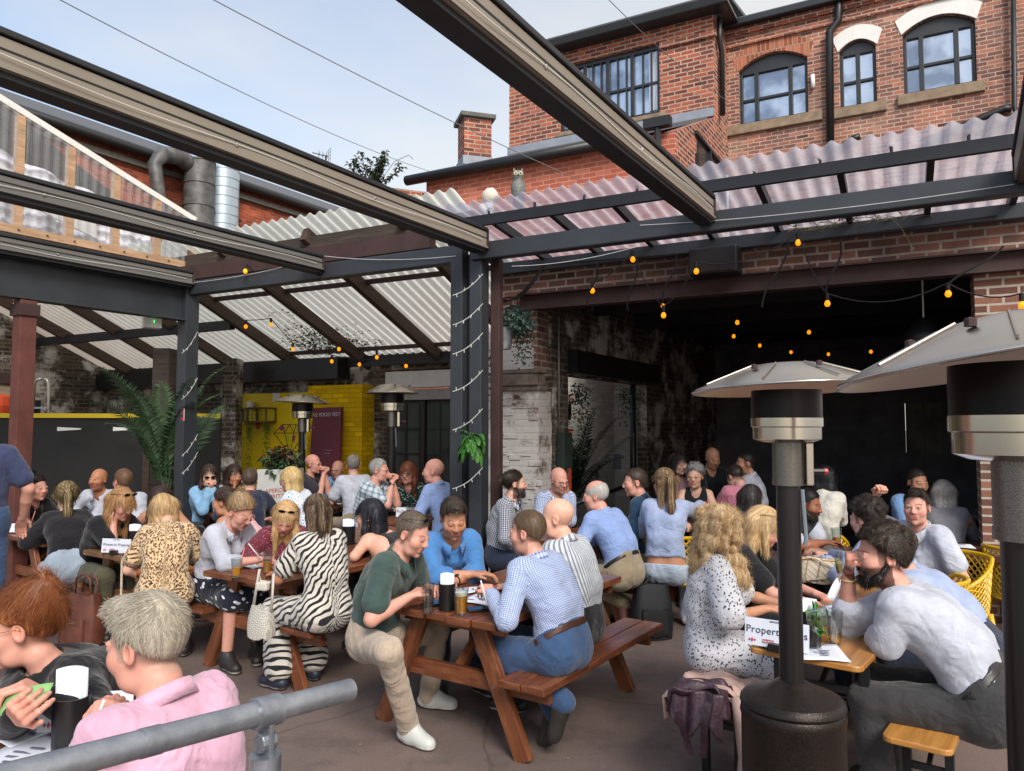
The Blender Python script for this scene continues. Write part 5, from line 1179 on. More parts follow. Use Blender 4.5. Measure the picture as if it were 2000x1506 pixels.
    if d.get('vest'):
        F_ = Field(lo, hi, cb); torso(F_, .026); F_.wrinkle(.004, rs); F_.plane(P - du * .1, -du); F_.cap(SHc, SHc + nd * .3, .07, .085, .006, True)
        for S, E, T, fd, pn, side, pose in arms: F_.plane(S - r * side * .01, r * side + UP * .2, .01)
        F_.cap(SHc + fr_ * .12, SHc + fr_ * .2 - du * .22, .05, .02, .01, True); Pt, Qt = F_.mesh(); out['vest'] = (Pt, Qt, None, pcoords(Pt))
    if bot:
        o = d.get('bo', .012); F_ = Field(lo, hi, cb); kind = d.get('bk', 'trousers')
        def waist(F_, o):
            F_.cap(P - r * .062 * s, P + r * .062 * s, (rP + .004 + o) * s, None, .04)
            for sd in (-1, 1): F_.cap(P + r * sd * .058 * s, M + r * sd * .052 * s, (rP + o) * s * .97, (rM + o) * s * .97, .05)
        waist(F_, o)
        F_.plane(P + du * d.get('rise', .085) * s, du)
        for Hp, K, An, td, side in legs:
            kk = (K - Hp); F_.cap(Hp, Hp + kk * (1 if kind != 'shorts' else .75), (.082 + o) * s * (1 + .15 * fat), (.058 + o) * s, .04)
            if kind == 'trousers': F_.cap(K, K + (An - K) * 1.04, (.053 + o) * s, (.045 + o) * s, .025)
        if kind == 'skirt': k0, k1 = legs[0][1], legs[1][1]; F_.cap(k0, k1, .09, .09, .06); F_.cap(P, (k0 + k1) / 2, .14, .1, .07)
        F_.wrinkle(.006, rs, .8); Pt, Qt = F_.mesh(); q_ = Pt - P
        if d.get('belt') and not d.get('dress'):
            G_ = Field(P - .34, P + .34, cb * .8); waist(G_, o + .0045); z0 = P + du * (d.get('rise', .085) - .005) * s; G_.plane(z0, du, .001); G_.plane(z0 - du * .038, -du, .001); out['belt'] = G_.mesh() + (None, None)
        out['bot'] = (Pt, Qt, None, np.stack([q_ @ r, q_ @ f + q_[:, 2], q_[:, 2]], 1))
    # ---- hair
    st = d.get('hair', 'short'); hb = float(np.clip(.0012 * Y, .004, .011))
    if st not in ('bald', 'buzz'):
        wd = -UP; lo2 = Hc - V3(.22, .22, .3 if st in ('short', 'fringe', 'quiff', 'manbun') else .62); hi2 = Hc + V3(.22, .22, .24); F_ = Field(lo2, hi2, hb)
        t = d.get('ht', {'short': .005, 'quiff': .009, 'fringe': .004, 'curly': .045}.get(st, .015)); HE((0, -.018, .034), (.077 + t, .098 + t, .091 + t), .01)
        if st == 'quiff': HE((0, .055, .105), (.05, .045, .03), .03)
        if st == 'curlyshort':
            for _ in range(60):
                v = rs.normal(size=3); v /= np.linalg.norm(v); v[2] = abs(v[2]) * .9 + .1; HE(tuple(V3(0, -.018, .034) + v * V3(.085, .105, .1)), (.019,) * 3, .008)
        sl_ = d.get('hline', .9); pc_ = hl(0, 0, (.016 if st in ('short', 'quiff', 'curlyshort') else .009) if st != 'fringe' else -.02); nn = R @ nrm(V3(0, sl_ * (1.0 if st != 'fringe' else .2), -1)); F_.plane(pc_, nn, .022 if st in ('short', 'quiff', 'curlyshort') else .008)
        if st in ('short', 'quiff', 'curlyshort') and not fem:
            for sx in (-1, 1): HE((sx * .056, .082, .062), (.028, .03, .03), .012, True)
        if st in ('bun', 'pony', 'manbun', 'short', 'quiff', 'halfpony'):
            for sx in (-1, 1): HE((sx * .088, -.006, -.012), (.03, .026, .034), .01, True)
        if st == 'fringe': HE((0, .03, .11), (.075, .12, .07), .01, True)
        HE((0, .1, -.02), (.068 if st not in ('long', 'bob', 'curly', 'bangs') else .06, .055, .082 if not d.get('bangs') else .062), .01, True)
        ln = d.get('hl', .26); hw = hl(0, -.05, 0); drop = lambda p, l, b=0.: p + wd * l * s - f * b + (R[:, 1] * .0)
        if st in ('long', 'bangs', 'bob'):
            l_ = ln if st != 'bob' else .12
            for sx in (-.05, 0, .05): p = hl(sx, -.072, .02); m_ = p + wd * .12 * s - R[:, 1] * .01; F_.cap(p, m_, .052 * s, .05 * s, .02); F_.cap(m_, drop(m_, max(.02, l_ - .12)) - f * .03, .048 * s, .03 * s, .02)
            for sx in (-1, 1):
                p = hl(sx * .076, .0, .03); m_ = hl(sx * .082, .012, -.09) if d.get('pit', 8) < 25 else p + wd * .12; F_.cap(p, m_, .022 * s, .024 * s, .012)
                if l_ > .14: F_.cap(m_, m_ + wd * (l_ - .12) - f * (.03 if d.get('hback', 1) else -.03), .027 * s, .02 * s, .015)
        if st == 'bangs' or d.get('bangs'): HC((-.045, .072, .05), (.045, .072, .05), .022, .022, .015)
        if st in ('pony', 'halfpony'):
            p = hl(0, -.118, .05); m_ = hl(0, -.165, .035); F_.cap(hl(0, -.1, .05), m_, .026 * s, .03 * s, .01); e_ = m_ + wd * ln * .5 - f * .01; F_.cap(m_, e_, .033 * s, .036 * s, .012); F_.cap(e_, e_ + wd * ln * .6 + f * .02, .036 * s, .012 * s, .012)
            if st == 'halfpony':
                for sx in (-.05, 0, .05): p = hl(sx, -.075, .0); F_.cap(p, p + wd * .26 - f * .02, .045, .03, .02)
        if st == 'bun': HE((0, -.085, .105), (.038, .038, .034), .012)
        if st == 'manbun': HE((0, -.128, .055), (.026, .026, .024), .008)
        if st == 'curly':
            for _ in range(150):
                an = rs.uniform(-2.5, 2.5); zz = rs.uniform(-.27, .12); rr_ = .105 + .045 * np.clip((.05 - zz) / .25, 0, 1) if zz < .05 else .1 * sqrt(max(.05, 1 - ((zz - .03) / .14) ** 2)) + .02
                p = Hc + V3(0, 0, zz * s) + (R[:, 0] * sin(an) * rr_ - R[:, 1] * (cos(an) * rr_ * 1.05 + .025)) * s; F_.ell(p, B, [rs.uniform(.022, .034)] * 3, .014)
        Ph, Qh = F_.mesh()
        if len(Ph):
            Nn = vnormals(Ph, Qh); Lh = ((Ph - Hc) @ R) / s; hi_ = np.array(lin(d.get('hc2', tuple(min(255, c * 1.35 + 12) for c in d.get('hc', (70, 52, 40)))))[:3])
            ang = np.arctan2(Lh[:, 0], -Lh[:, 1]) ; streak = .5 + .5 * np.sin(ang * 31 + 2 * np.sin(ang * 13 + 1)); mixf = (streak ** 2 * .45)[:, None]; colh = hc * (1 - mixf) * .8 + hi_ * mixf
            # strands lying on the surface give the outline and sheen of hair
            n_ = int(np.clip(22000 / Y, 1500, 11000)); ids = rs.randint(0, len(Ph), n_); p0 = Ph[ids]; n0 = Nn[ids]; l0 = Lh[ids]
            crown = hl(0, -.05, .115); flow = (p0 - crown); flow = flow / (np.linalg.norm(flow, axis=1, keepdims=True) + 1e-6) * .6 + wd * .7
            if st in ('short', 'quiff', 'fringe', 'curlyshort'): flow = flow * .8 + R[:, 1] * np.where((l0[:, 2:3] > .07), .75, -.1) + R[:, 0] * .25 * np.where((l0[:, 2:3] > .07), 1., 0.) + rs.normal(size=(n_, 3)) * .1
            elif st in ('bun', 'pony', 'manbun', 'halfpony'):
                tie = hl(0, -.12, .06) if st != 'bun' else hl(0, -.08, .12); fl2 = tie - p0; fl2 = fl2 / (np.linalg.norm(fl2, axis=1, keepdims=True) + 1e-6); wt_ = np.clip((l0[:, 1:2] + .13) / .03, 0, 1); flow = fl2 * wt_ + flow * (1 - wt_) + rs.normal(size=(n_, 3)) * .07
            else: flow = flow + rs.normal(size=(n_, 3)) * .1
            flow = flow - n0 * (flow * n0).sum(1, keepdims=True); flow /= np.linalg.norm(flow, axis=1, keepdims=True) + 1e-6
            lenh = rs.uniform(.5, 1., (n_, 1)) * {'short': .026, 'fringe': .02, 'quiff': .045, 'curlyshort': .03, 'curly': .07}.get(st, .075) * s; lenh = lenh * (np.where(l0[:, 2:3] < .045, .42, 1.) if st in ('short', 'quiff') else 1.); lift = rs.uniform(.0, 1, (n_, 1)) * {'short': .004, 'quiff': .0025, 'curlyshort': .01, 'curly': .016}.get(st, .0035)
            wdt = np.cross(flow, n0) * rs.uniform(.0006, .0013, (n_, 1)) * max(1, Y / 3.); K_ = 9 if st in ('curly',) else 4; rows = []
            for q in range(K_):
                t_ = q / (K_ - 1); c = p0 - n0 * .002 + flow * lenh * t_ + n0 * lift * t_ * (1 if st not in ('short', 'quiff') else t_ * 1.5)
                if st in ('long', 'bob', 'pony', 'bangs', 'halfpony'): c = c + wd * (.02 * t_ * t_)
                if st in ('curly', 'curlyshort'): ph = rs.uniform(0, 6) if q == 0 else ph; c = c + (np.cross(flow, n0) * np.sin(t_ * 9 + ids[:, None] % 7) + n0 * np.cos(t_ * 9 + ids[:, None] % 7)) * (.011 if st == 'curly' else .006)
                tp = 1 - .75 * t_; rows += [c - wdt * tp, c + wdt * tp]
            A = np.stack(rows, 1); vs = A.reshape(-1, 3); bi = np.arange(n_)[:, None] * (2 * K_); qs = np.concatenate([np.stack([bi[:, 0] + 2 * q, bi[:, 0] + 2 * q + 1, bi[:, 0] + 2 * q + 3, bi[:, 0] + 2 * q + 2], 1) for q in range(K_ - 1)])
            sc_ = rs.uniform(0, 1, (n_, 1)) ** 2.4 * (.8 if Y > 3 else .55); cs = hc * (1 - sc_) * .9 + hi_ * sc_; cs = np.repeat(cs, 2 * K_, 0)
            out['hair'] = (np.concatenate([Ph, vs]), np.concatenate([Qh, qs + len(Ph)]), np.concatenate([colh, cs]), None)
    if d.get('beard') == 'full':
        F_ = Field(Hc - .19, Hc + .19, hb * .9); 
        for sx in (-1, 1): HC((sx * .069, .004, -.03), (sx * .054, .04, -.08), .0085, .016, .012); HC((sx * .052, .042, -.08), (0, .075, -.106), .018, .021, .02); HC((sx * .03, .083, -.054), (0, .0965, -.048), .006, .007, .008); HC((sx * .036, .072, -.052), (sx * .026, .08, -.092), .011, .012, .012); HC((0, .088, -.082), (0, .086, -.098), .01, .016, .01)
        Ph, Qh = F_.mesh(); Nn = vnormals(Ph, Qh); n_ = int(6000 / Y); ids = rs.randint(0, len(Ph), n_); fl_ = nrm(-R[:, 2] + R[:, 1] * .3)[None] + rs.normal(size=(n_, 3)) * .35; fl_ /= np.linalg.norm(fl_, axis=1, keepdims=True)
        w_ = np.cross(fl_, Nn[ids]) * .0014; p0 = Ph[ids]; p1 = p0 + fl_ * .012 + Nn[ids] * .005; A = np.stack([p0 - w_, p0 + w_, p1 + w_ * .3, p1 - w_ * .3], 1).reshape(-1, 3); qs = np.arange(4 * n_).reshape(-1, 4) + len(Ph)
        out['beard'] = (np.concatenate([Ph, A]), np.concatenate([Qh, qs]), np.concatenate([np.tile(bc * .8, (len(Ph), 1)), np.repeat(bc * rs.uniform(.6, 1.7, (n_, 1)), 4, 0)]), None)
    # ---- shoes
    if d.get('shoe') is not None:
        for i_, (Hp, K, An, td, side) in enumerate(legs):
            tf = nrm(td); F_ = Field(An - .24, An + .24, .012 if Y < 6 else .018); heel = An + UP * -.045 - tf * .035; toe = An - UP * .058 + tf * .15
            if sp_flat(td): heel[2] = max(.038, heel[2]); toe[2] = max(.034, toe[2])
            F_.cap(heel, toe, .043, .04, .02); F_.cap(An + UP * .02, heel + tf * .05, .045, .045, .03); F_.cap(An + UP * .0 + tf * .02, toe - tf * .03, .045, .036, .03)
            if sp_flat(td): F_.plane(V3(0, 0, .008), -UP)
            Pt, Qt = F_.mesh(); c_ = np.tile(np.array(lin(d['shoe'])[:3]), (len(Pt), 1)); c_[Pt[:, 2] < (.026 if sp_flat(td) else -1)] = lin(d.get('sole', (200, 196, 188)))[:3]; out['shoe%d' % i_] = (Pt, Qt, c_, None)
    out['info'] = dict(R=R, Hc=Hc, s=s, arms=arms, P=P, M=M, N=N, du=du, r=r, f=f, fr=fr_, SHc=SHc, nd=nd, fa=fa, fat=fat, fem=fem, legs=legs)
    return out
def sp_flat(td): return td[2] > -.35
q = NT('shoe_leather'); q.set(Base_Color=q.n('Attribute', attribute_name='Col').outputs['Color'], Roughness=.5); SHOE = q.m
GLF = mk('spectacle_frame', (34, 28, 26), .3, var=0); GOLD = mk('gold_metal', (206, 160, 80), .25, 1.0, var=.1); LENS = thin('clear_lens', (250, 252, 252), .0, .02, fres=.18); DLENS = mk('dark_lens', (22, 22, 24), .08, var=0)
def glasses(par, I, style='dark', on_head=False):
    R, Hc, s = I['R'], I['Hc'], I['s']; hl = (lambda x, y, z: Hc + R @ (V3(x, y, z) * s)) if not on_head else (lambda x, y, z: Hc + R @ (V3(x * 1.08, (y - .098) * .95 + .062, z * .7 + .118 + (y - .098) * .35) * s))
    g_ = MB(); m_ = {'dark': GLF, 'gold': GOLD, 'sun': GLF, 'clear': mk('pale_frame', (206, 150, 140), .3)}[style]; rr_ = .0014 if style == 'gold' else .002
    ctr = []
    for sx in (-1, 1):
        c = V3(sx * .033, .104, -.001); ctr.append(c); g_.tube([hl(c[0] + .0225 * cos(t), c[1] - abs(c[0] + .0225 * cos(t)) * .12, c[2] + .018 * sin(t)) for t in np.linspace(0, 2 * pi, 18)[:-1]], rr_, 6, closed=True)
        g_.tube([hl(sx * .055, .097, .006), hl(sx * .077, .07, .008), hl(sx * .081, -.01, .006), hl(sx * .08, -.025, -.008)], rr_, 6)
    g_.tube([hl(-.011, .103, .003), hl(0, .108, .006), hl(.011, .103, .003)], rr_, 6); o = g_.build('glasses' if style != 'sun' else 'sunglasses', m_, par, smooth=True)
    l_ = MB()
    for c in ctr: l_.slab([hl(c[0] + .0215 * cos(t), c[1] - abs(c[0] + .0215 * cos(t)) * .12, c[2] + .017 * sin(t)) for t in np.linspace(0, 2 * pi, 18)[:-1]], (R @ V3(0, .0012, 0)))
    l_.build('lens', DLENS if style == 'sun' else LENS, o); return o
def collar(par, I, mat):
    SHc, nd, r, f, s = I['SHc'], I['nd'], I['r'], I['fr'], I['s']; c0 = I['N'] + nd * .004 * s + f * .014 * s; m = MB(); n = 20; e1 = nrm(r - nd * (r @ nd)); e2 = np.cross(nd, e1); rad = .079 * s if not I['fem'] else .071 * s
    rows = []; BK = -nrm(f - nd * (f @ nd))
    for q in range(n + 1):
        t = -2.75 + 5.5 * q / n; di = e1 * sin(t) + BK * cos(t) - nd * (.6 * (1 - cos(t)) / 2); tip = max(0, abs(t) - 2.1) / .65; up_ = nd * (.040 * s * (1 - .35 * tip)); lo_ = nd * -(.002 + .03 * tip) * s
        rows.append([c0 + di * rad, c0 + di * (rad - .004) + up_, c0 + di * (rad + .006) + up_ * 1.04, c0 + di * (rad + .020 + .012 * tip) + lo_ , c0 + di * (rad + .012 + .012 * tip) + lo_])
    vs = [p for q in rows for p in q]; fs = [(q * 5 + a, (q + 1) * 5 + a, (q + 1) * 5 + a + 1, q * 5 + a + 1) for q in range(n) for a in range(4)]; m.add(vs, fs)
    o = m.build('collar', mat, par, smooth=True, uv=None)
    a = o.data.attributes.new('pc', 'FLOAT_VECTOR', 'POINT'); a.data.foreach_set('vector', np.array([[i // 5 * .012, (i % 5) * .012, 0] for i in range(len(vs))], np.float32).ravel())
def person_build(d, out):
    I = out['info']; P, Q, c, _ = out['body']; base = V3(I['P'][0], I['P'][1], 0)
    o = np_mesh('person', P - base, Q, SKIN, None, c); o.location = base; tag(o, d['label'], 'person', d.get('grp'))
    names = {'top': d.get('tn', 'shirt' if not d.get('dress') else 'dress'), 'bot': d.get('bk', 'trousers'), 'hair': 'hair', 'beard': 'beard', 'vest': 'gilet', 'shoe0': 'shoe', 'shoe1': 'shoe'}
    for k_, nm_ in names.items():
        if k_ in out and len(out[k_][0]):
            P, Q, c, pc = out[k_]; m_ = {'top': d.get('top'), 'bot': d.get('bot'), 'hair': HAIR, 'beard': HAIR, 'vest': d.get('vest'), 'shoe0': SHOE, 'shoe1': SHOE}[k_]
            ch = np_mesh(nm_, P, Q, m_, o, c, pc)
    if d.get('gl'): glasses(o, I, d['gl'])
    if d.get('shades'): glasses(o, I, 'sun', True)
    if d.get('col'): collar(o, I, d.get('colm', d['top']))
    if 'belt' in out: np_mesh('belt', out['belt'][0], out['belt'][1], mk('belt_' + str(d['belt'][0]), d['belt'], .4), o)
    elif d.get('belt'):
        a_ = I['P'] + I['du'] * .16 * I['s']; m = MB(); n = 36; e2 = nrm(np.cross(I['du'], I['r'])); ra, rb = (.05 + .105 * (1 + .4 * I['fat']) + .03) * I['s'], (.1 * (1 + .4 * I['fat']) + .03) * I['s']
        rows = [(a_ + I['r'] * cos(t) * ra - e2 * sin(t) * rb) for t in np.linspace(0, 2 * pi, n + 1)[:-1]]
        m.add([p + I['du'] * h_ for p in rows for h_ in (-.018, .018)], [(2 * q, 2 * ((q + 1) % n), 2 * ((q + 1) % n) + 1, 2 * q + 1) for q in range(n)]); m.build('belt', mk('belt_' + str(d['belt'][0]), d['belt'], .4), o, smooth=True, uv=None, solid=.004)
    for key, idx in (('watchL', 0), ('watchR', 1)):
        if d.get(key):
            S, E, T, fd, pn, side, pose = I['arms'][idx]; w = T - fd * .028; m = MB(); e1 = pn; e2 = np.cross(fd, pn); m.tube([w + e1 * cos(t) * .031 + e2 * sin(t) * .033 for t in np.linspace(0, 2 * pi, 20)[:-1]], .0055, 6, closed=True)
            m.slab([w - e1 * .036 + fd * x_ + e2 * y_ for x_, y_ in ((-.017, -.016), (.017, -.016), (.017, .016), (-.017, .016))], -e1 * .008); m.build('wristwatch', mk('watch_' + str(d[key][0]), d[key], .3), o)
    if d.get('laces'):
        for q_, (Hp, K, An, td, side) in enumerate(I['legs']):
            tf = nrm(V3(td[0], td[1], 0)); rr2 = np.cross(tf, UP); m = MB()
            for k in range(5): c = An + tf * (.035 + .02 * k) + UP * (.008 - .011 * k); m.tube([c - rr2 * .026 - UP * .012, c - rr2 * .012 + UP * .004, c + rr2 * .012 + UP * .004, c + rr2 * .026 - UP * .012], .0035, 5)
            m.build('laces', mk('white_laces', (226, 226, 220), .8), o)
    if d.get('neckl'):
        m = MB(); c0 = I['SHc'] + I['nd'] * .02; m.tube([c0 + I['r'] * sin(t) * .075 - I['fr'] * cos(t) * .07 - I['nd'] * (.05 * (1 - cos(t)) / 2 + .0) for t in np.linspace(0, 2 * pi, 30)[:-1]], .0032, 6, closed=True); m.build('necklace', GOLD, o, smooth=True)
    return o
# ------------------------------------------------------------------ plants
LEAFG = mk('fern_green', (74, 140, 52), .5, var=.4, vs=12); LEAFD = mk('ivy_green', (52, 82, 48), .55, var=.45, vs=9); PALM = mk('palm_green', (76, 104, 72), .5, var=.35, vs=6); PALMD = mk('dark_palm_green', (30, 48, 38), .5, var=.3, vs=6); BLUEL = mk('eucalyptus_green', (92, 124, 112), .55, var=.35, vs=10)
def leaf(m, c, d, w, l, up=UP, bend=.25):
    d = nrm(d); s_ = nrm(np.cross(d, up + V3(.01, .02, 0))); n_ = np.cross(s_, d); t = c + d * l - n_ * l * bend; h = c + d * l * .5 + n_ * l * .04
    m.add([c, h + s_ * w / 2, t, h - s_ * w / 2], [(0, 1, 2, 3)])
def frond(m, p0, d0, L, droop, w, rnd, n=26, stem=.008):
    pts = []; p = np.array(p0, float); d = nrm(d0)
    for i in range(n): pts.append(p.copy()); p = p + d * L / n; d = nrm(d - UP * droop / n * (1 + 1.5 * i / n))
    m.tube(pts, [stem * (1 - .8 * i / n) for i in range(n)], 5)
    for i in range(3, n):
        t = i / n; dd = nrm(pts[i] - pts[i - 1]); s_ = nrm(np.cross(dd, UP)); ll = w * (sin(pi * min(1, t * .92 + .1)) ** .6) * rnd.uniform(.85, 1.1)
        for sd in (-1, 1):
            for j in (0, .5): leaf(m, pts[i] - dd * j * L / n, s_ * sd + dd * .75 - UP * rnd.uniform(.0, .25), .026 if w > .1 else .016, ll, np.cross(s_ * sd, dd), .2)
def palm(base, label, zs, n, L, mat, spread, seed, potmat, lean=0., w=.26):
    t = thing('potted_palm', label, 'plant', base); rnd = random.Random(seed)
    MB().lathe([(.15, 0), (.2, .32), (.21, .34), (.18, .34), (.17, .3), (0, .3)], base, 20).build('pot', potmat, t, smooth='auto')
    for k in range(n):
        an = 2 * pi * k / n + rnd.uniform(-.3, .3); el = rnd.uniform(.7, 1.35); m = MB()
        frond(m, base + V3(.04 * cos(an), .04 * sin(an), zs + rnd.uniform(-.1, .1)), V3(cos(an) * cos(el) * spread, sin(an) * cos(el) * spread, sin(el)), L * rnd.uniform(.75, 1.1), rnd.uniform(.5, 1.5), w, rnd); m.build('frond', mat, t, uv=None)
    m = MB(); m.tube([base + UP * .28, base + UP * (zs + .1)], [.05, .03], 8); m.build('stem', TIMBD, t); return t
pb = at(328, 900, 9.6); pb[2] = 0
palm(pb, 'large green palm in front of the black hoarding beside the charcoal post', 1.05, 20, 1.6, PALM, .38, 5, BLACK)
pb = I0 + A1 * 1.7 - A2 * .62; pb[2] = 0
palm(pb, 'dark palm in a black pot inside the side doorway', .75, 13, 1.35, PALMD, .75, 9, BLACK, w=.2)
def hang(name, label, c, R, n, mat, seed, drop=.5, w=.03, l=.06, parent=None, part='foliage'):
    rnd = random.Random(seed); m = MB()
    for k in range(n):
        th = rnd.uniform(0, 2 * pi); ph = rnd.uniform(-1, 1); r = R * rnd.random() ** .4; p = c + V3(r * cos(th) * sqrt(1 - ph * ph), r * sin(th) * sqrt(1 - ph * ph), r * ph * .8 - (rnd.random() ** 2) * drop)
        leaf(m, p, V3(rnd.gauss(0, 1), rnd.gauss(0, 1), rnd.gauss(-.2, .6)), w * rnd.uniform(.6, 1.2), l * rnd.uniform(.6, 1.3), V3(rnd.gauss(0, .3), rnd.gauss(0, .3), 1))
    return m.build(part, mat, parent, uv=None)
fc = at(922, 872, 7.0); ft = thing('hanging_fern', 'bright green fern basket hanging on the charcoal posts', 'plant', fc)
rnd = random.Random(2)
m = MB()
for k in range(70):
    an = rnd.uniform(0, 2 * pi); el = rnd.uniform(-.6, 1.1); frond(m, fc + V3(.03 * cos(an), .03 * sin(an), .04 + rnd.uniform(-.1, .06)), V3(cos(an) * cos(el), sin(an) * cos(el), sin(el)), rnd.uniform(.1, .2), rnd.uniform(1.5, 3.5), .034, rnd, 10, .002)
m.build('foliage', LEAFG, ft, uv=None); MB().tube([fc + UP * .12, fc + UP * .3], .004, 6).build('hook', STEELD, ft)
bk = at(984, 660, 7.7); bt = thing('bucket_planter', 'galvanised bucket of trailing grey green leaves hung on the flaking pier', 'planter', bk)
MB().lathe([(.075, -.12), (.11, .1), (.118, .105), (.112, .11), (.1, .1), (0, .08)], bk, 24).build('bucket', GALV, bt, smooth='auto')
hang('f', '', bk + V3(.12, 0, .19), .2, 420, BLUEL, 3, .02, .035, .08, bt); hang('f', '', bk + V3(.2, .05, .1), .14, 260, LEAFD, 4, .35, .025, .05, bt, 'trailing_foliage'); hang('f', '', bk + V3(-.1, .05, -.1), .07, 230, LEAFD, 5, .75, .025, .045, bt, 'trailing_foliage')
iv = I0 + A1 * .75 - A2 * .02 + UP * 2.25; tag(hang('ivy', '', iv, .16, 420, LEAFD, 6, .85, .028, .055, None, 'hanging_ivy'), 'ivy hanging over the near jamb of the side doorway', 'plant')
iv = I0 + A1 * 2.4 - A2 * .05 + UP * 2.3; tag(hang('ivy', '', iv, .17, 300, LEAFD, 7, .45, .028, .055, None, 'hanging_ivy'), 'ivy tuft hanging under the far end of the side door beam', 'plant')
for px, py, Y, sd, lab in ((487, 862, 11.6, 11, 'trailing plant under the rusty wire crate'), (521, 858, 11.6, 12, 'trailing plant under the pale wire crate')):
    c = bp(px, py - 26, .22); tag(hang('t', '', c, .055, 200, LEAFG, sd, .75, .02, .045, None, 'trailing_plant'), lab, 'plant')
iv = bp(452, 765, .3); tag(hang('t', '', iv, .13, 300, LEAFD, 15, .75, .025, .05, None, 'hanging_ivy'), 'ivy hanging beside the yellow panel edge', 'plant')
# self seeded bush on the chimney line, aerial, owl
bu = at(735, 345, 14.0); bt_ = thing('roof_bush', 'self seeded bush growing above the lean-to roof line', 'bush', bu - UP * .3); rnd = random.Random(7); st_ = MB(); lf = MB()
for k in range(16):
    p = bu - UP * .2; d = nrm(V3(rnd.gauss(0, .5), rnd.gauss(0, .3), 1)); pts = [p]
    for q_ in range(6): p = p + d * rnd.uniform(.08, .15); d = nrm(d + V3(rnd.gauss(0, .25), rnd.gauss(0, .2), rnd.gauss(.05, .1))); pts.append(p); [leaf(lf, p, V3(rnd.gauss(0, 1), rnd.gauss(0, 1), rnd.gauss(0, .6)), .04, .1) for _ in range(7)]
    st_.tube(pts, .008, 5)
st_.tube([bu - UP * .2, bu + V3(.35, 0, .3), bu + V3(.62, 0, .42), bu + V3(.7, 0, .34)], .006, 5)
st_.build('branches', TIMBD, bt_); lf.build('leaves', LEAFD, bt_, uv=None)
tag(MB().box(bu + V3(.25, .3, -.45), (1.5, .5, .5), .4).build('brick_parapet', BR_RED), 'stub of brick parapet under the roof bush', 'wall')
ae = at(636, 305, 15.5); an_ = thing('tv_aerial', 'small rooftop television aerial against the sky', 'aerial', ae - UP * .4); m = MB()
m.tube([ae - UP * .5, ae + UP * .02], .014, 6); m.build('mast', STEELD, an_); m = MB(); dx = nrm(V3(-.9, -.4, .12)); m.tube([ae - dx * .05, ae + dx * .28], .01, 6)
for t in (-.02, .06, .14): m.tube([ae + dx * t - UP * .09, ae + dx * t + UP * .09], .005, 5); m.tube([ae + dx * t - V3(.06, -.12, 0), ae + dx * t + V3(.06, -.12, 0)], .004, 5)
for z_ in (-.14, -.07, 0, .07, .14): m.tube([ae - dx * .06 + UP * z_ - V3(.08, -.15, 0), ae - dx * .06 + UP * z_ + V3(.08, -.15, 0)], .004, 5)
for sx in (-1, 0, 1): m.tube([ae - dx * .06 - UP * .14 + V3(.08, -.15, 0) * sx, ae - dx * .06 + UP * .14 + V3(.08, -.15, 0) * sx], .004, 5)
m.build('antenna', STEELD, an_)
ow = at(1012, 392, 8.3); OWLG = spots_owl = mk('owl_plumage', (128, 130, 128), .6, var=.75, vs=38, scale=(1, 1, 1.6), col2=(54, 56, 58)); ot = thing('plastic_owl', 'grey decoy owl standing on the end of the clear roof', 'owl', ow)
MB().lathe([(.05, -.0), (.075, .03), (.082, .12), (.075, .2), (.05, .235), (.06, .25), (.066, .29), (.055, .33), (.03, .345), (0, .35)], ow, 24).build('body', OWLG, ot, smooth=True)
m = MB()
for sx in (-1, 1): m.slab([ow + V3(sx * .02, -.03, .33), ow + V3(sx * .055, -.03, .33), ow + V3(sx * .05, -.03, .375)], V3(0, .02, 0))
m.build('ear_tuft', OWLG, ot)
for sx in (-1, 1):
    e = MB().lathe([(.024, 0), (.02, .006), (0, .008)], ow + V3(sx * .028, -.062, .295), 14, Matrix.Rotation(pi / 2, 3, 'X')).build('eye', mk('owl_eye', (206, 196, 150), .4), ot); MB().lathe([(.012, 0), (0, .004)], ow + V3(sx * .028, -.069, .295), 12, Matrix.Rotation(pi / 2, 3, 'X')).build('pupil', BLACK, e)
MB().slab([ow + V3(-.012, -.066, .28), ow + V3(.012, -.066, .28), ow + V3(0, -.085, .255)], V3(0, .012, 0)).build('beak', BLACK, ot)
m = MB(); 
for sx in (-1, 1): m.slab([ow + V3(sx * .06, -.04, .22), ow + V3(sx * .088, .0, .16), ow + V3(sx * .07, -.02, .04), ow + V3(sx * .05, -.05, .1)], V3(0, .02, 0))
m.build('wing', OWLG, ot)
MB().lathe([(.06, -.1), (.06, 0)], ow, 16).build('stand', STEELD, ot)
lb_ = at(957, 384, 7.9); lt_ = thing('floodlight', 'white round security light on the timber beam end', 'lamp', lb_)
MB().lathe([(.0, -.085), (.05, -.08), (.085, -.03), (.09, .03), (.06, .08), (0, .095)], lb_, 24, Matrix.Rotation(.9, 3, 'Y')).build('globe', mk('cream_plastic', (214, 206, 190), .4), lt_, smooth=True)
MB().tube([lb_ + V3(-.02, 0, -.05), lb_ + V3(.0, 0, -.18)], [.045, .06], 14).build('bracket', WHITE, lt_, smooth=True); MB().tube([lb_ + V3(-.1, 0, -.1), lb_ + V3(.02, 0, -.24)], .045, 12).build('sensor', WHITE, lt_, smooth=True)
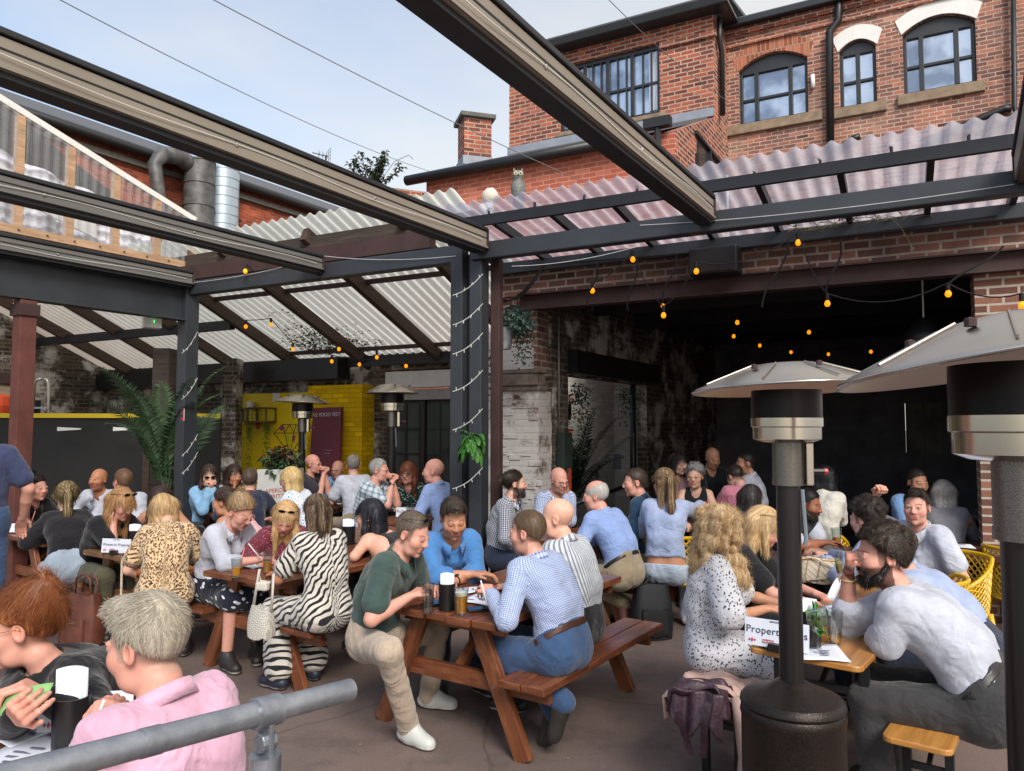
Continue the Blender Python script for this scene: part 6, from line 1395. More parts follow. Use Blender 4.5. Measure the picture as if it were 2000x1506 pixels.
# planter box with writing
bx = at(548, 935, 9.9); px_ = thing('planter_box', 'grey planter box lettered APEROL SPRITZ in red with red and green leaves', 'planter', V3(bx[0], bx[1], 0))
MB().box((bx[0], bx[1], .62), (.5, .4, 1.24), -.0).build('box', mk('pale_grey_board', (186, 188, 186), .6, var=.08), px_, bevel=.01)
RED = mk('red_ink', (170, 52, 40), .6); text('lettering', 'APEROL\nSPRITZ', V3(bx[0], bx[1] - .203, .93), (1, .0, .08), (0, 0, 1), .075, RED, px_)
hang('f', '', V3(bx[0], bx[1], 1.32), .26, 520, LEAFD, 21, .0, .05, .09, px_); hang('f', '', V3(bx[0], bx[1], 1.4), .2, 90, mk('red_leaf', (120, 50, 44), .5, var=.4), 22, .0, .05, .09, px_, 'red_leaves')

# ------------------------------------------------------------------ string lights
BULB = emit('amber_bulb', (255, 146, 14), .85); CABLE = mk('black_cable', (24, 23, 25), .6)
def sag(a, b, n=14, s=.12): return [a + (b - a) * t - UP * s * 4 * t * (1 - t) for t in np.linspace(0, 1, n)]
def festoon(label, spec, sagv=.1, extra=()):
    pts = [at(*p) for p in spec]; t = thing('festoon_lights', label, 'string lights', pts[0], 'strings of amber bulbs'); m = MB()
    for a, b in zip(pts[:-1], pts[1:]): m.tube(sag(a + UP * .09, b + UP * .09, 8, sagv * np.linalg.norm(b - a) * .25), .006, 5)
    m.build('cable', CABLE, t)
    for p in pts:
        b_ = MB().lathe([(0, -.028), (.014, -.025), (.024, -.01), (.025, .003), (.02, .016), (.013, .028)], p, 14).build('bulb', BULB, t, smooth=True); MB().lathe([(.017, .028), (.019, .09), (0, .095)], p, 10).build('lampholder', CABLE, b_)
festoon('string of amber bulbs under the white lean-to roof', [(480, 638, 10.2), (529, 634, 10.4), (572, 682, 10.6), (648, 706, 10.8), (702, 712, 11), (793, 715, 10.8)])
festoon('string of amber bulbs from the lean-to ridge along the rafter', [(479, 530, 8.6), (662, 682, 10.2), (736, 698, 10.2), (560, 660, 10.6)][:3])
festoon('pair of amber bulbs hanging under the timber head beam', [(706, 503, 8.4), (841, 482, 8.0)])
festoon('row of amber bulbs under the deep charcoal girder', [(30, 594, 8.6), (98, 586, 8.5), (113, 586, 8.5)])
festoon('drooping string of amber bulbs along the brick band', [(1157, 568, 7.5), (1236, 507, 7.4), (1296, 616, 7.2), (1360, 530, 7.0), (1559, 474, 6.7), (1616, 593, 6.5), (1852, 574, 6.0), (1996, 596, 5.6)], .5)
festoon('string of small amber bulbs receding over the dark room ceiling', [(1211, 598, 9.5), (1295, 598, 8.6), (1440, 630, 9.0), (1433, 657, 10.5), (1484, 675, 11.5), (1545, 688, 12.2), (1580, 649, 9.8), (1618, 692, 12.2), (1701, 687, 11.2)], .1)
festoon('single amber bulb on a cord in the side doorway', [(1178, 731, 9.6), (1120, 700, 9.2)][:1] + [])
for x0, y0, x1, y1, Y in ((1165, 515, 1150, 598, 7.4), (1243, 505, 1228, 606, 7.3), (1320, 495, 1296, 590, 7.1), (1540, 470, 1490, 600, 6.6), (1642, 470, 1616, 580, 6.4), (1960, 480, 1850, 560, 5.8)):
    a, b = at(x0, y0, Y - .15), at(x1, y1, Y - .02); tag(MB().tube([a + (b - a) * t + V3(.03 * sin(t * 6), 0, 0) for t in np.linspace(0, 1, 10)], .009, 6).build('hanging_cable', CABLE), 'dark cable looping down over the brown steel lintel', 'cable', 'cables over the lintel')
# fairy lights wound round the posts
FAIRY = mk('white_wire', (206, 206, 204), .5)
def fairy(px0, px1, ys, Y, label):
    m = MB(); rnd = random.Random(px0)
    for y in ys:
        a, b = at(px0, y + 20, Y), at(px1, y - 22, Y); n = 9
        pts = [a + (b - a) * t - UP * .035 * sin(pi * t) for t in np.linspace(0, 1, n)]; m.tube(pts, .0035, 5)
        for p in pts[1::2]: m.tube([p, p + V3(rnd.uniform(-.01, .01), -.005, rnd.choice((-1, 1)) * .03)], .0035, 4)
    return tag(m.build('fairy_lights', FAIRY), label, 'fairy lights')
fairy(884, 943, (557, 615, 672, 745, 820, 935), 6.98, 'white fairy light wire wound around the twin charcoal posts')
fairy(355, 386, (670, 760, 870, 905), 8.95, 'white fairy light wire wound around the far charcoal post')
m = MB()
for a, b in (((376, 552), (632, 500)), ((632, 500), (890, 500)), ((1000, 520), (1250, 480)), ((1250, 440), (1980, 360))):
    A_, B_ = onw(a[0], a[1], FL - back * .08, FR - back * .08), onw(b[0], b[1], FL - back * .08, FR - back * .08); m.tube(sag(A_, B_, 16, .04), .003, 5)
tag(m.build('fairy_wire', FAIRY), 'thin white wire drooping along the charcoal beam', 'wire')
for (x0, y0), (x1, y1), Y0, Y1, lab in (((80, -20), (840, 335), 6, 14, 'long thin overhead wire crossing the sky towards the roof bush'), ((380, -20), (1330, 430), 6, 12, 'thin overhead wire crossing the sky towards the chimney'), ((1160, -30), (1450, 215), 8, 12, 'thin overhead wire crossing the brick wing')):
    tag(MB().tube(sag(at(x0, y0, Y0), at(x1, y1, Y1), 20, .12), .005, 5).build('overhead_wire', mk('grey_wire', (120, 124, 128), .5)), lab, 'wire')
# thin cables over the brick band, bundle at pier
m = MB(); 
for k in range(3): m.tube(sag(wsx(985) - A1 * (.15 + .02 * k) + UP * (3.2 + .05 * k), wsx(1075) - A1 * .15 + UP * 3.58, 12, .1 + .05 * k), .008, 6)
m.tube(sag(wsx(1050) - A1 * .16 + UP * 3.6, wsx(1960) - A1 * .16 + UP * 3.57, 30, .05), .009, 6); tag(m.build('cable_bundle', CABLE), 'bundle of black cables along the wall plate above the brick band', 'cable')
m = MB(); rnd = random.Random(12)
for k in range(26):
    p = wsx(rnd.uniform(1560, 1800)) - A1 * .2 + UP * 3.62; d = nrm(V3(rnd.gauss(0, 1), rnd.gauss(0, .3), rnd.gauss(.1, .3))); pts = [p + d * t + UP * .03 * sin(t * 9) for t in np.linspace(0, rnd.uniform(.1, .4), 6)]; m.tube(pts, .003, 4)
    for p in pts[2:]: leaf(m, p, V3(rnd.gauss(0, 1), rnd.gauss(0, 1), rnd.gauss(0, 1)), .02, .04)
tag(m.build('dead_creeper', mk('dry_vine', (128, 122, 76), .8, var=.4)), 'dry creeper tangled on the wall plate above the brick band', 'plant')

# ------------------------------------------------------------------ things on the tables
GLS = thin('drinking_glass', (240, 244, 244), .1, .03); JUICE = mk('orange_juice', (244, 160, 10), .25, var=.04); LAGER = mk('lager', (206, 134, 20), .12, var=.1); COLA = mk('cola', (34, 18, 14), .1); FROTH = mk('froth', (236, 228, 208), .7, var=.05); PAPER = mk('white_paper', (214, 218, 230), .8, var=.03); INKB = mk('navy_ink', (44, 52, 82), .7); PHONE = mk('phone_glass', (20, 24, 30), .12); HOLD = mk('black_holder', (24, 23, 24), .35, var=.2, vs=20)
def up_at(px, py, z): return gz(px, py, z)
def glass(c, r0, r1, h, label, fill=None, fmat=None, froth=0, straw=0, text_=None, cat='glass', grp=None):
    t = thing('glass', label, cat, c, grp); n = 22
    MB().lathe([(r0 * .96, 0), (r1, h), (r1 - .002, h), (r0 * .92, .012), (0, .011)], c, n).build('tumbler', GLS, t, smooth='auto')
    if fill:
        f_ = lambda z: r0 + (r1 - r0) * z / h - .004
        MB().lathe([(f_(.013), .013), (f_(fill * h), fill * h), (0, fill * h)], c, n).build('drink', fmat, t, smooth='auto')
        if froth: MB().lathe([(f_(fill * h), fill * h + .0005), (f_(fill * h + froth), fill * h + froth), (0, fill * h + froth)], c, n).build('froth', FROTH, t, smooth='auto')
    if straw: 
        m = MB(); a_, b_ = c + V3(0, 0, .02), c + V3(straw * .05, .01, h + .07); m.tube([a_, b_], .0035, 8); m.build('straw', mk('striped_straw', (226, 150, 150), .5, var=.0), t)
    if text_:
        s_, col_, z_ = text_; text('lettering', s_, c + V3(0, -(r0 + (r1 - r0) * z_ / h) - .0015, z_), (1, 0, 0), (0, 0, 1), .019, col_, t, bold=True)
    return t
zt1, ztb = .744, .762
ex = dict(grp=None)
glass(up_at(836, 1197, zt1), .031, .036, .165, 'tall empty glass with brown star print on the middle table', text_=('*  *\n*', mk('brown_ink', (88, 66, 52), .7), .1))
glass(up_at(901, 1201, zt1), .03, .042, .15, 'pint of amber beer with froth beside the black napkin holder', .72, LAGER, .014)
glass(up_at(462, 1127, zt1), .031, .041, .13, 'tumbler of orange juice on the table of the woman writing', .52, JUICE, straw=1)
glass(up_at(522, 1120, zt1), .03, .036, .16, 'tall beer glass lettered ESTRE near the zebra dress', .5, LAGER, text_=('ESTRE', mk('dark_ink', (40, 24, 22), .7), .1))
glass(up_at(57, 1035, zt1), .036, .043, .12, 'glass of cola with lemon and straw at the frame edge', .6, COLA, straw=1)
glass(up_at(411, 992, zt1), .034, .042, .12, 'small orange juice glass in front of the woman in sunglasses', .6, JUICE)
glass(up_at(1570, 1075, ztb), .036, .046, .14, 'half drunk lager on the dark table by the gilet man', .45, LAGER, .008)
glass(up_at(1634, 1062, ztb), .036, .046, .14, 'lager glass between the gilet man and the curly haired man', .4, LAGER)
glass(up_at(1629, 1257, ztb), .033, .045, .155, 'nearly empty pint glass on the pine table', .18, LAGER)
glass(up_at(220, 1366, zt1), .036, .043, .14, 'empty tumbler behind the pink shirt man', text_=None)
for px, py, lab, f_, m_ in ((644, 968, 'green bottled drink glass on the far table', .5, mk('teal_label', (90, 200, 180), .4)), (655, 970, 'empty ribbed glass on the far table', 0, None), (664, 970, 'third empty glass by the dark pint on the far table', 0, None)):
    c = T6.location; c = up_at(px, py, .745) if 0 else at(px, py, 10.35); c[2] = .745; glass(c, .038, .045, .16, lab, f_, m_)
c = at(667, 965, 10.5); c[2] = .745; glass(c, .04, .048, .17, 'dark stout pint with a pale beer mat label on the far table', .9, COLA, .012)
for px, Y, lab in ((745, 8.75, 'empty pint glass beside the plaid shirt man'), (801, 8.6, 'empty lager glass beside the name card of the back table')):
    c = at(px, 980, Y); c[2] = .745; glass(c, .036, .046, .15, lab)
for px, Y, lab in ((1368, 7.95, 'clear cocktail with a striped straw on the doorway table'), (1401, 7.85, 'green garnished cocktail in front of the white name card')):
    c = at(px, 990, Y); c[2] = .8; glass(c, .034, .04, .15, lab, .5, GLS, straw=1)
# stemmed glasses
def stem_glass(c, prof, label, fill=None, mint=False, fm=None):
    t = thing('stemmed_glass', label, 'wine glass', c); MB().lathe([(.036, 0), (.034, .004), (.006, .01), (.0045, .09)] + [(r, z) for r, z in prof] + [(r - .0015, z) for r, z in prof[::-1]], c, 26).build('bowl', GLS, t, smooth='auto')
    if fm: MB().lathe([(max(0, r - .003), z + .002) for r, z in prof if z < fill] + [(0, fill)], c, 24).build('drink', fm, t, smooth='auto')
    if mint:
        rnd = random.Random(5); m = MB()
        for k in range(46): leaf(m, c + V3(rnd.gauss(0, .016), rnd.gauss(0, .016), rnd.uniform(.105, .2)), V3(rnd.gauss(0, 1), rnd.gauss(0, 1), rnd.gauss(.3, .6)), .026, .045)
        m.build('mint', LEAFG, t, uv=None); MB().tube([c + V3(0, 0, .11), c + V3(-.02, 0, .24)], .0035, 6).build('straw', BLACK, t)
    return t
stem_glass(up_at(1598, 1278, ztb), [(.012, .095), (.038, .115), (.05, .15), (.047, .19), (.04, .215)], 'balloon gin glass packed with mint and a black straw', .16, True, mk('green_gin', (110, 130, 60), .1))
stem_glass(up_at(1640, 1150, ztb), [(.008, .09), (.02, .11), (.027, .16), (.027, .2), (.024, .235)], 'champagne flute of pale wine beside the cream handbag', .18, False, mk('pale_wine', (206, 186, 120), .1))
stem_glass(up_at(258, 1066, zt1), [(.01, .09), (.034, .11), (.04, .14), (.036, .175), (.032, .195)], 'empty wine glass beside the black holder of the card table')
# napkin and menu holders
def holder(c, label, w=.062, h=.17, pap=.09, az=0):
    t = thing('napkin_holder', label, 'holder', c); MB().lathe([(w, 0), (w * 1.03, h), (w * .97, h), (w * .93, .01), (0, .01)], c, 28).build('cup', HOLD, t, smooth='auto')
    m = MB(); m.grid(lambda u, v: c + V3((u - .5) * w * 1.55, .02 * sin((u - .3) * 4) , .03 + (h + pap - .03 + .004 * sin(u * 5)) * v), 10, 2); o = m.build('napkins', PAPER, t, smooth=True, solid=.012)
    return t
holder(up_at(873, 1190, zt1), 'black napkin holder with white napkins between the glasses', .048, .15, .055)
hb_ = up_at(137, 1462, zt1); holder(hb_, 'black cutlery holder with tall white napkins in the near foreground', .055, .17, .09)
holder(up_at(1580, 1262, ztb), 'black holder with cream napkins behind the heater pole', .055, .17, .05)
holder(up_at(263, 1072, zt1), 'black holder with a white napkin beside the copper wine bucket', .055, .16, .05)
holder(up_at(680, 1062, .744), 'black holder with white napkins behind the zebra dress', .06, .16, .06)
tt = up_at(222, 1062, zt1); cbk = thing('wine_bucket', 'copper wine bucket holding a bottle behind the Women In Property card', 'bucket', tt)
MB().lathe([(.062, 0), (.066, .155), (.062, .155), (.058, .01), (0, .01)], tt, 24).build('bucket', mk('copper', (150, 88, 62), .35, .8, var=.3), cbk, smooth='auto')
bt2 = MB().lathe([(.036, .02), (.037, .16), (.03, .19), (.015, .22), (.014, .27), (0, .27)], tt + V3(.015, 0, 0), 18).build('bottle', mk('bottle_green', (22, 34, 22), .12), cbk, smooth='auto'); MB().lathe([(.0155, .222), (.0155, .272), (0, .275)], tt + V3(.015, 0, 0), 14).build('foil', mk('foil', (200, 190, 170), .3, .8), bt2)
# name cards with their writing
LOGO = mk('crest_pink', (190, 60, 80), .6)
def card(c, w, h, az, title, label, ts=.05, off=(0, 0), stand=True, sub=True, tilt=.12):
    t = thing('name_card', label, 'sign', c); x = V3(cos(radians(az)), -sin(radians(az)), 0); n_ = V3(-x[1], x[0], 0); n_ = n_ if n_[1] < 0 else -n_; u = nrm(UP - n_ * tilt)
    b = c + UP * .012; MB().slab([b - x * w / 2, b + x * w / 2, b + x * w / 2 + u * h, b - x * w / 2 + u * h], -n_ * .002).build('card', PAPER, t)
    f_ = n_ * .0016
    text('lettering', title, b + u * h * .58 + f_ + x * off[0], x, u, ts, INKB, t, sx=1.06)
    if sub:
        text('small_print', 'NETWORKING', b + u * h * .93 + f_, x, u, .009, INKB, t); text('small_print', 'LIVERPOOL\nPROPERTY SOCIAL', b + u * h * .2 - x * w * .22 + f_, x, u, .011, LOGO, t, align='LEFT')
        m = MB(); cc = b + u * h * .2 - x * w * .38 + f_; k = h * .09
        for dx_ in (-1, 0, 1): m.slab([cc + x * (dx_ * k * 1.1 - k * .5), cc + x * (dx_ * k * 1.1) - u * k * (1.1 if dx_ == 0 else .6), cc + x * (dx_ * k * 1.1 + k * .5), cc + x * dx_ * k * 1.1 + u * k * (1.1 if dx_ == 0 else .6)], n_ * .0008)
        m.build('crest', LOGO, t)
    if stand: MB().slab([b - x * .035 + n_ * .004 - UP * .01, b + x * .035 + n_ * .004 - UP * .01, b + x * .028 + n_ * .004 + UP * .025, b - x * .028 + n_ * .004 + UP * .025], n_ * .03).build('stand', HOLD, t)
    return t
card(up_at(225, 1083, zt1), .275, .115, 12, 'Women In Property', 'white card reading Women In Property on the worn table', .029)
card(up_at(1516, 1272, ztb) , .29, .125, 34, 'Property Pros', 'white card reading Property, partly behind the black heater pole', .046)
card(up_at(165, 1432, zt1), .30, .12, -12, 'Pro Gino', 'white card reading Pro Gino behind the cutlery holder', .062, (.04, 0))
c = at(1394, 992, 7.75); c[2] = .8; card(c, .3, .13, 12, 'Kiwi Kickers', 'white card reading Kiwi Kickers on the doorway table', .04, sub=False)
c = at(790, 985, 8.65); c[2] = .744; card(c, .2, .11, 5, 'Rob', 'white card starting Rob on the back table', .05, (-.05, 0), sub=False)
c = up_at(862, 1186, zt1); card(c, .07, .12, 60, '', 'small folded white card behind the tall empty glass', .02, stand=False, sub=False)
c = up_at(24, 1042, zt1); card(c, .1, .085, 5, '', 'blank white card beside the cola glass', .02, stand=False, sub=False)
# papers and phones
def sheet(c, w, l, az, label, lines=0, name='paper', z=0):
    t = thing(name, label, 'paper', c); x = V3(cos(radians(az)), -sin(radians(az)), 0); y = V3(-x[1], x[0], 0); b = c + UP * (.003 + z)
    m = MB(); m.grid(lambda u, v: b + x * (u - .5) * w + y * (v - .5) * l + UP * (.004 * sin(u * 3 + v * 2) ** 2), 6, 6); m.build('page', PAPER, t, smooth=True, solid=.0012)
    if lines:
        m = MB(); rnd = random.Random(lines)
        for k in range(lines): q_ = b + x * rnd.uniform(-.35, .1) * w + y * (.4 - .8 * k / lines) * l + UP * .0065; m.slab([q_, q_ + x * rnd.uniform(.1, .3) * w, q_ + x * rnd.uniform(.1, .3) * w + y * .012, q_ + y * .012], UP * .0006)
        m.build('print', mk('grey_print', (110, 112, 140), .8), t)
    return t
sheet(up_at(945, 1170, zt1), .21, .28, 30, 'printed quiz sheet under the pen hand on the middle table', 9); sheet(up_at(915, 1155, zt1), .15, .2, 60, 'blank white sheet beside the beer on the middle table', 3, z=.003)
sheet(up_at(505, 1103, zt1), .2, .28, 30, 'white sheet the woman in pink glasses writes on', 5)
sheet(up_at(60, 1478, zt1), .26, .34, 10, 'large white sheet spread in the near corner', 8); sheet(up_at(52, 1438, zt1), .13, .17, 30, 'folded grey leaflet on the near table', 4, 'leaflet', .004); sheet(up_at(135, 1492, zt1), .2, .2, -30, 'white quiz sheet under the cutlery holder', 5)
sheet(up_at(1640, 1196, ztb), .21, .3, 40, 'white sheet beside the gin glass', 5); sheet(up_at(1600, 1275, ztb), .21, .26, 10, 'white sheet lying under the near glasses of the pine table', 6)
c = at(1860, 1030, 6.4); c[2] = .782; sheet(c, .3, .22, 20, 'papers on the black table by the narrow pier', 5)
c = at(640, 975, 10.15); c[2] = .745; sheet(c, .35, .25, 20, 'papers spread on the far table edge', 4)
def phone(c, az, label):
    t = thing('phone', label, 'phone', c); M_ = -radians(az); b = MB().box(c + UP * .008, (.075, .155, .009), M_).build('case', HOLD, t, bevel=.003); MB().box(c + UP * .0135, (.069, .148, .002), M_).build('screen', PHONE, t)
phone(up_at(937, 1192, zt1), 70, 'black phone lying beside the pint of beer'); phone(up_at(848, 1182, zt1), 50, 'phone lying by the tall empty glass'); phone(V3(*up_at(1512, 1262, ztb)), 60, 'phone leaning at the Property name card')
def slip(c, d1, d2, mat, label):
    t = MB(); c = np.array(c); t.grid(lambda u, v: c + nrm(d1) * (u - .5) * .14 + nrm(d2) * (v - .5) * .06 + UP * .012 * sin(u * 3), 6, 2); return tag(t.build('paper_slip', mat, None, smooth=True, solid=.001), label, 'paper')
slip(at(50, 1368, 2.42), (.9, .2, .25), (.1, .5, .8), mk('green_paper', (140, 190, 120), .8), 'pale green slip of paper held by the auburn haired woman')
slip(at(1632, 1152, 4.35), (.5, .3, .6), (.6, .2, -.3), PAPER, 'curled white slip held by the blonde woman in black')
for hp_, d_, lab in ((at(947, 1165, 4.06), (-.05, -.02, .2), 'white pen held by the gingham shirt man'), (at(180, 1425, 2.0), (.09, -.03, .2), 'white pen held by the pink shirt man'), (at(500, 1080, 5.5), (-.1, .0, .12), 'white pen held by the woman in pink glasses')):
    d_ = nrm(V3(*d_)); tag(MB().tube([hp_ - d_ * .05, hp_ + d_ * .09], .004, 8).build('pen', WHITE, None, smooth=True), lab, 'pen')

# ------------------------------------------------------------------ bags, coat, backpack, ladder, sign
def blob(name, fn, nu, nv, mat, par, bevel=0, wrap=True):
    m = MB(); m.grid(fn, nu, nv); return m.build(name, mat, par, smooth=True)
def bag_body(c, w, d, h, az, mat, par, name='body', top=.8, sag_=.0):
    x = V3(cos(radians(az)), -sin(radians(az)), 0); y = V3(-x[1], x[0], 0); n = 28; rows = [(0, .86), (.03, .97), (.25, 1.03), (.6, 1.0), (.9, top + .05), (1, top)]; m = MB(); vs = []
    for t, k in rows:
        for q in range(n):
            a = 2 * pi * q / n; ex_ = .55; cx = abs(cos(a)) ** ex_ * (1 if cos(a) > 0 else -1); sy = abs(sin(a)) ** ex_ * (1 if sin(a) > 0 else -1)
            vs.append(c + x * cx * w / 2 * k + y * sy * d / 2 * k * (1 - .25 * t) + UP * (h * t + .008 * sin(a * 5 + t * 4)))
    m.add(vs, [(i * n + q, i * n + (q + 1) % n, (i + 1) * n + (q + 1) % n, (i + 1) * n + q) for i in range(len(rows) - 1) for q in range(n)] + [tuple(range(n))[::-1], tuple((len(rows) - 1) * n + q for q in range(n))]); return m.build(name, mat, par, smooth='auto'), x, y
LEA = mk('brown_leather', (112, 64, 50), .5, var=.3, vs=10, bump=.15)
c = gz(163, 1255, .02); c[2] = 0; bp_ = thing('backpack', 'brown leather backpack standing on the ground behind the white haired man', 'bag', c); o_, x, y = bag_body(c, .34, .2, .42, 20, LEA, bp_)
pk, _, _ = bag_body(c - y * .09 + UP * .03 - x * .02, .26, .09, .2, 20, LEA, bp_, 'pocket', .95); MB().tube([c - y * .15 - x * .12 + UP * .21, c - y * .15 + x * .08 + UP * .215], .004, 6).build('zip', GOLD if 'GOLD' in globals() else STAIN, pk)
for k, h_ in ((-.02, .15), (.05, .13)): MB().tube([c + x * (-.09) + y * k + UP * .4, c + x * (-.075) + y * k + UP * (.4 + h_), c + x * 0 + y * k + UP * (.43 + h_), c + x * .075 + y * k + UP * (.4 + h_), c + x * .09 + y * k + UP * .4], .009, 8).build('handle', LEA, bp_, smooth=True)
m = MB(); m.tube([c + y * .1 + x * .13 + UP * .38, c + y * .2 + x * .2 + UP * .2, c + y * .12 + x * .17 + UP * .03], .014, 8); m.build('strap', LEA, bp_, smooth=True)
CREAM = NT('woven_cream'); uv = CREAM.coord('Object'); ck = CREAM.n('TexChecker', {'Vector': CREAM.coord('Object', (1, 1, 1), (0, .78, .2)), 'Scale': 110.0}).outputs['Fac']; CREAM.set(Base_Color=CREAM.mix(ck, lin((206, 200, 190)), lin((150, 146, 138))), Roughness=.6); CREAM = CREAM.m
CRL = mk('cream_leather', (210, 204, 194), .5, var=.1)
c = gz(512, 1136, .5); c = at(510, 1245, 4.72); hb2 = thing('handbag', 'cream woven bucket bag hanging from the table corner by its strap', 'bag', c); o_, x, y = bag_body(c, .17, .12, .19, 25, CREAM, hb2)
cor = at(517, 1142, 4.78); m = MB(); m.tube([c - x * .07 + UP * .18, c - x * .02 + UP * .42, cor + V3(-.02, -.03, .03), cor + V3(.05, -.03, .02), c + x * .09 + UP * .4, c + x * .08 + UP * .17], .009, 6); m.build('strap', CRL, hb2, smooth=True)
MB().box(cor + V3(.0, -.04, .0), (.085, .045, .055), -.3).build('clasp_pouch', CRL, hb2, bevel=.012)
rp2 = [gz(270, 1085, .76), at(276, 1100, 5.75), at(271, 1200, 5.6), at(262, 1235, 5.6)]; rp3 = [gz(240, 1082, .765), at(238, 1100, 5.85), at(236, 1190, 5.7), at(233, 1230, 5.6)]
ROPE = mk('pearl_rope', (204, 186, 158), .5, var=.35, vs=90); tag(MB().tube([rp3[3], rp3[2], rp3[1], rp3[0], (rp2[0] + rp3[0]) / 2 + UP * .01, rp2[0], rp2[1], rp2[2], rp2[3]], .009, 8).build('bag_chain', ROPE, None, smooth=True), 'pale twisted bag chain hanging over the worn table edge', 'chain')
q = NT('quilted_beige'); v_ = q.coord('Object', (1, 1, 1), (0, .785, 0)); b_ = q.n('TexBrick', {'Vector': v_, 'Color1': lin((196, 182, 162)), 'Color2': lin((204, 190, 170)), 'Mortar': lin((140, 126, 108)), 'Scale': 1.0, 'Mortar Size': .0022, 'Brick Width': .03, 'Row Height': .03, 'Bias': 0}); q.set(Base_Color=b_.outputs['Color'], Roughness=.5); QB = q.m
c = up_at(1606, 1138, ztb); pb_ = thing('handbag', 'beige quilted handbag standing on the pine table', 'bag', c); o_, x, y = bag_body(c, .27, .085, .16, 20, QB, pb_, top=.9)
GOLDM = mk('gold_trim', (206, 160, 80), .25, 1.0, var=.1)
m = MB(); m.tube([c - x * .13 + UP * .15, c - x * .05 - y * .05 + UP * .17, c + x * .1 - y * .05 + UP * .1, c + x * .02 - y * .055 + UP * .04, c - x * .08 - y * .05 + UP * .02], .005, 6); m.build('strap', CRL, pb_, smooth=True)
m = MB(); m.tube([c - x * .13 - y * .03 + UP * .155, c + x * .13 - y * .03 + UP * .15], .004, 6); m.build('zip', GOLDM, pb_); m = MB(); m.lathe([(.008, 0), (.008, .02), (0, .022)], c - y * .05 + UP * .02, 10); m.build('charm', GOLDM, pb_)
c = at(1272, 1150, 6.45); c[2] = 0; rk = thing('rucksack', 'black rucksack on the ground beside the dark teal shirt man', 'bag', c); o_, x, y = bag_body(c, .34, .24, .46, -10, mk('black_nylon', (24, 26, 32), .6, var=.3, vs=14, bump=.1), rk); MB().tube([c - x * .05 + UP * .46, c + UP * .53, c + x * .06 + UP * .46], .012, 8).build('handle', BLACK, rk); bag_body(c - y * .1 + UP * .04, .25, .08, .22, -10, BLACK, rk, 'pocket', .95)
# coat thrown over the bench end and a plum bag on top of it
COAT = mk('pink_beige_coat', (196, 164, 152), .85, var=.15, vs=8, bump=.1)
bc = V3(bl[0], bl[1], .465); bx_, by_ = V3(cos(radians(34)), -sin(radians(34)), 0), A1
ct = thing('coat', 'pale pink coat draped over the near end of the pine bench', 'coat', bc)
def cloth(c, top, dl, dr, wid, seed, ext=.0):
    """Cloth lying over the bench: short drop dl on one side, long drop dr on the other, falling in folds."""
    ph = seed * 1.7
    def fn(u, v):
        hem = 1 + .13 * sin(v * 7 + ph) + .06 * sin(v * 19 + ph); L1, L2 = dl * hem, dr * (hem - .55 * (2 * v - 1) ** 4 * .5); s_ = -L1 + (L1 + top + L2) * u; w = wid * (1 - .12 * sin(u * 9 + ph)); y = (v - .5) * w + .02 * sin(u * 7 + ph)
        if s_ < 0: k = -s_; x, z = -top / 2 - .02 - .2 * k, -k * .96
        elif s_ > top: k = s_ - top; x, z = top / 2 + .025 + .12 * k, -k * .97
        else: k = 0; x, z = s_ - top / 2, .028 + .016 * sin(s_ * 23 + v * 9 + ph) + .014 * sin(v * 17 - s_ * 11 + ph)
        if k: f_ = min(1, k / .12); x += (.02 * sin(v * 21 + ph + u * 3) + .012 * sin(v * 37 + ph)) * f_ * (1 if s_ > 0 else -1); y *= 1 - .25 * min(1, k / .4); z += .02 * (1 - f_) 
        return c + bx_ * x + by_ * y + UP * z
    return fn
def sheetm(name, fn, nu, nv, mat, par, th=.008):
    m = MB(); m.grid(fn, nu, nv); return m.build(name, mat, par, smooth=True, solid=th)
sheetm('body', cloth(bc + by_ * .2, .31, .13, .46, .46, 2), 70, 60, COAT, ct)
sheetm('collar', cloth(bc + by_ * .1 + UP * .022, .26, .07, .1, .2, 5), 40, 26, COAT, ct)
m = MB(); sl = [bc + bx_ * .17 + by_ * .02 + UP * .05, bc + bx_ * .205 + by_ * .0 + UP * -.06, bc + bx_ * .215 + by_ * .01 + UP * -.22, bc + bx_ * .2 + by_ * .02 + UP * -.4, bc + bx_ * .205 + by_ * .02 + UP * -.5]
m.tube(sl, [.035, .05, .046, .05, .046], 14); m.build('sleeve', COAT, ct, smooth=True)
PLUM = mk('plum_leather', (84, 58, 70), .36, var=.5, vs=60, bump=.3, bs=120)
tb = thing('tote_bag', 'plum textured tote bag slumped on the coat at the bench end', 'bag', bc)
sheetm('side', cloth(bc - by_ * .005 + UP * .045 - bx_ * .01, .2, .1, .11, .16, 9), 44, 24, PLUM, tb, .012)
sheetm('flap', lambda u, v: bc + bx_ * ((u - .5) * .25) - by_ * (.07 + .05 * v + .012 * sin(u * 17)) + UP * (.075 - .17 * v * (1 - .25 * cos(u * 9))), 30, 12, PLUM, tb, .012)
for s_, e_ in ((-.09, -.03), (.07, .03)):
    m = MB(); pts = [bc + bx_ * (s_ + (e_ - s_) * t) - by_ * (.12 + .02 * sin(t * 5)) + UP * (.05 - .27 * t) for t in np.linspace(0, 1, 9)]; rw = nrm(bx_)
    for k in range(8): m.slab([pts[k] - rw * .017, pts[k] + rw * .017, pts[k + 1] + rw * .017, pts[k + 1] - rw * .017], -by_ * .006)
    m.build('strap', PLUM, tb, smooth=False)
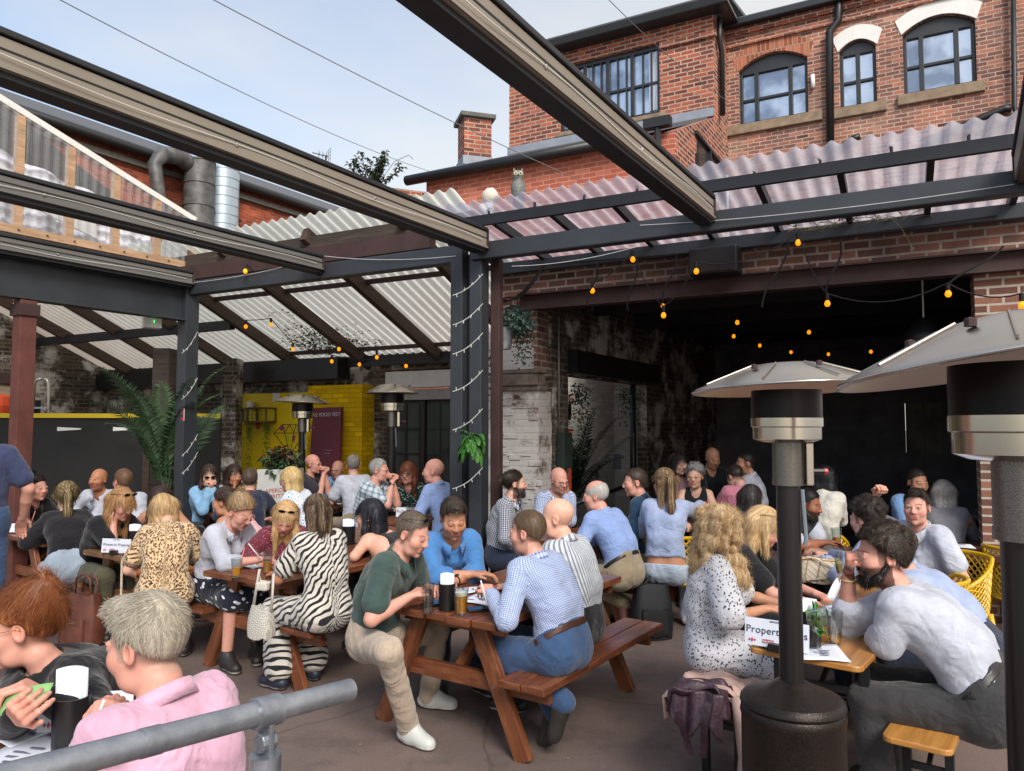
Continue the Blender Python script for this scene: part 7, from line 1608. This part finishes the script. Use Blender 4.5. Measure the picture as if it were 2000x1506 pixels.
# stepladder top and orange jacket beyond the hoarding, sign on the far post
la = at(80, 790, 12.0); ld = thing('stepladder', 'aluminium stepladder top showing above the black hoarding', 'ladder', V3(la[0], la[1], 0)); m = MB(); 
for sx in (-.16, .16): m.tube([V3(la[0] + sx * 1.2, la[1], 0), V3(la[0] + sx * .7, la[1], 2.5), V3(la[0] + sx * .5, la[1], 2.56), V3(la[0], la[1], 2.57)], .022, 8)
m.build('hoop', mk('aluminium', (196, 192, 184), .35, .8), ld, smooth=True); m = MB(); [m.beam((la[0] - .16, la[1], z_), (la[0] + .16, la[1], z_), .06, .03) for z_ in (.6, 1.1, 1.6, 2.1)]; m.build('tread', GALV, ld)
oj = at(3, 805, 12.0); tag(MB().lathe([(.0, .3), (.16, .24), (.2, .1), (.18, -.1), (.2, -.5), (0, -.5)], oj, 14).build('hi_vis_jacket', mk('hi_vis_orange', (226, 84, 40), .7)), 'orange high visibility jacket hung up beyond the hoarding', 'jacket')
bx2 = at(60, 805, 12.1); tag(MB().box(bx2, (.22, .2, .4)).build('machine_case', mk('dark_box', (60, 62, 58), .6, var=.4), None, bevel=.02), 'dark machine case on the ledge behind the rust red column', 'box')
sg = along(357) - back * .09; sg = onw(357, 810, FL - back * .09, FR - back * .09); st_ = thing('no_entry_sign', 'small white prohibition sign on the far charcoal post', 'sign', sg); sx_, su = dFr, UP
MB().slab([sg - sx_ * .03 - su * .075, sg + sx_ * .03 - su * .075, sg + sx_ * .03 + su * .075, sg - sx_ * .03 + su * .075], -back * .004).build('plate', WHITE, st_)
SRED = mk('sign_red_bright', (200, 40, 40), .6); m = MB(); k0 = sg - back * .006 + su * .025; m.tube([k0 + sx_ * .022 * cos(t) + su * .022 * sin(t) for t in np.linspace(0, 2 * pi, 20)[:-1]], .0035, 5, closed=True); m.beam(k0 - sx_ * .015 + su * .015, k0 + sx_ * .015 - su * .015, .004, .004, up=back); m.build('symbol', SRED, st_)
MB().slab([sg - back * .005 - sx_ * .026 - su * .068, sg - back * .005 + sx_ * .026 - su * .068, sg - back * .005 + sx_ * .026 - su * .035, sg - back * .005 - sx_ * .026 - su * .035], -back * .002).build('red_strip', SRED, st_)
# white projector box under the girder, grey seat box, blue socket box in the doorway
pj = at(297, 628, 9.0); pt_ = thing('wifi_box', 'pale angled box with a green light fixed under the deep girder', 'box', pj); MB().box(pj, (.2, .14, .17), .6).build('case', WHITE, pt_, bevel=.01); MB().box(pj + V3(.07, -.09, -.01), (.012, .006, .03), .6).build('green_light', emit('green_led', (60, 220, 80), 1.5), pt_)
sk = I0 + A1 * 2.35 - A2 * .2 + UP * 1.3; tag(MB().box(sk, (.1, .1, .22)).build('socket_box', mk('blue_grey_box', (56, 66, 84), .5, var=.2), None, bevel=.008), 'blue grey outdoor socket box on the white alley wall', 'box')
hr2 = MB(); hr2.tube([I0 + A1 * .6 - A2 * .02 + UP * .85, I0 + A1 * 3.0 - A2 * .02 + UP * 1.02], .03, 10); tag(hr2.build('door_rail', BLACK, None, smooth=True), 'dark slanting rail across the side doorway', 'rail')
pl = at(1803, 600, 7.2); ptt = thing('pendant_lamp', 'dark pendant lamp hanging on a pale cord in the dark room', 'lamp', pl); MB().tube([pl + UP * .5, pl - UP * .1], .008, 6).build('cord', WHITE, ptt); MB().lathe([(0, -.1), (.06, -.11), (.17, -.25), (.18, -.32), (.15, -.4), (0, -.4)], pl, 24).build('shade', BLACK, ptt, smooth='auto')
WH = solid('white_cotton', (186, 190, 204)); BLK = solid('black_cotton', (26, 26, 30)); JEAN = solid('blue_denim', (58, 84, 122)); CHINO = solid('beige_chino', (186, 168, 150)); KHAKI = solid('khaki_cotton', (150, 136, 112)); NAVY = solid('navy_cotton', (38, 46, 66)); GREY = solid('charcoal_wool', (58, 58, 60)); DENIMD = solid('dark_denim', (40, 50, 70)); LDEN = solid('pale_denim', (170, 184, 202))
LBLUE = solid('light_blue_shirt', (140, 164, 214)); PBLUE = solid('pale_blue_shirt', (162, 176, 210)); OLIVE = solid('olive_twill', (82, 80, 60))
D = dict
PEOPLE = [
 D(label='man in a dark green polo leaning over the middle table in beige trousers', hd=(806, 1042, 4.38), yaw=112, pit=24, az=112, top=solid('green_polo', (62, 82, 78)), slv='short', col=1, bot=CHINO, hair='short', hc=(88, 76, 66), hc2=(132, 118, 104), skin='pink', shades=1, shoe=(184, 188, 186), sole=(226, 224, 216), laces=1, R=(800, 1165, 4.3, 'fist'), L=(846, 1150, 4.5), RL=D(knee=(745, 1268, 4.12), ank=(806, 1398, 4.38), toe=(.75, -.5, -.05)), LL=D(knee=(850, 1232, 4.85), ank=(838, 1330, 4.85)), hem=-.09, s=1.06),
 D(label='man in a bright blue rolled sleeve shirt with a wristwatch, looking down at the table', hd=(886, 1012, 5.1), yaw=165, pit=24, az=150, top=solid('bright_blue_shirt', (74, 128, 188)), slv='rolled', col=1, vneck=.06, bot=NAVY, hair='quiff', hc=(58, 48, 42), skin='tan', beard='stubble', L='cross', R='cross', watchL=(30, 30, 32), s=1.14, fat=.15),
 D(label='man in a blue gingham shirt and jeans seen from behind, holding a pen', hd=(1030, 1040, 4.35), yaw=-62, pit=6, az=-52, top=check('blue_gingham', (192, 200, 218), (84, 112, 170), .011, .5, .5), slv='long', col=1, bot=JEAN, belt=(70, 44, 34), hem=.03, rise=.1, hair='short', hc=(84, 66, 50), hc2=(120, 98, 74), skin='pink', beard='stubble', L=(958, 1160, 4.25, 'pinch'), R='cheek', LL=D(ank=(1108, 1375, 4.1), toe=(-.25, .1, -.9)), RL=D(ank=(1082, 1385, 4.3), toe=(-.3, .1, -.75)), shoe=(48, 44, 42), s=1.06),
 D(label='bald man in a white shirt with grey stripes beside the man in gingham', hd=(1087, 1012, 4.75), yaw=-72, pit=8, az=-56, top=stripe('grey_stripe', (196, 198, 202), (116, 128, 146), .024, .42), slv='long', col=1, bot=BLK, hair='bald', hc=(150, 120, 100), skin='pale', L='table', R='table', hem=-.02, s=1.06, fat=.1),
 D(label='bearded man with a small top knot in a black and white check shirt', hd=(1006, 945, 7.2), yaw=84, pit=2, az=108, top=check('black_check', (196, 200, 212), (48, 52, 66), .017, .5, .62), slv='long', col=1, bot=DENIMD, hair='manbun', hc=(48, 38, 32), skin='fair', beard='full', L='lap', R='lap', s=1.08, ht=.003),
 D(label='bald man with glasses resting his cheek on his hand by the brick pier', hd=(1092, 938, 7.6), yaw=150, pit=14, az=155, top=check('blue_check', (196, 206, 226), (86, 104, 150), .014, .5, .55), slv='long', col=1, bot=NAVY, hair='bald', hc=(130, 110, 96), skin='pink', beard='stubble', gl='dark', L='cheek', R='table', watchL=(30, 30, 32), s=1.08),
 D(label='older balding man in a plain light blue shirt and khaki trousers with a black belt', hd=(1163, 968, 6.55), yaw=-72, pit=10, az=-48, top=LBLUE, slv='long', col=1, bot=KHAKI, belt=(24, 24, 26), hem=.03, rise=.1, hair='fringe', hc=(170, 166, 160), hc2=(214, 210, 204), skin='pink', L='table', R='cheek', LL=D(ank=(1222, 1180, 6.65), toe=(.1, -.3, -.75)), shoe=(98, 62, 58), s=1.1, fat=.1),
 D(label='man in a dark teal shirt and khaki trousers facing the older man', hd=(1240, 942, 6.95), yaw=-88, pit=8, az=-72, top=solid('dark_teal_shirt', (38, 66, 90)), slv='long', col=1, bot=KHAKI, hair='short', hc=(54, 44, 38), skin='pink', L='lap', R='lap', s=1.08, fat=.2),
 D(label='woman in a white shirt with pink glasses writing on paper, hair in a bun', hd=(470, 1000, 5.75), yaw=116, pit=32, az=122, fem=1, top=WH, slv='rolled', col=1, bot=spots('floral_navy', (28, 32, 48), (214, 216, 226), 19, .30), bk='skirt', hair='bun', hc=(138, 108, 80), hc2=(220, 196, 156), skin='pink', gl='clear', R=(508, 1093, 5.55, 'pinch'), L='table', s=1.08),
 D(label='blonde woman in a maroon dotted blouse looking down, sunglasses on her hair', hd=(557, 1012, 5.85), yaw=168, pit=34, roll=-10, az=165, fem=1, fat=.6, top=spots('maroon_dots', (110, 42, 60), (206, 160, 170), 95, .22), slv='long', bot=BLK, hair='long', hc=(190, 148, 100), hc2=(240, 212, 164), skin='pink', shades=1, L='table', R='table', s=1.05),
 D(label='woman in a zebra striped dress seen from behind on the bench', hd=(618, 1003, 5.15), yaw=-28, pit=14, az=-46, fem=1, top=zebra('zebra_print'), slv='short', dress='long', hair='halfpony', hl=.2, hc=(66, 52, 44), hc2=(172, 144, 114), skin='olive', L='table', R='table', shoe=(40, 44, 60), s=1.03),
 D(label='woman with long black fringed hair and bare shoulders behind the green polo man', hd=(722, 1008, 6.2), yaw=-78, pit=6, az=-58, fem=1, top=solid('dark_camisole', (44, 42, 46)), slv='strap', bot=BLK, hair='bangs', hl=.27, hc=(22, 22, 26), hc2=(70, 72, 84), skin='pale', L='table', R='table', s=1.12),
 D(label='woman in a leopard print dress with a tan belt, bent over the table', hd=(318, 1000, 5.75), yaw=-45, pit=42, az=-22, fem=1, fat=.25, top=spots('leopard_print', (206, 178, 142), (40, 30, 26), 56, .47, (164, 116, 72)), slv='short', dress='midi', belt=(168, 98, 48), hair='bob', hc=(166, 132, 92), hc2=(236, 208, 160), skin='fair', L='lap', R='table', s=1.05),
 D(label='woman in a black tee resting her cheek on her fist, sunglasses on long fair hair', hd=(237, 985, 6.5), yaw=112, pit=24, az=122, fem=1, top=BLK, slv='short', bot=OLIVE, hair='bangs', hl=.3, hc=(152, 110, 72), hc2=(216, 172, 120), skin='pink', shades=1, R='cheek', L='table', s=1.1),
 D(label='woman with dark fringed hair and bare arms bending over the card table', hd=(312, 980, 6.9), yaw=162, pit=40, az=160, fem=1, top=solid('brown_vest', (52, 40, 38)), slv='strap', bot=BLK, hair='bangs', hl=.26, hc=(52, 38, 34), skin='tan', L='far', R='far', s=1.1),
 D(label='bare shouldered woman with a dark ponytail and pink striped top', hd=(438, 980, 7.1), yaw=-82, pit=10, az=-70, fem=1, top=stripe('pink_stripe', (226, 208, 208), (206, 108, 118), .016, .5, 1), slv='strap', bot=BLK, hair='pony', hl=.24, hc=(60, 46, 40), skin='tan', L='table', R='table', s=1.1),
 D(label='woman in a black jacket with slicked back dark bun beside the rust red column', hd=(72, 953, 7.9), yaw=108, pit=4, az=118, fem=1, top=BLK, slv='long', col=1, vneck=.1, bot=BLK, hair='bun', ht=.004, hc=(34, 28, 28), skin='pink', L='table', R='table', shut=1, s=1.12),
 D(label='woman with a high blonde ponytail and black top, back to the camera', hd=(130, 970, 6.8), yaw=-35, pit=4, az=-38, fem=1, top=solid('sheer_black', (32, 31, 36)), slv='long', hem=-.0, bot=LDEN, bk='shorts', hair='pony', hl=.26, hc=(70, 56, 44), hc2=(226, 198, 140), skin='fair', L='table', R='lap', s=1.1, shoe=(60, 56, 54)),
 D(label='bald bearded man in a white shirt facing the camera before the black hoarding', hd=(192, 937, 8.8), yaw=186, pit=0, az=178, top=WH, slv='long', col=1, vneck=.08, bot=NAVY, hair='bald', hc=(40, 30, 28), skin='olive', beard='stubble', L='table', R='table', s=1.1),
 D(label='man in a white shirt with glasses and brown hair, turned from the camera', hd=(240, 940, 8.1), yaw=-52, pit=4, az=-45, top=WH, slv='long', col=1, bot=NAVY, hair='short', hc=(96, 72, 54), skin='pink', gl='dark', L='table', R='table', s=1.12),
 D(label='woman with round dark sunglasses and pale blue jacket, hands at her mouth', hd=(408, 930, 9.2), yaw=150, pit=6, az=142, fem=1, top=solid('sky_blue_jacket', (138, 184, 222)), slv='long', bot=BLK, hair='long', hl=.26, hc=(56, 42, 38), skin='fair', gl='sun', L='mouth', R='mouth', s=1.12),
 D(label='woman with long dark hair and tan top next to the yellow panel', hd=(457, 928, 9.7), yaw=132, pit=12, az=135, fem=1, top=solid('tan_top', (172, 122, 92)), slv='none', bot=BLK, hair='long', hl=.26, hc=(48, 36, 32), skin='tan', L='table', R='chin', s=1.1),
 D(label='man in a navy gilet with a maroon collar, back to the camera', hd=(488, 938, 8.6), yaw=-14, pit=4, az=-15, top=NAVY, slv='long', col=1, colm=solid('maroon_collar', (120, 30, 62)), vest=solid('navy_quilt', (36, 44, 66)), bot=NAVY, hair='short', hc=(74, 60, 52), skin='fair', L='table', R='table', s=1.12),
 D(label='woman with a short blonde bob, glasses and blue patterned blouse', hd=(567, 937, 8.4), yaw=-86, pit=14, az=-72, fem=1, fat=.2, top=spots('blue_print', (214, 222, 236), (56, 96, 170), 44, .3), slv='short', bot=WH, hair='bob', hc=(196, 164, 108), hc2=(240, 222, 172), skin='pink', gl='dark', L='table', R='table', s=1.12),
 D(label='bald man in a dark shirt raising clasped hands before the maroon door', hd=(612, 906, 10.3), yaw=100, pit=4, az=112, top=solid('slate_shirt', (52, 52, 60)), slv='short', col=1, bot=NAVY, hair='bald', hc=(120, 90, 76), skin='pink', gl='dark', L='mouth', R='mouth', s=1.12),
 D(label='bald man with glasses in a blue shirt peering over a dark pint', hd=(659, 917, 10.9), yaw=196, pit=8, az=185, top=solid('mid_blue_shirt', (128, 172, 226)), slv='long', col=1, bot=NAVY, hair='bald', hc=(120, 90, 76), skin='pink', gl='dark', L='table', R='table', s=1.08),
 D(label='grey haired man in a plain white tee shirt and khaki trousers, back turned', hd=(690, 908, 9.8), yaw=-12, pit=4, az=-35, top=WH, slv='short', bot=KHAKI, hair='short', hc=(118, 110, 106), hc2=(172, 166, 162), skin='pink', L='table', R='table', s=1.12),
 D(label='grey haired man in a pale plaid shirt with clasped hands at his mouth', hd=(741, 918, 8.7), yaw=96, pit=6, az=114, top=check('pale_plaid', (186, 198, 206), (98, 118, 136), .05, .35, .6), slv='short', col=1, bot=LDEN, hair='short', hc=(138, 136, 134), hc2=(196, 196, 194), skin='pink', gl='dark', L='mouth', R='mouth', watchR=(26, 26, 30), s=1.12),
 D(label='woman with long red brown fringed hair, glasses and a green floral dress', hd=(796, 924, 9.5), yaw=192, pit=4, az=180, fem=1, top=spots('green_floral', (24, 40, 38), (150, 196, 186), 42, .26, (226, 230, 226)), slv='long', bot=BLK, hair='bangs', hl=.26, hc=(104, 56, 42), hc2=(150, 88, 62), skin='pink', gl='dark', L='table', R='table', s=1.14),
 D(label='balding man in a pale blue shirt, hand on cheek, by the charcoal posts', hd=(846, 920, 8.2), yaw=-82, pit=4, az=-66, top=LBLUE, slv='long', col=1, bot=NAVY, hair='bald', hc=(110, 80, 70), skin='pink', L='table', R='cheek', s=1.14, fat=.15),
 D(label='white haired man in a pink linen shirt, nearest the camera behind the handrail', hd=(286, 1256, 1.96), yaw=-74, pit=12, az=-64, top=solid('pink_linen', (216, 170, 194)), slv='rolled', col=1, bot=CHINO, hair='quiff', ht=.01, hc=(150, 140, 124), hc2=(226, 218, 198), brow=(170, 140, 120), skin='pink', L=(184, 1436, 1.98, 'pinch'), R='table', s=1.02, fat=.1, crease=1.6),
 D(label='auburn haired woman with glasses and gold necklace holding a green slip of paper', hd=(46, 1222, 2.75), yaw=-104, pit=12, az=-150, fem=1, top=BLK, slv='long', vneck=.12, bot=BLK, hair='bun', ht=.014, hc=(118, 66, 40), hc2=(190, 122, 72), skin='pink', gl='gold', neckl=1, L=(98, 1364, 2.5, 'pinch'), R=(32, 1398, 2.42, 'pinch', (.2, .9, .3)), s=1.2),
 D(label='standing man in a navy tee shirt and jeans, cut off by the frame edge', hd=(-34, 836, 5.1), yaw=-25, pit=0, az=-28, stand=1, top=solid('navy_tee', (62, 70, 104)), slv='short', hem=-.12, bot=JEAN, hair='short', hc=(60, 48, 40), skin='pink', L='down', R=(45, 1010, 5.3), fat=.2, shoe=(60, 56, 54)),
 D(label='woman with big blonde curls in a white dress with black speckles', hd=(1412, 1040, 4.2), yaw=80, pit=8, az=98, fem=1, top=spots('speckled_white', (196, 196, 202), (52, 54, 66), 62, .31), slv='flutter', dress='midi', vneck=.1, hair='curly', hc=(180, 144, 100), hc2=(246, 228, 192), skin='tan', L='table', R=(1492, 1190, 4.05), tz=.76, s=.97, hz=.05, shoe=(150, 90, 70)),
 D(label='blonde woman in a black blouse reading a slip of paper behind the heater pole', hd=(1490, 1032, 4.75), yaw=108, pit=28, az=118, fem=1, fat=.2, top=BLK, slv='short', col=1, bot=BLK, hair='bob', hc=(190, 152, 104), hc2=(244, 222, 178), skin='pink', shades=1, L=(1592, 1160, 4.6, 'pinch'), R=(1600, 1184, 4.4, 'pinch'), tz=.76, s=1.08),
 D(label='dark bearded man in a white shirt and charcoal trousers on the pine bench', hd=(1722, 1085, 3.62), yaw=-80, pit=6, az=-56, top=WH, slv='rolled', bot=GREY, belt=(28, 26, 26), hem=-.03, loose=.003, rise=.1, hair='curlyshort', hc=(40, 32, 28), hc2=(84, 66, 54), skin='pink', beard='full', brow=(30, 24, 22), L='cross', R='brow', watchR=(196, 170, 110), tz=.76, s=1.2, fat=.3, crease=.8),
 D(label='man in a pale shirt hidden behind the bearded man, forearm raised on the table', hd=(1748, 1070, 4.35), yaw=-70, pit=6, az=-56, top=PBLUE, slv='short', bot=NAVY, hair='short', hc=(60, 48, 40), skin='pink', L='table', R='table', tz=.76, s=1.08, fat=.3),
 D(label='young man in a white polo with raised fist beyond the bearded man', hd=(1790, 990, 5.5), yaw=-140, pit=2, az=-112, top=WH, slv='short', col=1, bot=NAVY, hair='quiff', ht=.006, hc=(46, 38, 36), skin='pink', R=(1712, 966, 5.75, 'fist', (0, -1, 0)), L='lap', s=1.1, fat=.35),
 D(label='black bearded man in a dark gilet over a white tee with folded arms', hd=(1578, 985, 6.3), yaw=128, pit=14, az=150, top=WH, slv='short', vest=solid('black_gilet', (30, 34, 46)), bot=BLK, hair='short', ht=.008, hc=(20, 18, 18), skin='brown', tone=.15, beard='full', L='cross', R='cross', tz=.77, s=1.1),
 D(label='curly dark haired man in a pale blue shirt leaning on the dark table', hd=(1692, 1012, 5.05), yaw=-30, pit=8, az=-44, top=PBLUE, slv='long', col=1, bot=NAVY, hair='curlyshort', hc=(36, 30, 28), hc2=(70, 58, 50), skin='fair', L=(1612, 1092, 5.15), R=(1622, 1082, 5.4), watchL=(30, 30, 32), tz=.77, s=1.08),
 D(label='woman with a very long fair streaked ponytail and cropped blue shirt', hd=(1297, 945, 6.6), yaw=-8, pit=4, az=18, fem=1, top=PBLUE, slv='long', hem=.08, bot=LDEN, rise=.02, hair='halfpony', hl=.4, hc=(92, 72, 56), hc2=(206, 172, 128), skin='tan', R=(1368, 985, 7.0), L='table', tz=.8, s=1.1, shoe=(190, 180, 168)),
 D(label='woman with short grey curly hair and glasses in a black sleeveless top', hd=(1357, 930, 7.9), yaw=205, pit=6, az=192, fem=1, top=BLK, slv='none', vneck=.08, bot=BLK, hair='curlyshort', hc=(120, 118, 120), hc2=(190, 188, 190), skin='fair', gl='gold', L='table', R='table', tz=.8, s=1.06),
 D(label='person in a pink shirt bent forward in the dark room, seen from behind', hd=(1436, 932, 8.1), yaw=-20, pit=38, az=-15, top=solid('rose_shirt', (206, 130, 150)), slv='short', bot=NAVY, hair='short', hc=(50, 40, 36), skin='fair', L='table', R='table', s=1.06, fat=.3),
 D(label='man in an open white shirt, chin on his hand, in the dark room', hd=(1456, 905, 8.4), yaw=-88, pit=6, az=-62, top=WH, slv='long', col=1, bot=NAVY, hair='short', hc=(36, 30, 28), skin='tan', beard='stubble', L='table', R='chin', s=1.06),
 D(label='woman with straight dark hair turned away at the doorway table', hd=(1468, 975, 7.2), yaw=55, pit=10, az=60, fem=1, top=solid('dusty_dark_top', (58, 54, 60)), slv='short', bot=BLK, hair='long', hl=.24, hc=(44, 38, 38), hc2=(96, 88, 88), skin='fair', L='table', R='cheek', tz=.8, s=1.1),
 D(label='bald man in a black shirt smiling down, deep in the dark room', hd=(1392, 895, 8.9), yaw=168, pit=18, az=165, top=BLK, slv='long', bot=BLK, hair='bald', hc=(90, 70, 60), skin='tan', L='table', R='table', s=1.06),
 D(label='woman in a cream blouse with black hair falling forward, hand at her brow', hd=(1612, 938, 7.0), yaw=35, pit=28, az=42, fem=1, top=solid('cream_blouse', (206, 202, 192)), slv='long', bot=BLK, hair='long', hl=.26, hc=(22, 20, 22), hc2=(56, 54, 58), skin='tan', L='table', R='brow', s=1.04),
 D(label='man in a blue shirt facing out from the shadow behind the white polo', hd=(1792, 942, 7.0), yaw=178, pit=10, az=178, top=solid('denim_blue_shirt', (112, 146, 190)), slv='long', bot=NAVY, hair='short', hc=(40, 34, 32), skin='tan', L='table', R='table', s=1.04),
 D(label='grey haired person in a grey top hunched in the shadow near the brick pier', hd=(1842, 966, 6.9), yaw=20, pit=20, az=30, fem=1, top=solid('mid_grey_top', (120, 120, 126)), slv='long', bot=BLK, hair='bob', hc=(130, 126, 124), skin='fair', L='table', R='table', s=1.03),
 D(label='person in dark clothes holding a phone, mostly behind the narrow pier', hd=(1945, 955, 6.95), yaw=-100, pit=20, az=-100, top=BLK, slv='long', bot=BLK, hair='short', hc=(36, 30, 28), skin='brown', R=(1893, 1014, 6.8, 'hold'), L='table', s=1.08),
 D(label='person in a dusky pink blouse touching their hair in the shadow', hd=(1326, 906, 8.8), yaw=150, pit=10, az=150, fem=1, top=solid('dusky_pink', (150, 116, 120)), slv='long', bot=BLK, hair='long', hl=.2, hc=(40, 34, 34), skin='fair', L='brow', R='table', s=1.04),
]
def run_people():
    for i, d in enumerate(PEOPLE): d['seed'] = i + 3; d.setdefault('shoe', (40, 36, 34))
    with ThreadPoolExecutor(4) as ex: res = list(ex.map(person_job, PEOPLE))
    for d, o in zip(PEOPLE, res): person_build(d, o)
run_people(); print('people', time.time() - T_START)
print('script seconds', round(time.time() - T_START, 1), 'bytes')
